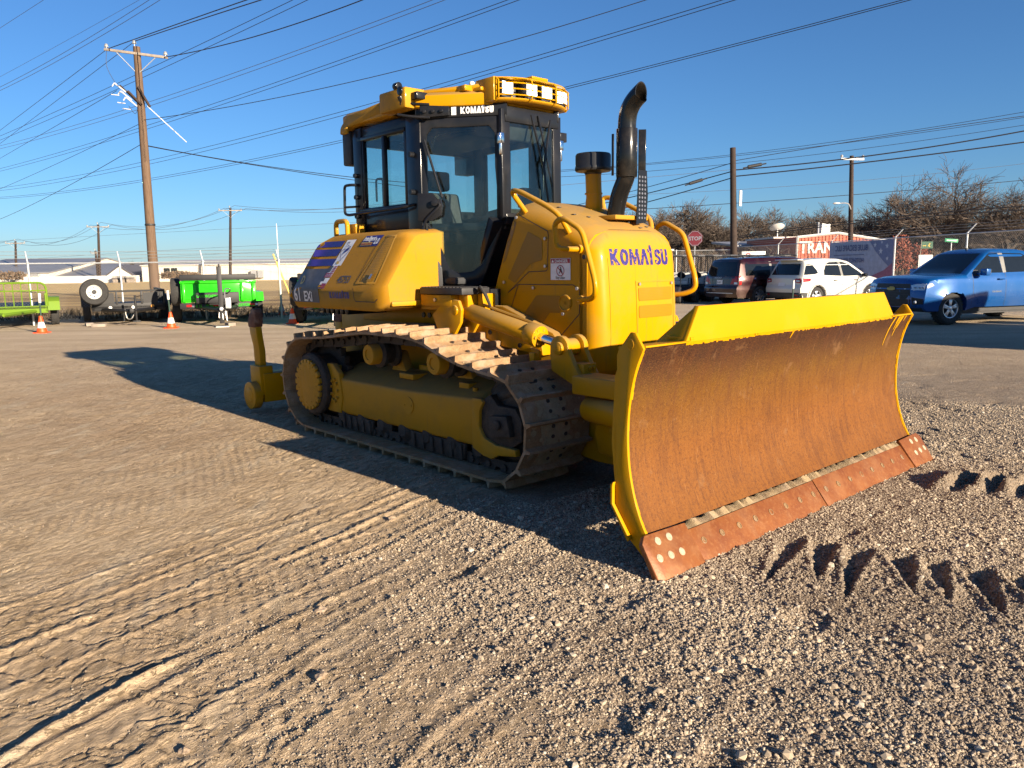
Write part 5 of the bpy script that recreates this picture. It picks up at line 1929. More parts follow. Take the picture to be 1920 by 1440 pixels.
b.build('lamp_recess_shade', M['black_matt'], roof)  # black strip paints in the shade inside the light bar recess
for y in (-.30, -.10, .065, .31):
    k = min(range(13), key=lambda i: abs(arc[i][1] - y)); x = arc[k][0]
    b = MB(); b.box(x - .07, x + .030, y - .062, y + .062, 2.835, 2.94)
    b.box(x - .01, x + .02, y - .05, y + .05, 2.805, 2.835)
    b.build('work_lamp', M['black_matt'], roof, .006)
    b = MB()
    for r_ in (0, 1):
        b.box(x + .030, x + .034, y - .052, y + .052, 2.845 + r_ * .046, 2.886 + r_ * .046)
    build_each(b, 'lamp_lens', M['lamp_on'], roof)
# wiper, mirrors and bits on the far side of the windscreen
b = MB()
b.tube([(1.83, .20, 2.70), (1.85, .10, 2.3), (1.85, .16, 2.0)], .010, 6)
b.tube([(1.83, -.02, 2.72), (1.85, .12, 2.25)], .009, 6)
b.tube([(1.84, .05, 2.72), (1.85, .20, 2.15)], .008, 6)
build_each(b, 'wiper', M['black'], cab)
b = MB()
b.box(1.50, 1.56, .60, .68, 2.60, 2.68)
b.tube(round_path([(1.45, .50, 2.60), (1.52, .64, 2.60), (1.52, .64, 2.48), (1.45, .50, 2.48)], .02), .012, 6)
b.box(1.50, 1.54, .55, .60, 2.30, 2.38)
b.tube(round_path([(1.52, .58, 2.30), (1.55, .60, 2.24), (1.53, .56, 2.12)], .02), .008, 6)
b.build('side_bracket', M['black'], cab, .004)
# black guard rail along the side window
for s in (1, -1):
    b = MB()
    b.tube(round_path([N(.30, s * .735, 2.25), N(.28, s * .80, 2.25), N(.17, s * .80, 2.25), N(.155, s * .80, 2.0), N(.22, s * .80, 1.985), N(1.1, s * .80, 2.0), N(1.18, s * .74, 2.02)], .035), .013, 8)
    b.tube([N(.165, s * .80, 2.06), N(.30, s * .74, 2.06)], .010, 6)
    b.build('window_guard_rail', M['black'], cab)
# rubber step under the door
for s in (1, -1):
    b = MB()
    sidebox(b, 1.44, 1.98, s * .62, s * .90, 1.295, 1.345)
    for k in range(12):
        sidebox(b, 1.45 + k * .044, 1.472 + k * .044, s * .62, s * .895, 1.345, 1.352)
    b.build('door_step', M['black_matt'], DZ, .004)
    b = MB()
    sidebox(b, 1.26, 1.95, s * .30, s * .66, 1.20, 1.33)
    b.build('floor_frame', M['black'], DZ, .006)

# ---- ripper at the back
rip = empty('ripper'); rip.parent = DZ
b = MB()
b.cyl(N(-1.30, -1.12, .20), N(-1.30, 1.12, .20), .10, n=24)
b.box(-1.40, -1.16, -1.08, 1.08, .12, .42)
for s in (1, -1):
    b.cyl(N(-1.30, s * 1.10, .19), N(-1.30, s * 1.19, .19), .145, n=28)
    b.cyl(N(-1.30, s * 1.185, .19), N(-1.30, s * 1.195, .19), .085, n=24)
b.build('ripper_beam', M['yellow'], rip, .015)
b = MB()
for s in (1, -1):
    b.prism([(-1.20, .16), (-.3, .42), (-.3, .56), (-1.20, .34)], *sorted((-s * .45, -s * .60)))
    b.prism([(-1.30, .42), (-1.15, .44), (-.3, .86), (-.3, .98), (-1.22, .58)], *sorted((-s * .45, -s * .55)))
b.build('ripper_arm', M['yellow'], rip, .01)
for n0 in (1.04, 0.02, -1.04):
    b = MB()
    b.prism([(-1.42, .20), (-1.42, .50), (-1.19, .50), (-1.16, .20)], -n0 - .075, -n0 + .075)
    b.cyl(N(-1.43, n0, .35), N(-1.45, n0, .35), .03, n=10)
    b.build('shank_holder', M['yellow'], rip, .012)
    b = MB()
    b.prism([(-1.25, .40), (-1.38, .40), (-1.40, .70), (-1.46, .84), (-1.47, .92), (-1.31, .92), (-1.29, .80), (-1.25, .66)], -n0 - .035, -n0 + .035)
    sk = b.build('shank', M['yellow'], rip, .008)
    b = MB()
    b.prism([(-1.475, .90), (-1.48, .95), (-1.44, 1.03), (-1.37, 1.10), (-1.31, 1.10), (-1.285, 1.04), (-1.29, .95), (-1.31, .90)], -n0 - .045, -n0 + .045)
    b.build('shank_tip', rust_plain('brown_ripper_tip', (.10, .04, .022), (.17, .07, .035), (.05, .02, .015), 20, .5), rip, .012)

# ------------------------------------------------------------ vehicles
def interp(pts, x):
    if x <= pts[0][0]: return pts[0][1]
    for (a, va), (c, vc) in zip(pts[:-1], pts[1:]):
        if x <= c: return va + (vc - va) * (x - a) / max(c - a, 1e-9)
    return pts[-1][1]


def make_wheel(par, x, y, R, w, rim_r, out, spokes, twin=True, rim_mat=None, name='wheel'):
    """axis along y; out = +1 when the face looks to +y"""
    b = MB()
    k = w / 2
    b.lathe([(rim_r, -k * .9), (rim_r + .02, -k), (R - .05, -k), (R - .012, -k * .8), (R, -k * .55), (R, k * .55), (R - .012, k * .8), (R - .05, k), (rim_r + .02, k), (rim_r, k * .9)], (0, 0, 0), 'y', 36, caps=False)
    for q in range(30):
        a = 2 * pi * q / 30
        for s_ in (-1, 1):
            b.box(-.012, .012, min(s_ * k * .25, s_ * k * .85), max(s_ * k * .25, s_ * k * .85), R - .004, R + .006, M=Matrix.Rotation(a + (.1 if s_ > 0 else 0), 4, 'Y'))
    wh = b.build(name, M['tyre'], par, loc=(x, y, R))
    b = MB()
    f = out
    b.lathe([(rim_r, f * k * .92), (rim_r - .015, f * k * .90), (rim_r - .03, f * k * .5), (rim_r - .035, -f * k * .8)], (0, 0, 0), 'y', 32, caps=False)
    for q in range(spokes):
        for da in ((-.14, .14) if twin else (0,)):
            a = 2 * pi * q / spokes + da
            wd = .020 if twin else .032
            b.prism([(-wd * 1.3, .03), (wd * 1.3, .03), (wd, rim_r - .01), (-wd, rim_r - .01)], *sorted((f * k * .66, f * k * .82)), M=Matrix.Rotation(a, 4, 'Y'))
    b.lathe([(.0, f * k * .86), (.045, f * k * .86), (.06, f * k * .80), (.065, f * k * .6)], (0, 0, 0), 'y', 20)
    b.build('rim', rim_mat or M['rim'], wh, .003)
    b = MB()
    b.lathe([(0, -f * k * .1), (rim_r - .03, -f * k * .1)], (0, 0, 0), 'y', 24, caps=False)
    b.build('brake_disc', M['black_matt'], wh)
    return wh


def car_paint(name, col, metallic=.5, rough=.28, clean=.12):
    mt, nt, bs = nmat(name)
    co = coords(nt)
    n = ramp(nt, noise(nt, co, 2.0, 5, .6), .4, .8, 0, clean)
    sp = nt.nodes.new('ShaderNodeSeparateXYZ'); nt.links.new(co, sp.inputs[0])
    low = ramp(nt, sp.outputs[2], .25, .7, clean * 1.6, 0)
    fac = math_n(nt, 'ADD', n, math_n(nt, 'MULTIPLY', low, noise(nt, co, 9, 5, .7)))
    nt.links.new(mix_color(nt, fac, col, (.30, .24, .17)), bs.inputs['Base Color'])
    bs.inputs['Metallic'].default_value = metallic
    nt.links.new(ramp(nt, fac, 0, .3, rough, .6), bs.inputs['Roughness'])
    bs.inputs['Coat Weight'].default_value = .8
    bs.inputs['Coat Roughness'].default_value = .06
    return mt


M['rim'] = plain('machined_alloy', (.55, .56, .58), .28, .8, .05)
M['trim_grey'] = plain('grey_pillar_trim', (.16, .16, .15), .5, 0, .1)
M['plastic'] = plain('grey_black_plastic', (.035, .036, .038), .6, 0, .15, 20)


class Car:
    """a body grown from a side outline; half width follows w(x, z)"""
    def __init__(s, root, outline, w, mat, nose_k=(0, 0), crown=.03, bev=.05, ends=(0, 0)):
        s.root, s.w = root, w
        bm = bmesh.new()
        n = len(outline)
        A = [bm.verts.new((x, -1, z)) for x, z in outline]
        B = [bm.verts.new((x, 1, z)) for x, z in outline]
        bm.faces.new(A); bm.faces.new(B[::-1])
        for i in range(n): bm.faces.new((A[i], B[i], B[(i + 1) % n], A[(i + 1) % n]))
        bmesh.ops.recalc_face_normals(bm, faces=bm.faces)
        xs = [p[0] for p in outline]; zs = [p[1] for p in outline]
        def cut(co, no): bmesh.ops.bisect_plane(bm, geom=list(bm.verts) + list(bm.edges) + list(bm.faces), plane_co=co, plane_no=no, dist=1e-5)
        z = min(zs) + .07
        while z < max(zs): cut((0, 0, z), (0, 0, 1)); z += .09
        x = min(xs) + .1
        while x < max(xs): cut((x, 0, 0), (1, 0, 0)); x += .16
        for y in (-.985, -.94, -.85, -.6, -.3, 0, .3, .6, .85, .94, .985): cut((0, y, 0), (0, 1, 0))
        x0, x1 = min(xs), max(xs)
        for v in bm.verts:
            f = v.co.y
            hw = w(v.co.x, v.co.z)
            a = abs(f)
            # rounded shoulder: top surfaces dip towards the sides
            v.co.z -= crown * (a ** 3) * (1 if v.co.z > .75 else 0)
            if a > .9: v.co.z -= (bev * .5) * ((a - .9) / .1) ** 2 * (1 if v.co.z > .75 else 0)
            for end, xe in ((0, x0), (1, x1)):
                d = abs(v.co.x - xe)
                if d < .9: v.co.x += (1 if end == 0 else -1) * nose_k[end] * a ** 2.6 * (1 - d / .9)
            v.co.y = f * hw
        bmesh.ops.recalc_face_normals(bm, faces=bm.faces)
        me = bpy.data.meshes.new('body')
        bm.to_mesh(me); bm.free()
        me.materials.append(mat)
        me.polygons.foreach_set('use_smooth', [True] * len(me.polygons)); me.set_sharp_from_angle(angle=radians(42))
        s.body = bpy.data.objects.new('body', me); COL.objects.link(s.body); s.body.parent = root
        s.bvh = bvh_of(s.body)

    def fr(s, side, off=.004):
        if side in (1, -1): return Frame((0, side * 1.0, 0), (1, 0, 0), (0, 0, 1), s.bvh, off, (0, side, 0))
        if side == 'f': return Frame((3.2, 0, 0), (0, 1, 0), (0, 0, 1), s.bvh, off, (1, 0, 0))
        return Frame((-3.2, 0, 0), (0, 1, 0), (0, 0, 1), s.bvh, off, (-1, 0, 0))

    def patch(s, name, mat, side, loops, off=.004, step=.12, parent=None):
        fr = s.fr(side, off)
        fr_far = fr
        b = MB()
        v, f = poly_pieces(loops, step)
        pts = []
        for x, y in v:
            q = fr.o + fr.a * x + fr.b * y
            h = fr.bvh.ray_cast(q + fr.n * 2.0, -fr.n, 8)
            pts.append((h[0] + fr.n * off) if h[0] is not None else q + fr.n * off)
        b.add(pts, f)
        return b.build(name, mat, parent or s.root)


def lining(car, par, wheels, R, hw):
    """dark wheel wells and underbody"""
    b = MB()
    x0, x1 = min(w[0] for w in wheels), max(w[0] for w in wheels)
    b.box(x0 - R, x1 + R, -hw + .12, hw - .12, R * .75, R * 2 + .02)
    b.box(x0 + R * 1.1, x1 - R * 1.1, -hw + .15, hw - .15, R * .62, R)
    b.build('underbody', M['black_matt'], par)


def arch(cx, R, n=9, z0=.0):
    """points of a wheel arch from front to back over the top (x falling)"""
    a0 = math.asin(max(-1, min(1, (z0 - R) / (R * 1.18))))
    a0 = radians(-18)
    return [(cx + 1.16 * R * cos(a), R + 1.16 * R * sin(a)) for a in [a0 + (pi - 2 * a0) * k / n for k in range(n + 1)]]


def rect(x0, x1, z0, z1, dx=0):
    return [(x0, z0), (x1, z0), (x1 + dx, z1), (x0 + dx, z1)]


# ---- blue crew-cab pickup, nose towards the left of the picture
def pickup():
    R = .385
    t = empty('pickup_truck', (0, 0, 0), 0, 'blue crew cab pickup truck parked at the right edge, nose to the left', 'truck')
    fx, rx_ = 3.26 / 2, -3.26 / 2
    L0, L1 = fx + .92, rx_ - 1.15
    out = [(L1, .55)] + [(L1, 1.06), (-1.0, 1.09), (-.985, 1.14), (-.95, 1.60), (-.86, 1.735), (-.60, 1.775), (0, 1.785), (.28, 1.765), (.50, 1.69), (1.22, 1.20), (1.45, 1.185), (2.10, 1.145), (2.40, 1.09), (2.49, 1.0), (2.53, .80), (2.55, .62), (2.53, .42), (2.40, .33)]
    out += [(p[0], max(p[1], .33)) for p in arch(fx, R)]
    out += [(.9, .40), (-.8, .40)]
    out += [(p[0], max(p[1], .40)) for p in arch(rx_, R)]
    out += [(L1 + .2, .50)]
    def w(x, z):
        base = .94
        if z > 1.12: base = .93 - (z - 1.12) * .36 - max(0, z - 1.68) * .5
        if z < .6: base -= (.6 - z) * .18
        base += .012 * sin(min(1, max(0, (z - .4) / .65)) * pi)
        for c in (fx, rx_):
            d = sqrt((x - c) ** 2 + (z - R) ** 2)
            if z < 1.05: base += .030 * max(0, 1 - abs(d - 1.18 * R) / .20)
        if x > 1.8: base -= (x - 1.8) ** 2 * .10
        return base
    pm_ = car_paint('bright_blue_metallic', (0.002, 0.075, 0.27), .25, .25, .05)
    c = Car(t, out, w, pm_, (.03, .16), .035)
    for s in (1, -1):
        c.patch('side_window', M['car_glass'], s, [[(.55, 1.20), (.98, 1.21), (.98, 1.26), (.46, 1.62), (.38, 1.655), (.12, 1.665), (.10, 1.20)]])
        c.patch('side_window', M['car_glass'], s, [[(-.78, 1.215), (-.02, 1.205), (-.05, 1.665), (-.62, 1.65), (-.72, 1.60), (-.80, 1.35)]])
        c.patch('pillar_trim', M['trim_grey'], s, [[(-.01, 1.205), (.09, 1.20), (.10, 1.665), (-.04, 1.665)]], .006)
        c.patch('mirror_patch', M['black_matt'], s, [[(.84, 1.13), (1.0, 1.13), (.98, 1.27), (.84, 1.27)]], .006)
        for pts in ([(1.05, .42), (1.02, .80), (1.04, 1.15), (.98, 1.24)], [(.03, .42), (.03, 1.2)], [(-.98, .45), (-.90, .80), (-.86, 1.25), (-.80, 1.60)], [(-.02, 1.685), (.42, 1.68)]):
            b = MB(); strip(b, c.fr(s, .002), pts, .010); b.build('door_seam', M['black_matt'], t)
        for x in (.20, -.72):
            b = MB()
            q = c.fr(s, 0).p(x, 1.05)
            b.tube([q + Vector((-.09, 0, 0)), q + Vector((-.08, s * .04, 0)), q + Vector((.08, s * .04, 0)), q + Vector((.09, 0, 0))], .016, 8)
            b.build('door_handle', pm_, t)
        b = MB()
        b.box(.76, .90, *sorted((s * .98, s * 1.16)), 1.14, 1.30)
        b.box(.84, .92, *sorted((s * .86, s * 1.0)), 1.16, 1.20)
        b.build('wing_mirror', pm_, t, .04, 3)
        b = MB(); b.box(.752, .758, *sorted((s * 1.0, s * 1.15)), 1.16, 1.28); b.build('mirror_glass', M['chrome'], t)
        c.patch('arch_lip', M['black_matt'], s, [[(fx + 1.16 * R * cos(a), R + 1.16 * R * sin(a)) for a in [radians(q) for q in range(0, 181, 15)]][::-1] + [(fx + 1.10 * R * cos(a), R + 1.10 * R * sin(a)) for a in [radians(q) for q in range(180, -1, -15)]][::-1]], .003) if False else None
        # head lamps wrap the corner
        c.patch('headlight', M['clear_lens'], s, [[(2.16, .93), (2.50, .80), (2.50, .90), (2.42, .97), (2.22, .99)]], .006, .06)
    c.patch('windscreen', M['car_glass'], 'f', [[(-.72, 1.19), (.72, 1.19), (.60, 1.66), (-.60, 1.66)]], .006, .15)
    for s in (1, -1):
        c.patch('headlight', M['clear_lens'], 'f', [[(s * .56, .83), (s * .86, .82), (s * .88, .96), (s * .80, .98), (s * .60, .93)]], .006, .08)
        b = MB()
        for q in (.66, .76, .83):
            p = c.fr('f', .012).p(s * q, .89); b.ball(p, .030, 8)
        b.build('headlight_bulb', M['chrome'], t)
        c.patch('fog_light_recess', M['black_matt'], 'f', [[(s * .62, .48), (s * .86, .50), (s * .86, .62), (s * .60, .66)]], .006, .1)
        b = MB(); p = c.fr('f', .015).p(s * .70, .55); b.ball(p, .04, 8); b.build('fog_light', M['clear_lens'], t)
    c.patch('grille', M['black_matt'], 'f', [[(-.54, .86), (.54, .86), (.52, .97), (-.52, .97)]], .004, .15)
    c.patch('grille', M['black_matt'], 'f', [[(-.56, .44), (.56, .44), (.58, .60), (.54, .84), (-.54, .84), (-.58, .60)]], .004, .15)
    b = MB()
    for q in range(4):
        fr = c.fr('f', .012); strip(b, fr, [(-.52, .60 + q * .06), (.52, .60 + q * .06)], .012)
    b.build('grille_bar', M['plastic'], t)
    b = MB()
    fr = c.fr('f', .022)
    patch(b, fr, [[(-.13, .835), (-.06, .835), (-.065, .81), (.05, .81), (.045, .835), (.13, .835), (.115, .875), (.06, .875), (.065, .90), (-.05, .90), (-.055, .875), (-.115, .875)]], 0, 0)
    b.build('front_emblem', M['decal_gold'], t)
    for (x, z), n in (((L1 - .01, .85), 1),):
        b = MB(); b.box(L1 - .12, L1 + .02, -.85, .85, .48, .66); b.build('rear_bumper', M['chrome'], t, .02)
    c.patch('bed_line', M['black_matt'], 1, [rect(-1.03, -1.0, .60, 1.08)], .003)
    c.patch('bed_line', M['black_matt'], -1, [rect(-1.03, -1.0, .60, 1.08)], .003)
    c.patch('front_skirt', M['plastic'], 'f', [rect(-.8, .8, .33, .44)], .006, .2)
    b = MB(); b.box(-.35, .1, -.12, -.04, 1.78, 1.80); b.box(.30, .33, -.02, .02, 1.76, 1.80); b.build('roof_antenna', M['black'], t)
    lining(c, t, [(fx, 0), (rx_, 0)], R, .92)
    for x in (fx, rx_):
        for s in (1, -1): make_wheel(t, x, s * .80, R, .25, .225, s, 5)
    b = MB(); text(b, c.fr(1, .004), 'COLORADO', .05, .45, .74, .001, 1.0, mirror=True); text(b, c.fr(-1, .004), 'COLORADO', .05, .45, .74, .001, 1.0)
    b.build('door_lettering', M['trim_grey'], t)
    return t


PK = pickup()
_p = at_ground(1778, 609)
PK_RZ = radians(197)
# near front wheel: local (1.63, +.80) after heading; nose points left, camera sees the +y side
hx, hy = cos(PK_RZ), sin(PK_RZ)
PK.location = (_p.x - hx * 1.63 + hy * .88, _p.y - hy * 1.63 - hx * .88, 0)
PK.rotation_euler = (0, 0, PK_RZ)


def box_car(name, label, cat, dims, out, wf, colr, glass_sides, R, wb, paint_rough=.28, plastic=False, metallic=.4):
    pass


# ---- white small SUV, rear end towards the camera
def small_suv():
    R = .335
    t = empty('compact_suv', (0, 0, 0), 0, 'white compact suv seen from behind, red tail lamp, parked between maroon minivan and blue pickup', 'car')
    fx, rx_ = 1.30, -1.22
    out = [(-1.98, .30), (-2.05, .45), (-2.06, .62), (-2.0, .75), (-1.99, .98), (-1.93, 1.06), (-1.72, 1.48), (-1.66, 1.585), (-1.3, 1.63), (-.6, 1.655), (0, 1.635), (.35, 1.56), (1.10, 1.08), (1.30, 1.03), (1.78, .93), (1.96, .82), (2.04, .62), (2.05, .40), (1.95, .24)]
    out += [(p[0], max(p[1], .24)) for p in arch(fx, R)]
    out += [(.7, .26), (-.7, .26)]
    out += [(p[0], max(p[1], .26)) for p in arch(rx_, R)]
    def w(x, z):
        b_ = .875
        if z > .98: b_ = .87 - (z - .98) * .34 - max(0, z - 1.5) * .5
        if z < .5: b_ -= (.5 - z) * .12
        for c in (fx, rx_):
            d = sqrt((x - c) ** 2 + (z - R) ** 2)
            if z < .95: b_ += .02 * max(0, 1 - abs(d - 1.18 * R) / .20)
        b_ -= .006 * math.exp(-((z - .74) / .04) ** 2)
        if x > 1.3: b_ -= (x - 1.3) ** 2 * .16
        if x < -1.5: b_ -= (x + 1.5) ** 2 * .12
        return b_
    pm_ = car_paint('white_car_paint', (.62, .60, .53), .0, .3)
    c = Car(t, out, w, pm_, (.10, .14), .03)
    for s in (1, -1):
        c.patch('side_window', M['car_glass'], s, [[(-.02, 1.02), (.90, 1.03), (.80, 1.14), (.30, 1.44), (.12, 1.50), (-.05, 1.51)]])
        c.patch('side_window', M['car_glass'], s, [[(-.90, 1.06), (-.12, 1.025), (-.15, 1.51), (-.55, 1.50), (-.72, 1.44), (-.86, 1.22)]])
        c.patch('side_window', M['car_glass'], s, [[(-1.80, 1.08), (-1.30, 1.10), (-1.15, 1.14), (-1.20, 1.25), (-1.36, 1.44), (-1.50, 1.46), (-1.62, 1.44)]])
        c.patch('pillar_trim', M['trim_grey'], s, [[(-.115, 1.03), (-.03, 1.025), (-.06, 1.505), (-.145, 1.505)]], .003)
        c.patch('lower_cladding', M['plastic'], s, [[(-.78, .27), (.86, .27), (.86, .37), (-.78, .37)]], .006)
        c.patch('lower_cladding', M['plastic'], s, [[(-2.03, .31), (-1.68, .31), (-1.66, .47), (-2.04, .50)]], .006)
        for pts in ([(-.10, .38), (-.08, 1.02)], [(.90, .40), (.96, .80), (.92, 1.04)], [(-.94, .75), (-.96, .98), (-.78, 1.46), (-.55, 1.525), (.10, 1.52)], [(-.60, .40), (-.78, .62), (-.94, .75)]):
            b = MB(); strip(b, c.fr(s, .002), pts, .009); b.build('door_seam', M['black_matt'], t)
        for x in (-.42, .55):
            b = MB(); q = c.fr(s, 0).p(x, .88)
            b.tube([q + Vector((-.08, 0, 0)), q + Vector((-.07, s * .035, 0)), q + Vector((.07, s * .035, 0)), q + Vector((.08, 0, 0))], .013, 8); b.build('door_handle', M['black'], t)
        b = MB(); b.box(.80, .93, *sorted((s * .88, s * 1.05)), .98, 1.10); b.build('wing_mirror', M['black'], t, .03, 3)
        c.patch('tail_lamp', M['red_lens'], s, [[(-1.98, .83), (-1.60, .86), (-1.52, .91), (-1.55, .96), (-1.95, .97)]], .006, .06)
        c.patch('tail_lamp', M['red_lens'], 'r', [[(s * .52, .84), (s * .80, .80), (s * .84, .97), (s * .60, .95)]], .008, .06)
        c.patch('tail_lamp_clear', M['clear_lens'], 'r', [[(s * .60, .86), (s * .76, .845), (s * .76, .90), (s * .62, .91)]], .012, .06)
        c.patch('reflector', M['red_lens'], 'r', [rect(s * .60, s * .74, .38, .43)], .010, .1)
        c.patch('arch_cladding', M['plastic'], s, [[(rx_ + 1.25 * R * cos(radians(a)), R + 1.25 * R * sin(radians(a))) for a in range(180, -10, -15)] + [(rx_ + 1.17 * R * cos(radians(a)), R + 1.17 * R * sin(radians(a))) for a in range(0, 190, 15)]], .005, .0)
        c.patch('arch_cladding', M['plastic'], s, [[(fx + 1.25 * R * cos(radians(a)), R + 1.25 * R * sin(radians(a))) for a in range(180, -10, -15)] + [(fx + 1.17 * R * cos(radians(a)), R + 1.17 * R * sin(radians(a))) for a in range(0, 190, 15)]], .005, .0)
    c.patch('rear_window', M['car_glass'], 'r', [[(-.66, 1.08), (.66, 1.08), (.54, 1.46), (-.54, 1.46)]], .006, .15)
    c.patch('bumper', M['plastic'], 'r', [rect(-.78, .78, .28, .48)], .008, .15)
    c.patch('number_plate', M['decal_white'], 'r', [rect(-.16, .16, .70, .82)], .012, .2)
    b = MB(); text(b, c.fr('r', .016), 'LKP 4083', .07, .13, .735, .001, .8, mirror=True); b.build('plate_text', M['decal_charcoal'], t)
    b = MB(); q = c.fr('r', .010).p(0, .985)
    b.lathe([(0, 0), (.055, 0), (.055, .006), (0, .006)], (0, 0, 0), 'x', 16, M=Matrix.Translation(q) @ Matrix.Scale(.5, 4, (0, 0, 1))); b.build('rear_emblem', M['decal_blue'], t)
    b = MB(); b.box(-1.86, -1.60, -.55, .55, 1.575, 1.615); b.build('roof_spoiler', pm_, t, .02)
    lining(c, t, [(fx, 0), (rx_, 0)], R, .87)
    for x in (fx, rx_):
        for s in (1, -1): make_wheel(t, x, s * .75, R, .21, .205, s, 5)
    return t


SV = small_suv()
SV.location = tuple(Vector((at_dist(1530, 560, 27).x, 27, 0)) - Vector((cos(radians(24)) * -1.22 - sin(radians(24)) * -.82, sin(radians(24)) * -1.22 + cos(radians(24)) * -.82, 0)))
SV.rotation_euler = (0, 0, radians(24))


def minivan():
    R = .34
    t = empty('minivan', (0, 0, 0), 0, 'dark maroon minivan seen from behind with roof rails, left of the white compact suv', 'van')
    fx, rx_ = 1.62, -1.46
    out = [(-2.50, .28), (-2.58, .42), (-2.58, .62), (-2.52, .70), (-2.50, 1.0), (-2.34, 1.50), (-2.26, 1.66), (-2.0, 1.715), (-.8, 1.745), (.4, 1.725), (.80, 1.66), (1.70, 1.12), (2.30, .98), (2.52, .84), (2.58, .55), (2.50, .25)]
    out += [(p[0], max(p[1], .25)) for p in arch(fx, R)]
    out += [(1.0, .25), (-.9, .25)]
    out += [(p[0], max(p[1], .25)) for p in arch(rx_, R)]
    def w(x, z):
        b_ = .985
        if z > 1.0: b_ = .98 - (z - 1.0) * .26 - max(0, z - 1.6) * .6
        if z < .5: b_ -= (.5 - z) * .12
        b_ -= .010 * math.exp(-((z - .72) / .05) ** 2)
        if x > 1.8: b_ -= (x - 1.8) ** 2 * .15
        if x < -2.0: b_ -= (x + 2.0) ** 2 * .2
        return b_
    pm_ = car_paint('maroon_metallic', (.028, .0015, .004), .45, .25)
    c = Car(t, out, w, pm_, (.08, .14), .03)
    for s in (1, -1):
        c.patch('side_window', M['car_glass'], s, [[(-2.12, 1.06), (-1.02, 1.06), (-1.00, 1.56), (-2.0, 1.55), (-2.10, 1.45)]])
        c.patch('pillar_trim', M['trim_grey'], s, [[(-1.00, 1.07), (-.88, 1.07), (-.88, 1.56), (-.98, 1.56)]], .006)
        c.patch('side_window', M['car_glass'], s, [[(-.86, 1.06), (.22, 1.06), (.20, 1.56), (-.84, 1.57)]])
        c.patch('side_window', M['car_glass'], s, [[(.30, 1.06), (1.45, 1.08), (.86, 1.52), (.30, 1.56)]])
        c.patch('tail_lamp', M['red_lens'], s, [[(-2.50, .72), (-2.32, .74), (-2.28, 1.05), (-2.46, 1.08)]], .006, .06)
        c.patch('tail_lamp', M['red_lens'], 'r', [[(s * .72, .74), (s * .92, .74), (s * .88, 1.06), (s * .76, 1.04)]], .008, .06)
        c.patch('tail_lamp_clear', M['clear_lens'], 'r', [[(s * .74, .76), (s * .90, .76), (s * .89, .83), (s * .75, .83)]], .012, .06)
        for pts in ([(-.92, .40), (-.90, 1.05)], [(.26, .40), (.26, 1.05)], [(1.2, .45), (1.25, 1.0)], [(-2.2, 1.02), (-.9, 1.00)]):
            b = MB(); strip(b, c.fr(s, .002), pts, .009); b.build('door_seam', M['black_matt'], t)
        b = MB(); b.tube(smooth_path([(-2.05, s * .70, 1.70), (-1.9, s * .72, 1.765), (0, s * .72, 1.80), (.45, s * .70, 1.75)]), .02, 8); b.build('roof_rail', M['black'], t)
        b = MB(); b.box(1.15, 1.30, *sorted((s * .98, s * 1.18)), 1.02, 1.18); b.build('wing_mirror', pm_, t, .03, 3)
    c.patch('rear_window', M['car_glass'], 'r', [[(-.78, 1.04), (.78, 1.04), (.66, 1.56), (-.66, 1.56)]], .006, .15)
    c.patch('number_plate', M['decal_white'], 'r', [rect(-.16, .16, .76, .91)], .012, .2)
    b = MB(); text(b, c.fr('r', .016), 'JH 4827', .08, .14, .80, .001, .8, mirror=True); b.build('plate_text', M['decal_charcoal'], t)
    b = MB(); text(b, c.fr('r', .012), 'DODGE', .07, .30, .965, .001, 1.6, mirror=True); b.build('rear_lettering', M['galv'], t)
    c.patch('chrome_strip', M['galv'], 'r', [rect(-.75, .75, .42, .45)], .010, .2)
    lining(c, t, [(fx, 0), (rx_, 0)], R, .97)
    for x in (fx, rx_):
        for s in (1, -1): make_wheel(t, x, s * .86, R, .21, .215, s, 7, False)
    return t


MV = minivan()
q_ = at_dist(1424, 560, 28.5)
MV.location = (q_.x - (cos(radians(24)) * -1.46 - sin(radians(24)) * -.94), 28.5 - (sin(radians(24)) * -1.46 + cos(radians(24)) * -.94), 0)
MV.rotation_euler = (0, 0, radians(24))


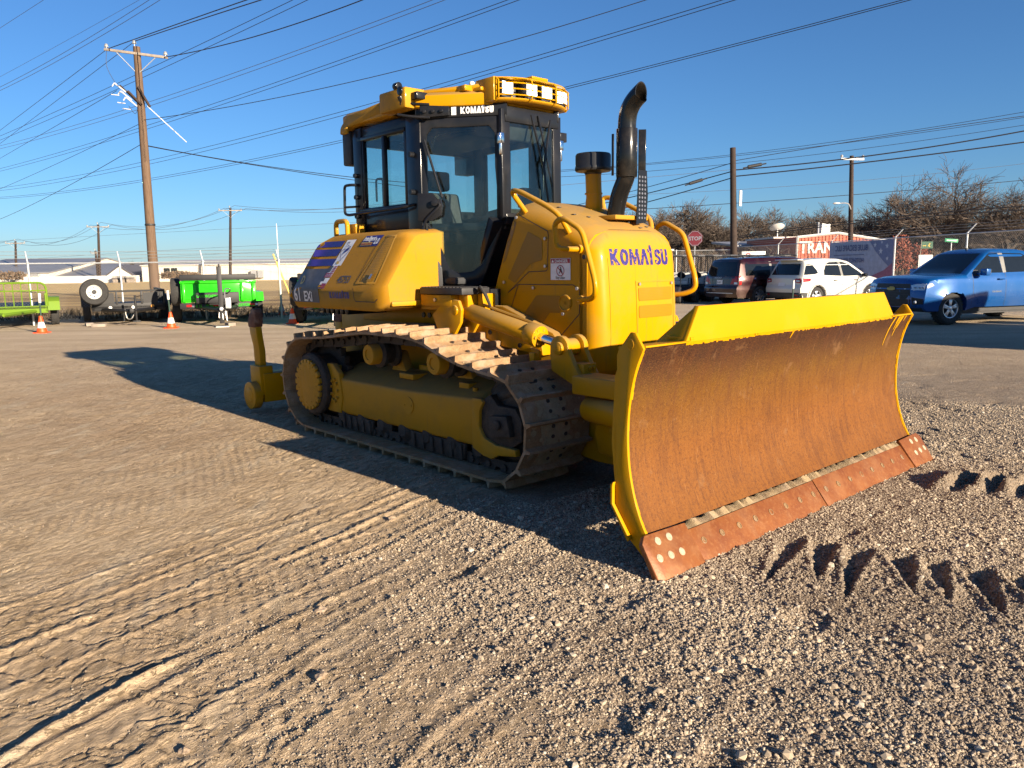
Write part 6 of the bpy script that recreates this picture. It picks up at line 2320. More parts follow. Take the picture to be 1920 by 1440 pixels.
# ---- golf carts in a row behind the hood
def golf_cart():
    t = empty('golf_cart', (0, 0, 0), 0, 'golf cart', 'golf cart', 'golf carts parked in a dark row behind the bulldozer nose')
    b = MB()
    b.prism([(-1.15, .30), (-1.18, .62), (-.9, .72), (-.3, .72), (-.25, .36), (.55, .32), (.75, .62), (1.05, .66), (1.20, .45), (1.18, .26), (-1.0, .24)], -.55, .55)
    b.build('body', car_body_dark, t, .05, 3)
    b = MB()
    b.box(-.85, -.28, -.50, .50, .70, .84); b.prism([(-.90, .84), (-.82, .84), (-.90, 1.18), (-.98, 1.18)], -.50, .50)
    b.box(-1.10, -.92, -.48, .48, .74, .82); b.prism([(-.93, .9), (-1.0, .9), (-1.05, 1.14), (-.99, 1.14)], -.47, .47)
    b.build('seat', M['white'], t, .03, 3)
    b = MB()
    for s in (1, -1):
        for p0, p1 in (((-.95, .50, .7), (-.80, .50, 1.80)), ((.85, .50, .62), (.55, .50, 1.80)), ((-1.15, .48, .6), (-.9, .48, 1.78))):
            b.tube([(p0[0], s * p0[1], p0[2]), (p1[0], s * p1[1], p1[2])], .018, 6)
        b.tube(round_path([(-.35, s * .52, .74), (-.35, s * .52, .95), (-.75, s * .52, .95), (-.8, s * .52, .78)], .05), .016, 6)
    b.tube([(.50, -.25, .85), (.30, -.25, 1.05)], .015, 6)
    b.lathe([(.14, 0), (.17, 0), (.17, .02), (.14, .02)], n=16, M=Matrix.Translation((.28, -.25, 1.06)) @ Matrix.Rotation(-.8, 4, 'Y'))
    build_each(b, 'roof_frame', M['black'], t)
    b = MB(); b.box(-1.05, .75, -.58, .58, 1.79, 1.86); b.build('canopy', M['canopy'], t, .03, 3)
    for x in (-.80, .85):
        for s in (1, -1):
            b = MB(); b.lathe([(.10, -.09), (.20, -.10), (.235, -.06), (.235, .06), (.20, .10), (.10, .09), (.03, .05)], (0, 0, 0), 'y', 20)
            b.build('wheel', M['tyre'], t, loc=(x, s * .48, .235))
    return t


car_body_dark = plain('black_cart_body', (.02, .02, .024), .35, 0, .2)
M['canopy'] = plain('cream_black_canopy', (.10, .10, .10), .5, 0, .3, 2)
GC = golf_cart()
labs = ['golf cart nearest the hood in the dark row, mostly hidden by its grab rail', 'second golf cart from the bulldozer nose in the dark row', 'third golf cart from the bulldozer nose, white seat backs showing', 'fourth golf cart from the bulldozer, just left of the maroon minivan', 'golf cart half hidden behind the maroon minivan tail', 'golf cart roof showing above the maroon minivan', 'golf cart at the far end of the row, roof behind the minivan']
spots = [(1262, 31.0), (1292, 31.6), (1322, 32.2), (1350, 32.9), (1385, 34), (1418, 35), (1450, 36)]
for k, ((px, yy), lb_) in enumerate(zip(spots, labs)):
    o = GC if k == 0 else dup_tree(GC)
    q_ = at_dist(px, 540, yy)
    o.location = (q_.x, yy, 0); o.rotation_euler = (0, 0, radians(-118 + rng.uniform(-4, 4))); o['label'] = lb_

# ---- box truck added unseen beyond the right edge to shade the yard
def added_shade_truck():
    t = empty('added_shade_truck', (0, 0, 0), 0, 'white box truck added unseen past the right edge to cast shade over the yard', 'truck')
    b = MB(); b.box(-4.2, 1.6, -1.15, 1.15, .95, 3.0); b.build('cargo_box', M['white'], t, .04)
    b = MB(); b.prism([(1.7, .55), (1.7, 2.35), (2.5, 2.35), (3.0, 1.55), (3.7, 1.35), (3.8, .55)], -1.0, 1.0); b.build('cab', M['white'], t, .08, 3)
    b = MB(); b.box(-4.1, 3.6, -.45, .45, .55, .92); b.build('chassis', M['black_matt'], t)
    for s in (1, -1):
        b = MB(); b.prism([(1.85, 1.6), (1.85, 2.2), (2.45, 2.2), (2.75, 1.6)], *sorted((s * 1.004, s * 1.012))); b.build('side_window', M['car_glass'], t)
        for x in (-2.6, 2.9): make_wheel(t, x, s * .9, .45, .28, .25, s, 6, False)
    b = MB(); b.prism([(2.53, 2.25), (2.98, 1.62), (2.99, 1.63), (2.54, 2.26)], -.9, .9); b.build('windscreen', M['car_glass'], t)
    return t


BT = added_shade_truck()
BT.location = (16.4, 11.0, 0); BT.rotation_euler = (0, 0, radians(42.6))

# ------------------------------------------------------------ poles and wires
def pole(px_top, py_top, dist, r0, r1, label, mat, px_base=None, arms=(), h=None, group='utility poles along the roads', cat='utility pole'):
    top = at_dist(px_top, py_top, dist)
    if px_base is not None: bx = at_dist(px_base, 560, dist).x
    else: bx = top.x
    t = empty('utility_pole', (bx, dist, 0), 0, label, cat, group)
    b = MB()
    H = top.z
    lean = top.x - bx
    n = 6
    b.tube([(lean * k / n, 0, -.3 if k == 0 else H * k / n) for k in range(n + 1)], [r0 + (r1 - r0) * k / n for k in range(n + 1)], 12)
    b.build('pole', mat, t)
    return t, Vector((top.x, dist, H)), lean


def crossarm(t, lean_x, z, half, tilt=0.0, ang=0.0, mat=None, ins=3, brace=True, thick=.06):
    R_ = Matrix.Translation((lean_x, -.12, z)) @ Matrix.Rotation(ang, 4, 'Z') @ Matrix.Rotation(tilt, 4, 'Y')
    b = MB(); b.box(-half, half, -.05, .05, -thick, thick, M=R_); b.build('crossarm', mat or M['wood_grey'], t, .01)
    if brace:
        b = MB()
        for s in (1, -1): b.tube([R_ @ Vector((s * half * .62, 0, -thick)), Vector((lean_x, -.10, z - half * .62))], .022, 5)
        build_each(b, 'arm_brace', M['galv'], t)
    pts = []
    for k in range(ins):
        u = 0 if ins == 1 else (-half * .93 + 2 * half * .93 * k / (ins - 1))
        p = R_ @ Vector((u, 0, thick))
        if ins == 3 and k == 1: p = Vector((lean_x - .1, 0, z + .45))
        b = MB()
        b.lathe([(.02, -.1), (.02, .05), (.10, .06), (.11, .10), (.07, .14), (.09, .17), (.05, .22), (.0, .24)], tuple(p), 'z', 12)
        b.build('insulator', M['galv'], t)
        pts.append(p + Vector((0, 0, .22)))
    return pts


M['wood_grey'] = plain('grey_weathered_timber', (.28, .235, .19), .9, 0, .25, 4)
main, mt_, ln_ = pole(256, 88, 42.0, .26, .17, 'tall brown utility pole behind the left fence with crossarm and cutout switches', M['wood_pole'], 292)
crossarm(main, ln_ * .985, mt_.z - .35, 1.62, .14, 0, ins=3)
# cutouts and arresters on the left of the pole
b = MB()
for k, (dx, dz) in enumerate(((-.9, -2.05), (-.62, -2.45), (-.38, -2.75))):
    x = ln_ + dx
    b.tube([(x - .28, -.2, mt_.z + dz + .25), (x + .25, -.2, mt_.z + dz - .2)], .034, 8)
    b.tube([(x - .1, -.2, mt_.z + dz - .35), (x - .5, -.2, mt_.z + dz - .30)], .024, 6)
    b.tube([(x - .30, -.2, mt_.z + dz + .26), (x - .42, -.2, mt_.z + dz + .10)], .03, 6)
build_each(b, 'cutout_switch', M['white'], main)
b = MB()
b.tube([(ln_ - .95, -.15, mt_.z - 1.9), (ln_ - .1, -.15, mt_.z - 2.75)], .05, 6)
b.tube([(ln_ + .0, -.2, mt_.z - 2.0), (ln_ + .55, -.25, mt_.z - 3.0)], .07, 4)
b.tube([(ln_ - .55, -.2, mt_.z - 2.2), (ln_ + .1, -.2, mt_.z - 2.9)], .07, 4)
build_each(b, 'switch_arm', M['wood_dark'], main)
b = MB()
b.tube(smooth_path([(ln_ - 1.5, -.1, mt_.z - .2), (ln_ - 1.55, -.1, mt_.z - 1.0), (ln_ - 1.1, -.15, mt_.z - 1.9)]), .012, 5)
b.tube(smooth_path([(ln_ - .6, -.1, mt_.z - 2.9), (ln_ - .3, -.1, mt_.z - 3.3), (ln_ - .1, -.1, mt_.z - 2.9)]), .012, 5)
build_each(b, 'jumper_wire', M['wire'], main)
b = MB(); b.lathe([(.255, 3.9), (.262, 3.92), (.262, 3.98), (.255, 4.0)], (ln_ * .3, 0, 0), 'z', 16); b.build('pole_band', M['black_matt'], main)
b = MB(); b.tube([(ln_ + .3, 0, mt_.z - 2.9), (ln_ + 1.6, 1.5, mt_.z - 4.5)], .022, 5); b.build('guy_guard', M['white'], main)

far_poles = [(432, 390, 110, 434, 'far utility pole with crossarm and transformer, left of the bulldozer', 1.35), (184, 421, 118, 190, 'far utility pole beside the white gabled building on the left', 1.35),
             (29, 452, 130, 34, 'far utility pole at the left edge over the grey warehouse roof', 1.3), (179, 470, 122, 188, 'shorter far pole leaning just left of the pole by the gabled building', .6)]
FP_ = []
for px, py, dd, pb, lab, hf in far_poles:
    t, tp_, ln2 = pole(px, py, dd, .22, .15, lab, M['wood_dark'], pb)
    FP_.append((tp_, crossarm(t, ln2 * .98, tp_.z - .35, hf * 1.15, 0, .2, mat=M['wood_grey'], ins=3)))
    if 'transformer' in lab:
        b = MB(); b.cyl((-.45, -.3, tp_.z - 10.3), (-.45, -.3, tp_.z - 9.2), .30, n=14); b.build('transformer', M['galv'], t)
        b = MB(); b.cyl((.5, -.3, tp_.z - 10.6), (.5, -.3, tp_.z - 9.8), .16, n=14); b.build('transformer', M['galv'], t)
rp, rtp, _ = pole(1374, 277, 42.0, .20, .15, 'dark bare topped utility pole right of the exhaust stack', M['wood_dark'], 1376)
b = MB(); b.box(.08, .20, -.26, -.10, rtp.z - 3.0, rtp.z - 2.2); b.build('pole_box', M['galv'], rp)
rq, rtq, lnq = pole(1597, 292, 58.0, .20, .14, 'dark utility pole with white crossarm and street lamp above the orange building', M['wood_dark'], 1592)
crossarm(rq, lnq * .98, rtq.z - .25, .92, 0, .2, mat=M['white'], ins=2, brace=False, thick=.07)
b = MB(); b.tube(smooth_path([(lnq * .6, -.1, rtq.z - 3.9), (-.5, -.2, rtq.z - 3.4), (-1.1, -.2, rtq.z - 3.35)]), .035, 6); b.build('lamp_arm', M['galv'], rq)
b = MB(); b.ball((-1.35, -.2, rtq.z - 3.36), .13, 10, 0, (2.2, 1, .6)); b.build('lamp_head', M['white'], rq)


def wire(a, b_, label, mid=None, r=.014, mat='wire', group='overhead wires', sag=None, ext=0.0):
    """a, b: world points; mid: picture point the wire passes (sets its sag)"""
    a, b_ = Vector(a), Vector(b_)
    if sag is None:
        sag = 0.0
        if mid is not None:
            # nearest chord parameter seen at that picture point, height difference there
            v = _f + CR * ((mid[0] - 960) / F_PX) + CD * ((mid[1] - 720) / F_PX)
            d = b_ - a
            # intersect the vertical plane through a,b
            nrm = Vector((d.y, -d.x, 0))
            C_ = Vector((0, 0, CAM_H))
            tt = (a - C_).dot(nrm) / v.dot(nrm)
            p = C_ + v * tt
            s_ = (Vector((p.x, p.y, 0)) - Vector((a.x, a.y, 0))).dot(Vector((d.x, d.y, 0))) / (d.x ** 2 + d.y ** 2)
            zc = a.z + d.z * s_
            if .02 < s_ < .98: sag = (zc - p.z) / (4 * s_ * (1 - s_))
    mb = MB()
    n = 24
    pts = []
    for k in range(n + 1):
        s_ = k / n
        p = a.lerp(b_, s_); p.z -= 4 * sag * s_ * (1 - s_)
        pts.append(p)
    mb.tube(pts, r, 4)
    o = mb.build('power_line', M[mat])
    c0 = pts[0].copy()
    for v_ in o.data.vertices: v_.co -= c0
    o.location = c0
    return setp(o, label, 'wire', group)


def P(px, py, dist): return at_dist(px, py, dist)
def Z(px, py, z): return at_ground(px, py, z)


# lines leaving the big pole
wire(P(201, 92, 42), Z(-60, 290, 13.0), 'wire from the left insulator of the big pole sweeping down to the left edge', r=.018)
wire(P(253, 77, 42), Z(-60, 315, 13.0), 'wire from the top insulator of the big pole sweeping down to the left edge', r=.018)
wire(P(201, 92, 42), Z(520, -20, 11.6), 'upper of the two thick wires rising right from the big pole top', (330, 46), r=.022)
wire(P(253, 77, 42), Z(540, -16, 11.6), 'lower of the two thick wires rising right from the big pole top', (340, 48), r=.022)
wire(P(304, 108, 42), Z(720, -16, 11.4), 'thick wire rising right from the right insulator of the big pole', (500, 62), r=.022)
wire(P(219, 170, 42), Z(-50, 326, 11.5), 'wire from the cutout switches of the big pole to the left edge', r=.016)
wire(P(262, 272, 42), Z(-60, 432, 6.8), 'lowest wire on the left of the big pole falling to the left edge', (140, 342), r=.018)
wire(P(262, 232, 42), Z(-60, 378, 8.5), 'thin wire from the middle of the big pole falling to the left edge', (130, 296), r=.014)
wire(P(277, 273, 42), P(760, 342, 40), 'wire from the big pole dipping right towards the cab, upper strand', (437, 302), r=.016)
wire(P(277, 274, 42), P(760, 350, 40), 'wire from the big pole dipping right towards the cab, lower strand', (437, 303), r=.016)
wire(P(262, 226, 42), Z(1260, -16, 12.0), 'wire from the big pole running up over the cab light bar to the top edge', (700, 144), r=.016)


def pair(name, a, m_, b_, za, zb, gap, r=.014, mat='wire'):
    for k, w in ((0, 'upper'), (1, 'lower')):
        wire(Z(a[0], a[1] + k * gap * .5, za), Z(b_[0] + (k * gap), b_[1] + k * gap * .5, zb), '%s wire of the pair %s' % (w, name), (m_[0], m_[1] + k * gap * .8), r, mat)


pair('crossing the top left corner of the sky', (-40, 182), (150, 81), (310, -20), 15, 15, 12, .016, 'wire_grey')
pair('passing just behind the top of the big pole', (-40, 272), (266, 135), (600, -25), 15, 15, 14, .018)
pair('crossing the big pole beneath its switches', (-40, 283), (328, 175), (850, -15), 16, 16, 10, .018, 'wire_grey')
pair('crossing the big pole at its middle', (-40, 326), (437, 182), (990, -14), 16, 16, 9, .020)
pair('passing over the cab roof to the top right', (-40, 357), (365, 281), (1400, -14), 16, 16, 9, .022)
pair('passing behind the cab and the exhaust to the top right', (-40, 372), (649, 261), (1760, -18), 14, 14, 5, .020)
wire(Z(-30, 72, 15), Z(100, -12, 15), 'lone thin wire across the very top left corner', r=.012, mat='wire_grey')
wire(Z(-30, 160, 15), Z(275, -8, 15), 'faint wire above the pair at the top left corner', (150, 62), r=.010, mat='wire_grey')
# far line on the left
for k, nm in enumerate(('near', 'middle', 'far')):
    for i in range(2):
        a, c = FP_[i], FP_[i + 1]
        pa = Vector((a[0].x, a[0].y, 0)) + Vector((a[1][k].x, a[1][k].y, a[1][k].z)); pc = Vector((c[0].x, c[0].y, 0)) + Vector((c[1][k].x, c[1][k].y, c[1][k].z))
        wire(pa, pc, '%s conductor between the %s far poles on the left' % (nm, ('two taller', 'two leftmost')[i]), sag=1.6, r=.022, mat='wire_grey')
    pa = FP_[0][0].copy(); q0 = Vector((pa.x, pa.y, 0)) + FP_[0][1][k]
    wire(q0, P(840, 362 + 6 * k, 100), '%s conductor running right from the tallest far pole behind the cab' % nm, sag=1.0, r=.022, mat='wire_grey')
    pe = FP_[2][0]; q1 = Vector((pe.x, pe.y, 0)) + FP_[2][1][k]
    wire(q1, q1 + Vector((-40, 10, .5)), '%s conductor leaving the leftmost far pole' % nm, sag=1.5, r=.022, mat='wire_grey')
for py0, py1, pm2 in ((432, 402, 436), (470, 440, 470), (483, 455, 482)):
    wire(P(-30, py0 + 22, 125), P(840, py1 + 6, 105), 'faint low wire over the left horizon, %s' % {432: 'at the far crossarms', 470: 'just under the far crossarms', 483: 'close above the warehouse roofs'}[py0], (300, pm2), r=.016, mat='wire_grey')
# right side
wire(P(1374, 302, 42), Z(1960, 212, 8.6), 'upper wire from the bare dark pole rising to the right edge', (1696, 250), r=.016)
wire(P(1374, 319, 42), Z(1960, 238, 7.6), 'upper thick cable from the bare dark pole to the right edge', (1600, 296), r=.030)
wire(P(1374, 331, 42), Z(1960, 261, 7.0), 'lower thick cable from the bare dark pole to the right edge', (1600, 307), r=.030)
wire(P(1374, 305, 42), P(1000, 402, 60), 'upper wire falling left from the bare dark pole behind the exhaust', (1195, 356), r=.018)
wire(P(1374, 321, 42), P(1000, 406, 60), 'middle cable falling left from the bare dark pole behind the exhaust', (1195, 367), r=.026)
wire(P(1374, 333, 42), P(1000, 430, 60), 'lower cable falling left from the bare dark pole behind the exhaust', (1195, 384), r=.026)
wire(P(1000, 322, 60), Z(1960, 203, 10.0), 'upper thin wire high behind the exhaust, running to the right edge', (1373, 290), r=.014)
wire(P(1000, 325, 60), Z(1960, 214, 10.0), 'lower thin wire high behind the exhaust, running to the right edge', (1373, 293), r=.014)
wire(P(1000, 334, 60), Z(1960, 228, 9.6), 'thin wire under the high pair at right', (1373, 307), r=.014)
wire(P(1100, 398, 60), Z(1960, 334, 7.5), 'wire crossing the dark pole with the street lamp to the right edge', (1588, 366), r=.022)
wire(P(1100, 368, 70), Z(1960, 302, 9.5), 'faint wire above the tree tops on the right', (1596, 340), r=.014, mat='wire_grey')
wire(P(1384, 443, 44), Z(1960, 384, 3.9), 'upper dark cable in front of the bare trees at the right', (1660, 408), r=.022)
wire(P(1384, 446, 44), Z(1960, 391, 3.8), 'lower dark cable in front of the bare trees at the right', (1660, 413), r=.026)
wire(P(1000, 352, 65), P(1374, 318, 65), 'faint wire behind the precleaner and the exhaust', r=.016, mat='wire_grey')
for k, (px, py) in enumerate(((1415, 312), (1305, 342))):
    q_ = P(px, py, 41.9 if k == 0 else 43)
    b = MB(); b.cyl((-.35, 0, -.02), (.35, 0, .10), .09, n=10); b.tube([(-.6, 0, -.08), (.6, 0, .14)], .04, 6)
    o = b.build('splice_case', M['black_matt']); o.location = (q_.x, q_.y, q_.z)
    if k: o.rotation_euler = (0, -.12, 0)
    setp(o, ('black splice case on the thick cable just right of the bare pole', 'black splice case on the cable left of the bare pole')[k], 'splice case', 'splice cases on the cables')

# ------------------------------------------------------------ fences
def chain_fence(pts, h, label, arm_dir, bare=False, cell=.062, post_r=.032, rail=True, wr=.0022, arm=True, lean=None):
    t = empty('chain_link_fence', (pts[0][0], pts[0][1], 0), 0, label, 'fence', 'chain link fences around the yard')
    o0 = Vector((pts[0][0], pts[0][1], 0))
    P3 = [Vector((x, y, 0)) - o0 for x, y in pts]
    for p in P3:
        b = MB(); b.cyl(p + Vector((0, 0, -.2)), p + Vector((0, 0, h)), post_r, n=10)
        if arm: b.tube([p + Vector((0, 0, h)), p + Vector((arm_dir[0], arm_dir[1], h + .32))], .022, 6)
        b.ball(p + Vector((0, 0, h)), post_r * 1.4, 8)
        b.build('fence_post', M['galv'], t)
    if rail:
        b = MB(); b.tube([p + Vector((0, 0, h - .02)) for p in P3], .022, 6); b.build('top_rail', M['galv'], t)
    b = MB()
    for a, c in zip(P3[:-1], P3[1:]):
        L = (c - a).length; d = (c - a) / L
        n = int((L + h) / (cell * 1.414))
        for k in range(n):
            u = k * cell * 1.414
            for sgn in (1, -1):
                # a diagonal strand clipped to the panel
                u0, u1 = (u - h, u) if sgn == 1 else (u, u - h)
                z0, z1 = .03, h - .03
                def clip(u0, z0, u1, z1):
                    if u0 > u1: u0, z0, u1, z1 = u1, z1, u0, z0
                    if u1 < 0 or u0 > L: return None
                    if u0 < 0: z0 = z0 + (z1 - z0) * (0 - u0) / (u1 - u0); u0 = 0
                    if u1 > L: z1 = z0 + (z1 - z0) * (L - u0) / (u1 - u0); u1 = L
                    return u0, z0, u1, z1
                r_ = clip(u0, z0, u1, z1)
                if r_ is None or abs(r_[2] - r_[0]) < .02: continue
                b.tube([a + d * r_[0] + Vector((0, 0, r_[1])), a + d * r_[2] + Vector((0, 0, r_[3]))], wr, 3, caps=False)
    o = b.build('wire_mesh', M['fence_wire'], t, smooth=False)
    o['kind'] = 'stuff'
    if arm:
        for q in (.12, .22, .32):
            b = MB(); b.tube([p + Vector((arm_dir[0] * q / .32, arm_dir[1] * q / .32, h + q)) for p in P3], .006, 4); b.build('barbed_wire', M['fence_wire'], t)
    return t


g0 = at_ground(390, 600); g1 = at_ground(64, 610)
dl = (Vector((g0.x, g0.y)) - Vector((g1.x, g1.y))).normalized()
base = Vector((g1.x, g1.y))
lp_ = [at_ground(64, 610), at_ground(234, 602), at_ground(388, 599.5), at_ground(529, 597)]
pts = [(lp_[0].x - 6, lp_[0].y - 2.6), (lp_[0].x - 3, lp_[0].y - 1.3)] + [(p.x, p.y) for p in lp_] + [(lp_[3].x + 2.8, lp_[3].y + .6), (lp_[3].x + 5.6, lp_[3].y + 1.2), (lp_[3].x + 8.4, lp_[3].y + 1.8)]
chain_fence(pts, 1.80, 'chain link fence with top rail running behind the trailers on the left', (-.10, .10))
rp_ = [(16.6, 19.0), (16.3, 23.4), (15.9, 27.5), (15.35, 31.5), (14.65, 36.0), (13.75, 40.5), (12.8, 45.0)]
RF = chain_fence(rp_, 2.44, 'tall chain link fence with angled arms behind the parked vehicles on the right', (.26, -.05), cell=.068, wr=.0026)
gt = chain_fence([(12.8, 45.2), (9.6, 45.6), (6.2, 46.0)], 2.3, 'chain link gate with a pale top rail behind the golf carts', (0, 0), arm=False, cell=.08, wr=.003)
b = MB(); b.box(-6.6, -3.3, -.05, .05, 2.30, 2.38, M=Matrix.Translation((0, .6, 0))); b.build('gate_rail', M['white'], gt)

# yellow guy marker near the left fence
b = MB(); b.tube([(0, 0, 0), (-.75, 0, 2.1)], .035, 8); o = b.build('guy_marker', M['pale_yellow'])
q_ = at_ground(566, 566); o.location = (at_dist(553, 548, 30).x, 30, 0)
setp(o, 'slanted yellow guy wire guard behind the left fence near the tank', 'guy guard')

# whip antennas / thin white rods at the fence
b = MB(); b.tube([(0, 0, 0), (0, 0, 2.9)], .012, 5); o = b.build('marker_rod', M['white']); o.location = (lp_[3].x + .02, lp_[3].y - .1, 0)
setp(o, 'thin white rod rising above the fence post left of the tank', 'rod')

# banner tied to the right fence, its back towards us
A_, B_ = Vector((15.35 - .08, 31.4, 0)), Vector((14.65 - .08, 36.0, 0))
d_ = (A_ - B_).normalized()
ban = empty('banner', tuple((A_ + B_) / 2), 0, 'pale blue banner tied to the right fence, its words reversed, stars at one end', 'banner')
o_ = -d_ * ((A_ - B_).length / 2)
nb = Vector((-d_.y, d_.x, 0))
if nb.dot(Vector((15, 33, 0))) > 0: nb = -nb
BFr = Frame(o_, d_, (0, 0, 1), None, 0, nb)
LB = (A_ - B_).length
b = MB()
V = []
nxx, nzz = 20, 8
for k in range(nxx + 1):
    for j in range(nzz + 1):
        u, v = LB * k / nxx, .62 + 1.76 * j / nzz
        V.append(BFr.p(u, v, .012 * sin(k * 1.9) * (1 - abs(2 * j / nzz - 1))))
b.add(V, [(k * (nzz + 1) + j, (k + 1) * (nzz + 1) + j, (k + 1) * (nzz + 1) + j + 1, k * (nzz + 1) + j + 1) for k in range(nxx) for j in range(nzz)])
b.build('banner_cloth', plain('pale_blue_banner', (.42, .44, .53), .8, 0, .15, 6), ban)
b = MB()
for sx_, tx, sz, v in ((2.95, 'BLUE ESCAPE LLC', .34, 1.98), (2.70, 'HOTSHOT SERVICE &', .25, 1.48), (2.70, 'USED GOLF CARTS', .25, 1.06)):
    text(b, BFr, tx, sz, sx_, v, .008, .92, mirror=True, lift=.03)
strip(b, BFr, [(.4, 1.80), (2.7, 1.80)], .03, 0, .03)
b.build('banner_lettering', plain('navy_print', (.13, .15, .27), .7), ban)
b = MB()
patch(b, BFr, [[(3.05, 2.36), (LB - .02, 2.36), (LB - .02, 1.15), (4.0, 1.55), (3.45, 1.95)]], 0, 0, .026)
patch(b, BFr, [[(2.9, .64), (LB - .02, .64), (LB - .02, 1.45), (4.1, 1.15), (3.4, .95)]], 1, 0, .028)
patch(b, BFr, [[(3.6, .64), (LB - .02, .64), (LB - .02, .95), (4.2, .85)]], 0, 0, .031)
for cx, cz, r_ in ((3.45, 2.18, .12), (3.85, 1.92, .15), (4.25, 2.12, .12), (4.3, 1.62, .10), (3.9, 2.28, .08)):
    st = [(cx + (r_ if k % 2 == 0 else r_ * .4) * sin(2 * pi * k / 10), cz + (r_ if k % 2 == 0 else r_ * .4) * cos(2 * pi * k / 10)) for k in range(10)]
    patch(b, BFr, [st], 2, 0, .034)
b.build('banner_flag', [plain('banner_navy', (.19, .22, .35), .8), plain('banner_dull_red', (.36, .14, .20), .8), plain('banner_star', (.60, .61, .66), .8)], ban)

# ------------------------------------------------------------ buildings
def shed(name, label, cat, corners_px, dist, h, depth, wall, roofm, ridge=0.0, eave=.2, gable=False, ribs=0.0):
    """front wall between two picture columns at a distance, extruded away"""
    x0, x1 = at_dist(corners_px[0], 530, dist).x, at_dist(corners_px[1], 530, dist).x
    t = empty(name, ((x0 + x1) / 2, dist, 0), 0, label, cat)
    w = (x1 - x0) / 2
    b = MB()
    if gable: b.prism([(-w, -.3), (w, -.3), (w, h), (0, h + ridge), (-w, h)], 0, depth, 'y')
    else: b.prism([(0, -.3), (depth, -.3), (depth, h), (depth / 2, h + ridge), (0, h)], -w, w, 'x')
    b.build('wall', wall, t)
    b = MB()
    if gable:
        for s in (1, -1):
            b.prism([(0, h + ridge + .02), (0, h + ridge + .20), (s * (w + eave), h + .16 - eave * ridge / w), (s * (w + eave), h - .02 - eave * ridge / w)], -.3, depth + .2, 'y')
    else:
        b.prism([(-eave, h - .02), (-eave, h + .14), (depth / 2, h + ridge + .18), (depth + eave, h + .14), (depth + eave, h - .02), (depth / 2, h + ridge + .02)], -w - eave, w + eave, 'x')
    b.build('roof', roofm, t)
    if ribs:
        b = MB()
        k = -w
        while k < w:
            b.box(k, k + ribs * .25, -.03, 0.0, 0, h - .03); k += ribs
        o = b.build('wall_rib', wall, t); o['kind'] = 'stuff'
    return t, w


wallw = plain('cream_metal_siding', (.62, .57, .48), .6, 0, .06, .3)
roofg = plain('grey_metal_roof', (.24, .24, .25), .5, .2, .12, .2)
roofp = plain('pale_metal_roof', (.50, .47, .43), .55, .1, .08, .2)
t, w_ = shed('long_warehouse', 'long cream metal warehouse across the field behind the green trailer', 'warehouse', (268, 760), 118, 2.35, 30, wallw, roofp, .85, ribs=1.2)
b = MB()
for x in (-w_ + 3.3, -w_ + 4.4):
    b.box(x, x + .9, -.07, -.035, .9, 2.0)
build_each(b, 'window', M['car_glass'], t)
b = MB()
for x in (-w_ + 16.5, -w_ + 17.5, -w_ + 24.8): b.box(x, x + .8, -.7, -.04, .4, 1.5)
build_each(b, 'wall_unit', M['galv'], t)
t, w_ = shed('gabled_building', 'white gabled building with dark trim between the warehouses on the left', 'building', (193, 262), 120, .5, 22, plain('white_siding', (.72, .70, .65), .6, 0, .05, .3), plain('dark_roof', (.07, .07, .09), .7), 1.9, .2, True)
t, w_ = shed('grey_roofed_hall', 'hall with a wide grey roof joined to the white gabled building', 'building', (85, 218), 124, .9, 24, wallw, roofg, 1.9)
t, w_ = shed('grey_warehouse', 'big warehouse with tall grey roof at the left edge', 'warehouse', (-120, 92), 122, 1.5, 36, wallw, roofg, 2.4)
b = MB(); b.box(w_ - 2.5, w_ - 1.2, -.6, -.05, .3, 1.4); b.build('wall_unit', M['galv'], t)
# low white wall in front of the halls
x0, x1 = at_dist(46, 530, 112).x, at_dist(262, 530, 112).x
b = MB(); b.box(x0, x1, -.1, .1, -.2, .95); b.box(x0, x1, -.13, .13, .95, 1.02)
o = b.build('boundary_wall', M['white']); o.location = (0, 112, 0)
setp(o, 'low white boundary wall across the field in front of the gabled building', 'wall')
b = MB()
for k in range(5): b.box(k * 1.6, k * 1.6 + 1.1, -.4, .4, 0, .5 + .2 * (k % 2))
for k, (px, lab) in enumerate(((222, 'dark bin'), (232, 'pallet stack'), (245, 'pallet stack'))):
    q_ = at_dist(px, 530, 111)
    b = MB(); b.box(-.6, .6, -.4, .4, 0, .5)
    for j in range(3): b.box(-.65, .65, -.45, .45, .55 + j * .16, .62 + j * .16)
    o = b.build('pallet_stack', M['wood_grey']); o.location = (q_.x, 111, 0)
    setp(o, ('small stack of pallets at the foot of the gabled building, leftmost of three', 'middle one of three small pallet stacks before the gabled building', 'pallet stack nearest the long warehouse, right of its two neighbours')[k], 'pallets', 'pallet stacks by the far buildings')

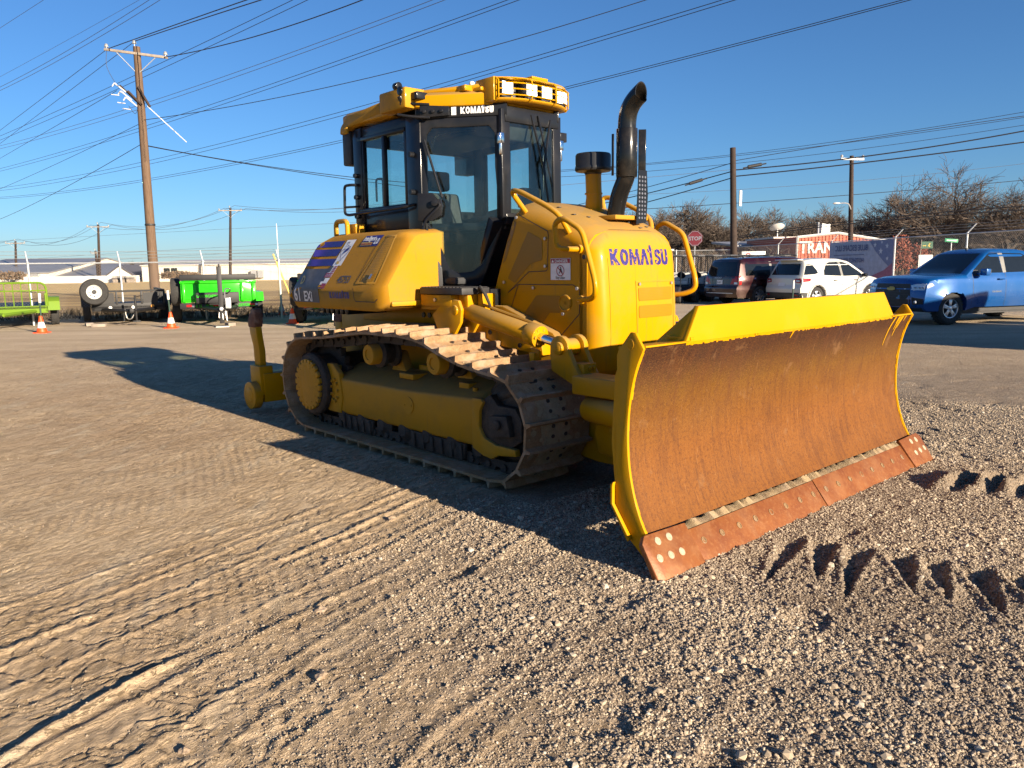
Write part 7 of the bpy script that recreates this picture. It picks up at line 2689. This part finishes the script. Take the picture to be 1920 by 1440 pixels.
# right: orange corrugated building with painted letters
ora = plain('orange_corrugated_metal', (.42, .075, .025), .6, 0, .10, 1.5)
OB = empty('orange_building', (0, 0, 0), 0, 'orange corrugated metal building with white painted letters behind the right fence', 'building')
obx0, obx1 = at_dist(1494, 450, 62).x, at_dist(1668, 450, 62).x
OB.location = (obx0, 62, 0); OB.rotation_euler = (0, 0, radians(8))
Wd = (obx1 - obx0) * 1.04
b = MB(); b.prism([(0, 0), (Wd, 0), (Wd, 3.1), (Wd * .45, 3.75), (0, 3.45)], 0, 9, 'y'); b.build('wall', ora, OB)
b = MB()
k = .1
while k < Wd - .1:
    zt = 3.45 + (.30) * (k / (Wd * .45)) if k < Wd * .45 else 3.75 - .65 * (k - Wd * .45) / (Wd * .55)
    b.box(k, k + .07, -.05, 0, 0, zt - .03); k += .29
o = b.build('wall_rib', ora, OB); o['kind'] = 'stuff'
b = MB(); b.tube([(0, -.08, 3.47), (Wd * .45, -.08, 3.77), (Wd + .1, -.08, 3.12)], .10, 4); b.tube([(0, -.08, 0), (0, -.08, 3.5)], .09, 4); build_each(b, 'edge_trim', M['white'], OB)
OF = Frame((0, -.06, 0), (1, 0, 0), (0, 0, 1), None, 0, (0, -1, 0))
b = MB(); text(b, OF, 'TRANS', 1.25, .22, 2.25, .04, .86); b.build('wall_lettering', plain('chalky_white_paint', (.66, .58, .52), .8, 0, .2, 3), OB)
b = MB(); b.box(3.2, 3.9, 2, 2.7, 3.5, 4.6); b.cyl((2.6, 1.5, 3.4), (2.6, 1.5, 4.7), .06, n=8); build_each(b, 'roof_unit', M['galv'], OB)
# red barn-like building and grey house left of it
RBd = empty('red_building', (at_dist(1385, 480, 70).x, 70, 0), radians(5), 'low red building with open bays and shed roof behind the parked van', 'building')
b = MB(); b.box(0, 4.6, 0, 6, 0, 3.0); b.build('wall', plain('brick_red_siding', (.22, .045, .03), .7, 0, .2, 1), RBd)
b = MB(); b.prism([(-.4, 2.95), (-.4, 3.1), (6.3, 3.6), (6.3, 3.4)], -.3, 5.0, 'x'); b.build('roof', roofg, RBd)
b = MB()
for x in (.4, 2.6): b.box(x, x + 1.7, -.04, -.01, .1, 2.2)
build_each(b, 'bay_door', M['car_glass'], RBd)
GH_ = empty('grey_house', (at_dist(1452, 480, 66).x, 66, 0), radians(4), 'grey sided house with satellite dish left of the orange building', 'house')
b = MB(); b.box(0, 2.2, 0, 6, 0, 3.5); b.build('wall', plain('grey_siding', (.30, .32, .35), .7, 0, .12, 2), GH_)
b = MB(); b.box(-.2, 2.3, -.2, 6.2, 3.5, 3.65); b.build('roof', roofp, GH_)
b = MB(); b.box(1.35, 1.85, -.05, -.01, 1.7, 2.8); b.build('window', M['car_glass'], GH_)
b = MB()
b.cyl((.6, 1, 3.65), (.6, 1, 4.3), .05, n=8); b.lathe([(.0, 0), (.35, .06), (.62, .22), (.60, .24), (.34, .09), (0, .03)], (0, 0, 0), 'z', 20, M=Matrix.Translation((.6, 1, 4.3)) @ Matrix.Rotation(-.5, 4, 'X'))
b.build('satellite_dish', M['white'], GH_)
# low white sign board beneath the trees
q_ = at_dist(1413, 474, 50)
sg = empty('sign_board', (q_.x, 50, 0), 0, 'low white sign board with a red mark behind the minivan', 'sign')
b = MB(); b.box(-.75, .75, -.03, .03, 1.75, 2.25); b.build('board', M['white'], sg, .01)
b = MB(); b.box(-.6, -.55, .03, .08, 0, 1.8); b.box(.55, .6, .03, .08, 0, 1.8); build_each(b, 'leg', M['galv'], sg)
SF = Frame((0, -.031, 0), (1, 0, 0), (0, 0, 1), None, .002, (0, -1, 0))
b = MB(); patch(b, SF, annulus(-.35, 2.0, .16, .10, 16)); b.build('sign_mark', M['decal_red'], sg)

# stop sign seen from the front at an angle
q_ = at_dist(1303, 447, 62)
ss = empty('stop_sign', (q_.x, 62, 0), radians(-25), 'red octagonal stop sign on a post in front of the bare trees', 'sign')
b = MB(); b.cyl((0, .04, 0), (0, .04, q_.z + .4), .035, n=8); b.build('sign_post', M['galv'], ss)
red_s = plain('faded_red_sign', (.20, .03, .045), .6)
b = MB(); b.prism(ring2(0, q_.z, .62, 8, a0=pi / 8), -.012, .012, 'y', mi=0); b.build('sign_face', red_s, ss)
SF = Frame((0, -.013, 0), (1, 0, 0), (0, 0, 1), None, .004, (0, -1, 0))
b = MB(); text(b, SF, 'STOP', .42, 0, q_.z - .15, .010, .95, align='CENTER'); strip(b, SF, ring2(0, q_.z, .57, 8, a0=pi / 8) + ring2(0, q_.z, .57, 8, a0=pi / 8)[:1], .03); b.build('sign_lettering', M['decal_grey'], ss)
# green street name sign
q_ = at_dist(1784, 451, 40)
sn = empty('street_name_sign', (q_.x, 40, 0), radians(-6), 'green street name blade above the blue pickup cab', 'sign')
b = MB(); b.cyl((0, 0, 0), (0, 0, q_.z - .1), .03, n=8); b.build('sign_post', M['galv'], sn)
b = MB(); b.box(-.32, .32, -.012, .012, q_.z - .09, q_.z + .09, M=Matrix.Translation((0, 0, q_.z)) @ Matrix.Rotation(.10, 4, 'Y') @ Matrix.Translation((0, 0, -q_.z))); b.build('sign_face', plain('sign_green', (.03, .30, .13), .5), sn, .005)
b = MB(); strip(b, Frame((0, -.014, q_.z), (1, 0, -.10), (0, 0, 1), None, .003, (0, -1, 0)), [(-.24, 0), (.24, 0)], .05); b.build('sign_lettering', M['decal_white'], sn)
# green yard sign on a yellow post, with a white board below
q_ = at_dist(1738, 460, 38)
ys_ = empty('yard_sign', (q_.x, 38, 0), radians(-5), 'dark green yard sign hanging from a slim wooden post behind the fence', 'sign')
b = MB(); b.tube([(-.34, 0, 0), (-.26, 0, q_.z + .28)], .02, 6); b.build('sign_post', M['wood_grey'], ys_)
b = MB(); b.box(-.25, .27, -.015, .015, q_.z - .15, q_.z + .18); b.build('board', plain('dark_green_board', (.02, .09, .045), .6), ys_)
SF = Frame((0, -.016, q_.z), (1, 0, 0), (0, 0, 1), None, .004, (0, -1, 0))
b = MB(); patch(b, SF, [[(.02, -.08), (.10, .10), (.16, .10), (.10, 0), (.17, -.08), (.11, -.08), (.06, -.03)]]); strip(b, SF, [(-.2, -.02), (-.04, -.02)], .04); b.build('sign_mark', M['decal_gold'], ys_)
b = MB(); b.box(-.35, .30, -.015, .015, q_.z - 1.15, q_.z - .45); b.build('lower_board', M['white'], ys_)

# ------------------------------------------------------------ bare trees
def bare_tree(seed, H, spread, detail=5, trunk_r=.27, mname='tree'):
    rs = random.Random(seed)
    T, Cn = MB(), MB()
    def grow(p, d, L, r, lvl):
        n = 4 if lvl < 3 else 3
        pts = [p.copy()]
        q = p.copy(); dd = d.copy()
        for k in range(n):
            dd = (dd + Vector((rs.gauss(0, .20), rs.gauss(0, .20), rs.gauss(.04, .14)))).normalized()
            q = q + dd * (L / n)
            pts.append(q.copy())
        r1 = r * .68
        mb = T if lvl < 2 else Cn
        mb.tube(pts, [r + (r1 - r) * k / n for k in range(n + 1)], 7 if lvl == 0 else (5 if lvl == 1 else 3), caps=False)
        if lvl >= detail: return
        nb = (rs.choice((4, 5)), rs.choice((5, 6)), rs.choice((5, 6)), rs.choice((4, 5)), 4, 3)[lvl]
        for k in range(nb):
            t_ = rs.uniform(.35, 1.0) if k else 1.0
            i = min(n - 1, int(t_ * n)); s_ = pts[i].lerp(pts[i + 1], t_ * n - i)
            ang = rs.uniform(.35, 1.05) if k else rs.uniform(.1, .45)
            ax = Vector((rs.gauss(0, 1), rs.gauss(0, 1), rs.gauss(0, .5))).normalized()
            nd = (Matrix.Rotation(ang, 3, dd.cross(ax).normalized() if dd.cross(ax).length > .1 else Vector((1, 0, 0))) @ dd)
            nd.z = nd.z * .8 + .08; nd.x *= spread; nd.y *= spread
            nd.normalize()
            grow(s_, nd, L * rs.uniform(.55, .85), max(r1 * rs.uniform(.5, .78), .015), lvl + 1)
    grow(Vector((0, 0, -.2)), Vector((rs.gauss(0, .08), rs.gauss(0, .08), 1)).normalized(), H * .30, trunk_r, 0)
    # scale to height
    mz = max(v[2] for v in Cn.v); k = H / mz
    for mb in (T, Cn): mb.v = [(x * k, y * k, z * k) for x, y, z in mb.v]
    t = T.build('trunk', M['bark'], None); c = Cn.build('crown', M['twig'], None, smooth=False)
    c['kind'] = 'stuff'
    return t, c


protos = [bare_tree(11, 10, 1.15), bare_tree(12, 9, 1.2), bare_tree(13, 11, 1.1), bare_tree(14, 8, 1.3), bare_tree(19, 10, 1.25)]
used_ = [False] * 5


def put_tree(kind, x, y, s, rz, label, group='bare winter trees behind the fences'):
    e = empty('bare_tree', (x, y, 0), rz, label, 'tree', group)
    s *= 1.13
    e.scale = (s, s, s)
    for o in protos[kind]:
        if not used_[kind]: o.parent = e
        else: dup(o, e)
    used_[kind] = True
    return e


tr_ = [(1168, 398, 95, 1), (1205, 402, 100, 3), (1236, 398, 88, 0), (1262, 388, 92, 3), (1290, 392, 100, 1), (1322, 402, 90, 4), (1352, 396, 98, 2), (1385, 405, 95, 3), (1418, 402, 90, 1), (1448, 396, 98, 0),
       (1478, 408, 92, 4), (1508, 402, 100, 3), (1535, 392, 96, 1), (1566, 404, 92, 2), (1602, 400, 98, 3), (1640, 396, 84, 4), (1672, 372, 80, 0), (1708, 352, 78, 1), (1752, 316, 74, 2), (1798, 352, 80, 4),
       (1836, 396, 78, 3), (1868, 400, 84, 1), (1900, 366, 70, 0), (1945, 352, 72, 4), (1990, 380, 76, 2)]
side_words = ['far left of the tree line, behind the intake pipe', 'just right of the exhaust shield', 'between the exhaust and the tall grab rail', 'rising inside the right grab rail loop', 'behind the stop sign', 'between the stop sign and the bare pole', 'immediately left of the bare dark pole', 'immediately right of the bare dark pole',
              'over the red building', 'over the satellite dish', 'behind the left end of the orange building', 'behind the middle of the orange building', 'slender one over the orange building roof', 'left of the pole with the street lamp', 'right of the pole with the street lamp', 'over the reversed banner',
              'left shoulder of the tallest tree, over the banner edge', 'directly left of the tallest tree', 'tallest of all, over the green yard sign', 'directly right of the tallest tree', 'low one over the pickup roof', 'low one over the pickup rear window', 'dark trunked, near the right edge', 'cut by the right edge', 'just beyond the right edge']
for k, (px, py, dd, kd) in enumerate(tr_):
    H_ = at_dist(px, py, dd)
    base_h = (10, 9, 11, 8, 10)[kd]
    put_tree(kd, H_.x, dd, H_.z / base_h, rng.uniform(0, 6.28), 'bare brown oak tree, ' + side_words[k])
# second row fills the line more densely
back_words = ['behind the precleaner pipe foot', 'seen beneath the perforated exhaust shield', 'above the right grab rail', 'above the stop sign top', 'left of the bare pole, above the gate', 'behind the bare dark pole', 'above the low white sign board', 'behind the satellite dish', 'above the grey house', 'above the painted letters',
              'behind the lamp pole foot', 'above the flag end of the banner', 'behind the angled fence arm by the banner', 'behind the green yard sign', 'behind the green street name blade', 'above the pickup windscreen']
for k in range(16):
    px = 1180 + k * 50 + rng.uniform(-12, 12)
    dd = rng.uniform(108, 125)
    H_ = at_dist(px, 412 + rng.uniform(-6, 12), dd)
    kd = rng.randrange(5)
    put_tree(kd, H_.x, dd, H_.z / (10, 9, 11, 8, 10)[kd], rng.uniform(0, 6.28), 'back row bare tree, ' + back_words[k], 'back row of bare trees on the right')
q_ = at_dist(254, 491, 128); put_tree(3, q_.x, 128, q_.z / 8, 1.0, 'bare rounded tree between the gabled building and the long warehouse', 'bare trees across the left field')
q_ = at_dist(238, 497, 130); put_tree(1, q_.x - 1, 130, q_.z / 9, 2.0, 'smaller bare tree just behind the gabled building roof', 'bare trees across the left field')
for tr2 in range(5):
    if not used_[tr2]:
        for o in protos[tr2]: bpy.data.objects.remove(o)


def thicket(name, label, x0, x1, y0, y1, h, n, seed, cat='brush', mat='brush', tw=.012):
    rs = random.Random(seed)
    b = MB()
    for k in range(n):
        x, y = rs.uniform(x0, x1), rs.uniform(y0, y1)
        hh = h * rs.uniform(.45, 1.0)
        p = Vector((x, y, 0)); d = Vector((rs.gauss(0, .35), rs.gauss(0, .35), 1)).normalized()
        q = p + d * hh * .5; q2 = q + (d + Vector((rs.gauss(0, .4), rs.gauss(0, .4), 0))).normalized() * hh * .5
        b.tube([p, q, q2], [tw * 1.4, tw, tw * .4], 3, caps=False)
        for j in range(4):
            t_ = rs.random(); s_ = q.lerp(q2, t_)
            e_ = s_ + Vector((rs.gauss(0, .5), rs.gauss(0, .5), rs.uniform(0, .6))) * hh * .25
            b.tube([s_, e_], [tw * .7, tw * .3], 3, caps=False)
    o = b.build(name, M[mat], smooth=False)
    setp(o, label, cat, None, 'stuff')
    return o


thicket('undergrowth', 'dense bare undergrowth filling the foot of the right tree line', 15, 62, 66, 92, 3.0, 3200, 5, tw=.028)
thicket('undergrowth', 'bare undergrowth behind the gate and golf carts', 10, 36, 60, 88, 3.0, 1800, 6, tw=.03)
M['redbush'] = plain('rusty_red_leaves', (.20, .055, .03), .9, 0, .4, 2)
M['dryleaf'] = plain('brown_leaves', (.13, .085, .05), .9, 0, .4, 2)


def leafy(name, label, x, y, rx, rz, n, mat, seed, cat='bush', sz=.09, z0=0):
    rs = random.Random(seed)
    t = empty(name, (x, y, 0), 0, label, cat)
    b = MB()
    for k in range(n):
        a, e = rs.uniform(0, 2 * pi), rs.random()
        r = e ** .4
        ph = rs.uniform(-.2, 1)
        p = Vector((rx * r * cos(a) * sqrt(max(.05, 1 - ph * ph * .8)), rx * .7 * r * sin(a), z0 + rz * (.5 + .5 * ph) * rs.uniform(.75, 1)))
        u = Vector((rs.gauss(0, 1), rs.gauss(0, 1), rs.gauss(0, 1))).normalized() * sz * rs.uniform(.6, 1.4); v = u.orthogonal().normalized() * sz * .6
        b.add([p - u, p + v, p + u, p - v], [(0, 1, 2, 3)])
    o = b.build('foliage', M[mat], t, smooth=False); o['kind'] = 'stuff'
    b = MB()
    for k in range(7):
        b.tube([(0, 0, 0), (rs.gauss(0, rx * .3), rs.gauss(0, rx * .2), rz * .5), (rs.gauss(0, rx * .6), rs.gauss(0, rx * .3), rz * .9)], [.04, .025, .01], 4)
    build_each(b, 'stem', M['bark'], t)
    return t


q_ = at_dist(1687, 470, 46); leafy('red_bush', 'rusty red leaved bush behind the fence right of the banner', q_.x, 46, .75, 3.1, 900, 'redbush', 1)
q_ = at_dist(1722, 480, 48); leafy('red_bush', 'smaller rusty red bush left of the yard sign post', q_.x, 48, .8, 2.6, 800, 'redbush', 2)
q_ = at_dist(330, 520, 112); leafy('round_bush', 'rounded brown bush before the long warehouse, right of the big pole', q_.x, 112, 2.4, 1.6, 900, 'dryleaf', 3, sz=.16)
q_ = at_dist(352, 520, 112); leafy('round_bush', 'second rounded brown bush before the long warehouse, nearer the green trailer', q_.x, 112, 2.2, 1.4, 800, 'dryleaf', 4, sz=.16)
q_ = at_dist(20, 516, 118); leafy('round_bush', 'dark bush against the warehouse wall at the left edge', q_.x, 118, 2.4, 1.9, 700, 'dryleaf', 8, sz=.16)
thicket('dry_weeds', 'tall dry weeds along the foot of the left fence', -17, -3, 25.0, 26.6, .42, 1500, 9, 'weeds', 'drygrass' if 'drygrass' in M else 'brush', .006)

# ------------------------------------------------------------ trailers on the left
GRN = paint('vivid_green_paint', (.02, .40, .008), .35, .2, (.1, .2, .05), .3)
LIM = paint('lime_green_paint', (.12, .21, .014), .45, .3, (.2, .2, .05), .2)
M['trailer_black'] = plain('black_trailer_steel', (.009, .009, .010), .6, 0, .3, 8)
M['drygrass'] = plain('dry_grass_stalks', (.35, .25, .11), .9, 0, .3, 3)


def tyre_at(t, x, y, R, w, out, rim=None, name='wheel', rr=.2):
    return make_wheel(t, x, y, R, w, rr, out, 6, False, rim, name)


# green dump trailer facing the camera; local x points to the camera, y to the right in the picture
def dump_trailer(label, group='green dump trailers'):
    t = empty('dump_trailer', (0, 0, 0), 0, label, 'trailer', group)
    hw = 1.0
    b = MB()
    b.box(-4.2, 0, -hw, hw, .62, .70)
    for s in (1, -1): b.box(-4.2, 0, *sorted((s * (hw - .05), s * hw)), .70, 1.20)
    b.box(-.06, 0, -hw, hw, .62, 1.22)
    b.box(-4.2, -4.14, -hw, hw, .70, 1.20)
    box = b.build('dump_box', GRN, t, .01)
    b = MB()
    for y in (-.93, -.62, .62, .93): b.prism([(0, .60), (.055, .66), (.055, 1.12), (0, 1.20)], y - .035, y + .035)
    b.prism([(0, 1.14), (.06, 1.16), (.06, 1.21), (0, 1.23)], -hw - .02, hw + .02)
    build_each(b, 'box_rib', GRN, t, bevel=.006)
    b = MB(); b.box(-.14, .03, -hw - .02, hw + .02, 1.235, 1.40); b.build('tarp_rail', M['trailer_black'], t, .02)
    b = MB()
    for s in (1, -1):
        b.box(-4.1, .5, *sorted((s * .38, s * .48)), .42, .58)
        b.tube([(.5, s * .43, .50), (1.55, s * .05, .46)], .06, 4)
    b.box(-.1, .0, -hw - .05, hw + .05, .44, .60)
    b.box(.0, .30, -.28, .28, .55, .86)
    b.build('chassis', M['trailer_black'], t, .01)
    # tool tray with lettering
    b = MB(); b.box(.02, .34, -.62, .52, .60, .90); b.build('tool_box', M['trailer_black'], t, .015)
    b = MB()
    F_ = Frame((.345, 0, 0), (0, 1, 0), (0, 0, 1), None, .003, (1, 0, 0))
    text(b, F_, 'LANDSCAPING', .10, -.60, .77, .003, .9)
    F2 = Frame((.005, 0, 0), (0, 1, 0), (0, 0, 1), None, .003, (1, 0, 0))
    text(b, F2, 'K SERVICES LLC', .12, -.64, .47, .003, .8)
    text(b, F2, 'K BACKWORK LLC', .12, .36, .48, .003, .6)
    b.build('trailer_lettering', GRN, t)
    b = MB()
    for y in (-.88, .82, -.18): b.box(.0, .012, y, y + .14, .50, .56)
    build_each(b, 'reflector', M['red_lens'], t)
    b = MB()
    for y in (-.74, .97, -.04): b.box(.0, .012, y - .0, y + .07, .50, .56)
    build_each(b, 'reflector_strip', M['white'], t)
    # upright jack and tongue
    b = MB()
    b.box(1.42, 1.54, -.07, .05, .10, 1.62); b.box(1.40, 1.56, -.02, .02, 1.60, 1.68)
    b.build('tongue_jack', M['trailer_black'], t, .01)
    b = MB(); b.box(1.30, 1.66, -.18, .16, 0, .03); b.build('jack_foot', M['steel'], t)
    b = MB(); b.cyl((1.5, -.02, .5), (1.9, -.02, .5), .05, n=10); b.box(1.45, 1.62, .10, .24, .50, .78); b.build('coupler', M['galv'], t, .01)
    b = MB()
    for k in range(3): b.tube(smooth_path([(1.5, -.05 + .06 * k, .52), (1.55, -.08 + .1 * k, .25 - .04 * k), (1.45, .02 + .05 * k, .42)]), .014, 5)
    b.tube(smooth_path([(.3, .2, .85), (.8, .28, .98), (1.4, .12, 1.0), (1.5, .1, .7)]), .018, 6)
    build_each(b, 'chain', M['steel'], t)
    for s in (1, -1):
        for x in (-1.6, -2.5): tyre_at(t, x, s * 1.16, .38, .23, s)
        b = MB(); b.prism([(-3.0, .58), (-2.9, .85), (-1.2, .85), (-1.1, .58), (-1.15, .58), (-1.25, .80), (-2.85, .80), (-2.95, .58)], *sorted((s * 1.02, s * 1.30)))
        b.build('mudguard', GRN if s > 0 else M['trailer_black'], t)
    # spare wheel on the left side
    b = MB(); b.lathe([(.22, -.11), (.24, -.13), (.36, -.13), (.39, -.08), (.39, .08), (.36, .13), (.24, .13), (.22, .11)], (0, 0, 0), 'y', 28, caps=False); b.lathe([(0, .0), (.22, .02)], n=20, axis='y', caps=False)
    b.build('spare_wheel', M['tyre'], t, loc=(-.55, -1.14, .92))
    return t


DT = dump_trailer('bright green dump trailer facing the camera with upright black jack and lettering')
g_p = at_ground(418, 613)
ang = radians(-68)
DT.rotation_euler = (0, 0, ang)
DT.location = (g_p.x - cos(ang) * 1.48, g_p.y - sin(ang) * 1.48, 0)
D2 = dup_tree(DT, label='second green dump trailer, mostly hidden behind the bulldozer rear')
q_ = at_ground(564, 606)
D2.rotation_euler = (0, 0, radians(-80)); D2.location = (q_.x + 1.35, q_.y - 1.2, 0)

# black flatbed with a spare wheel standing at its front
def flatbed():
    t = empty('flatbed_trailer', (0, 0, 0), 0, 'black open flatbed trailer with a pale rimmed spare wheel standing at its tongue', 'trailer')
    L, hw = 4.0, .98
    b = MB(); b.box(-L, 0, -hw, hw, .46, .52); b.box(-L, 0, -hw, -hw + .08, .40, .56); b.box(-L, 0, hw - .08, hw, .40, .56); b.box(-.08, 0, -hw, hw, .38, .60)
    b.build('deck', M['trailer_black'], t, .006)
    b = MB()
    for s in (1, -1):
        b.box(-L, 0, *sorted((s * (hw - .05), s * hw)), .92, .98)
        for k in range(6): b.box(-L * k / 5 - .03 + (.03 if k == 0 else 0), -L * k / 5 + .03, *sorted((s * (hw - .05), s * hw)), .56, .94)
    b.box(-.05, 0, -hw, hw, .92, .98)
    for y in (-hw + .03, -.32, .34, hw - .03): b.box(-.05, 0, y - .03, y + .03, .56, .94)
    b.build('side_rail', M['trailer_black'], t, .005)
    b = MB()
    for s in (1, -1):
        for k in range(9): b.box(-L * .92 + k * .11, -L * .92 + k * .11 + .035, *sorted((s * (hw - .04), s * hw)), .58, .9)
        b.box(-.06, -.02, *sorted((s * .38, s * .78)), .60, .90)
    b.build('slat_gate', M['trailer_black'], t)
    b = MB()
    for s in (1, -1): b.tube([(0, s * .7, .42), (1.15, s * .04, .42)], .055, 4)
    b.box(1.05, 1.35, -.05, .05, .38, .48); b.cyl((1.05, .12, .12), (1.05, .12, .85), .03, n=8); b.cyl((1.05, .12, .80), (1.20, .3, .84), .012, n=6)
    b.box(.95, 1.15, .02, .22, .10, .14)
    b.build('tongue', M['trailer_black'], t, .006)
    b = MB(); b.tube(smooth_path([(1.0, -.15, .45), (1.05, -.12, .22), (.95, .0, .20), (.9, .12, .42)]), .016, 5); b.build('chain', M['steel'], t)
    b = MB()
    for y, mt2 in ((-.5, 0), (.1, 0)): b.cyl((0.0, y, .48), (.02, y, .48), .045, n=12)
    build_each(b, 'marker_reflector', M['white'], t)
    b = MB(); b.cyl((0.0, .62, .50), (.02, .62, .50), .045, n=12); b.build('amber_marker', M['amber'], t)
    for s in (1, -1):
        for x in (-2.0, -2.8):
            tyre_at(t, x, s * 1.13, .34, .20, s)
        b = MB(); b.prism([(-3.25, .45), (-3.2, .78), (-1.6, .78), (-1.55, .45), (-1.6, .45), (-1.65, .74), (-3.15, .74), (-3.2, .45)], *sorted((s * 1.0, s * 1.26))); b.build('mudguard', M['trailer_black'], t)
    # spare wheel
    b = MB(); b.lathe([(.20, -.10), (.22, -.12), (.34, -.12), (.375, -.07), (.375, .07), (.34, .12), (.22, .12), (.20, .10)], (0, 0, 0), 'x', 36, caps=False)
    sp = b.build('spare_wheel', M['tyre'], t, loc=(.20, -.88, .95))
    b = MB(); b.lathe([(.205, .09), (.19, .10), (.17, .03), (.10, .06), (.07, .06), (.065, .02), (0, .02)], (0, 0, 0), 'x', 32, caps=False); b.build('rim', M['white'], sp)
    b = MB()
    for k in range(8): b.cyl((.055, .125 * cos(k * pi / 4), .125 * sin(k * pi / 4)), (.062, .125 * cos(k * pi / 4), .125 * sin(k * pi / 4)), .020, n=8)
    b.cyl((.05, 0, 0), (.066, 0, 0), .06, n=14)
    build_each(b, 'rim_hole', M['black_matt'], sp)
    return t


FB = flatbed()
q_ = at_ground(200, 612)
a_f = radians(-62)
FB.rotation_euler = (0, 0, a_f)
FB.location = (q_.x + .15, q_.y + 1.1, 0)
# lime utility trailer
def utility_trailer():
    t = empty('utility_trailer', (0, 0, 0), 0, 'lime green utility trailer with tall railing at the left edge', 'trailer')
    L, hw = 4.5, 1.0
    b = MB(); b.box(-L, 0, -hw, hw, .52, .58); b.build('deck', M['trailer_black'], t)
    b = MB()
    for s in (1, -1):
        b.box(-L, 0, *sorted((s * (hw - .06), s * hw)), .42, .58)
        b.tube([(0, s * hw * .97, .60), (0, s * hw * .97, .90)], .03, 6)
        b.tube([(-L, s * hw * .97, .92), (0, s * hw * .97, .92)], .03, 6)
        for k in range(26): b.tube([(-L + .1 + k * .17, s * hw * .97, .60), (-L + .1 + k * .17, s * hw * .97, .92)], .012, 4)
    b.box(-.06, 0, -hw, hw, .40, .60)
    b.build('side_rail', LIM, t)
    b = MB()
    b.tube(round_path([(-.1, -hw, .58), (-.1, -hw, 1.24), (-.1, hw, 1.24), (-.1, hw, .58)], .2), .028, 8)
    for k in range(9): b.tube([(-.1, -hw + .2 + k * .2, .58), (-.1, -hw + .2 + k * .2, 1.24)], .014, 5)
    b.tube([(-.1, -hw, 1.02), (-.1, hw, 1.02)], .02, 6)
    b.build('railing', LIM, t)
    b = MB()
    for s in (1, -1): b.prism([(-1.9, .45), (-1.85, .70), (-1.65, .82), (-.65, .82), (-.45, .70), (-.4, .45), (-.46, .45), (-.52, .66), (-.70, .76), (-1.62, .76), (-1.80, .66), (-1.85, .45)], *sorted((s * 1.0, s * 1.30)))
    build_each(b, 'mudguard', LIM, t)
    for s in (1, -1): tyre_at(t, -1.15, s * 1.15, .34, .22, s)
    b = MB()
    for s in (1, -1): b.tube([(0, s * .7, .45), (1.2, 0, .42)], .05, 4)
    b.build('tongue', LIM, t)
    return t


UT = utility_trailer()
q_ = at_ground(52, 620)
UT.rotation_euler = (0, 0, radians(-60))
UT.location = (q_.x - 1.1, q_.y + .9, 0)
# blocks under the tongue
for px, py, lab in ((168, 611, 'short timber block under the flatbed tongue jack'), (186, 613, 'flat timber offcut beside the flatbed tongue'), (432, 611, 'small reddish block beside the green trailer jack')):
    q_ = at_ground(px, py)
    b = MB(); b.box(-.18, .18, -.10, .10, 0, .09)
    o = b.build('timber_block', M['wood_grey'], None, .01); o.location = (q_.x, q_.y, .0); o.rotation_euler = (0, 0, rng.uniform(0, 3))
    setp(o, lab, 'block', 'blocks under the trailers')

# ---- traffic cones over marker posts
def cone():
    t = empty('traffic_cone', (0, 0, 0), 0, 'cone', 'traffic cone', 'orange traffic cones in front of the trailers')
    b = MB(); b.box(-.15, .15, -.15, .15, 0, .025); b.lathe([(.125, .025), (.105, .10), (.098, .13)], n=24); b.lathe([(.065, .28), (.035, .42), (.03, .43)], n=24)
    b.build('cone_body', M['orange'], t, .004)
    b = MB(); b.lathe([(.099, .13), (.066, .28)], n=24, caps=False); b.build('reflective_band', M['white'], t)
    return t


def mpost():
    t = empty('marker_post', (0, 0, 0), 0, 'post', 'marker post', 'dark marker posts with white tops standing in the cones')
    b = MB(); b.cyl((0, 0, .0), (0, 0, .78), .020, n=10); b.build('post_shaft', M['post_green'], t)
    b = MB(); b.cyl((0, 0, .76), (0, 0, 1.0), .032, n=12); b.build('post_cap', M['white'], t)
    return t


M['post_green'] = plain('dark_green_post', (.02, .05, .035), .6)
CN, PO = cone(), mpost()
cone_labs = ['cone in front of the lime trailer, leftmost of the orange cones', 'cone between the flatbed and the green dump trailer', 'cone right of the green dump trailer, nearest the bulldozer tank', 'cone farther back, by the fence post left of the tank']
for k, (px, py) in enumerate(((79, 624), (321.5, 615), (549, 607), (528.5, 590))):
    q_ = at_ground(px, py)
    a = CN if k == 0 else dup_tree(CN)
    c = PO if k == 0 else dup_tree(PO)
    a.location = (q_.x, q_.y, gz(q_.x, q_.y)); a['label'] = 'orange and white traffic ' + cone_labs[k]
    c.location = (q_.x, q_.y, 0); c['label'] = 'dark marker post, white top, standing in the ' + ('cone before the lime trailer', 'cone between flatbed and green trailer', 'cone nearest the bulldozer tank', 'farther cone by the fence post')[k]
    c.rotation_euler = (rng.uniform(-.05, .05), rng.uniform(-.05, .05), 0)
# one more marker post behind the blade, by the white suv
q_ = at_dist(1486, 540, 22.5)
c = dup_tree(PO); c.location = (q_.x, 22.5, 0); c['label'] = 'marker post with a white top behind the blade, against the white suv bumper'
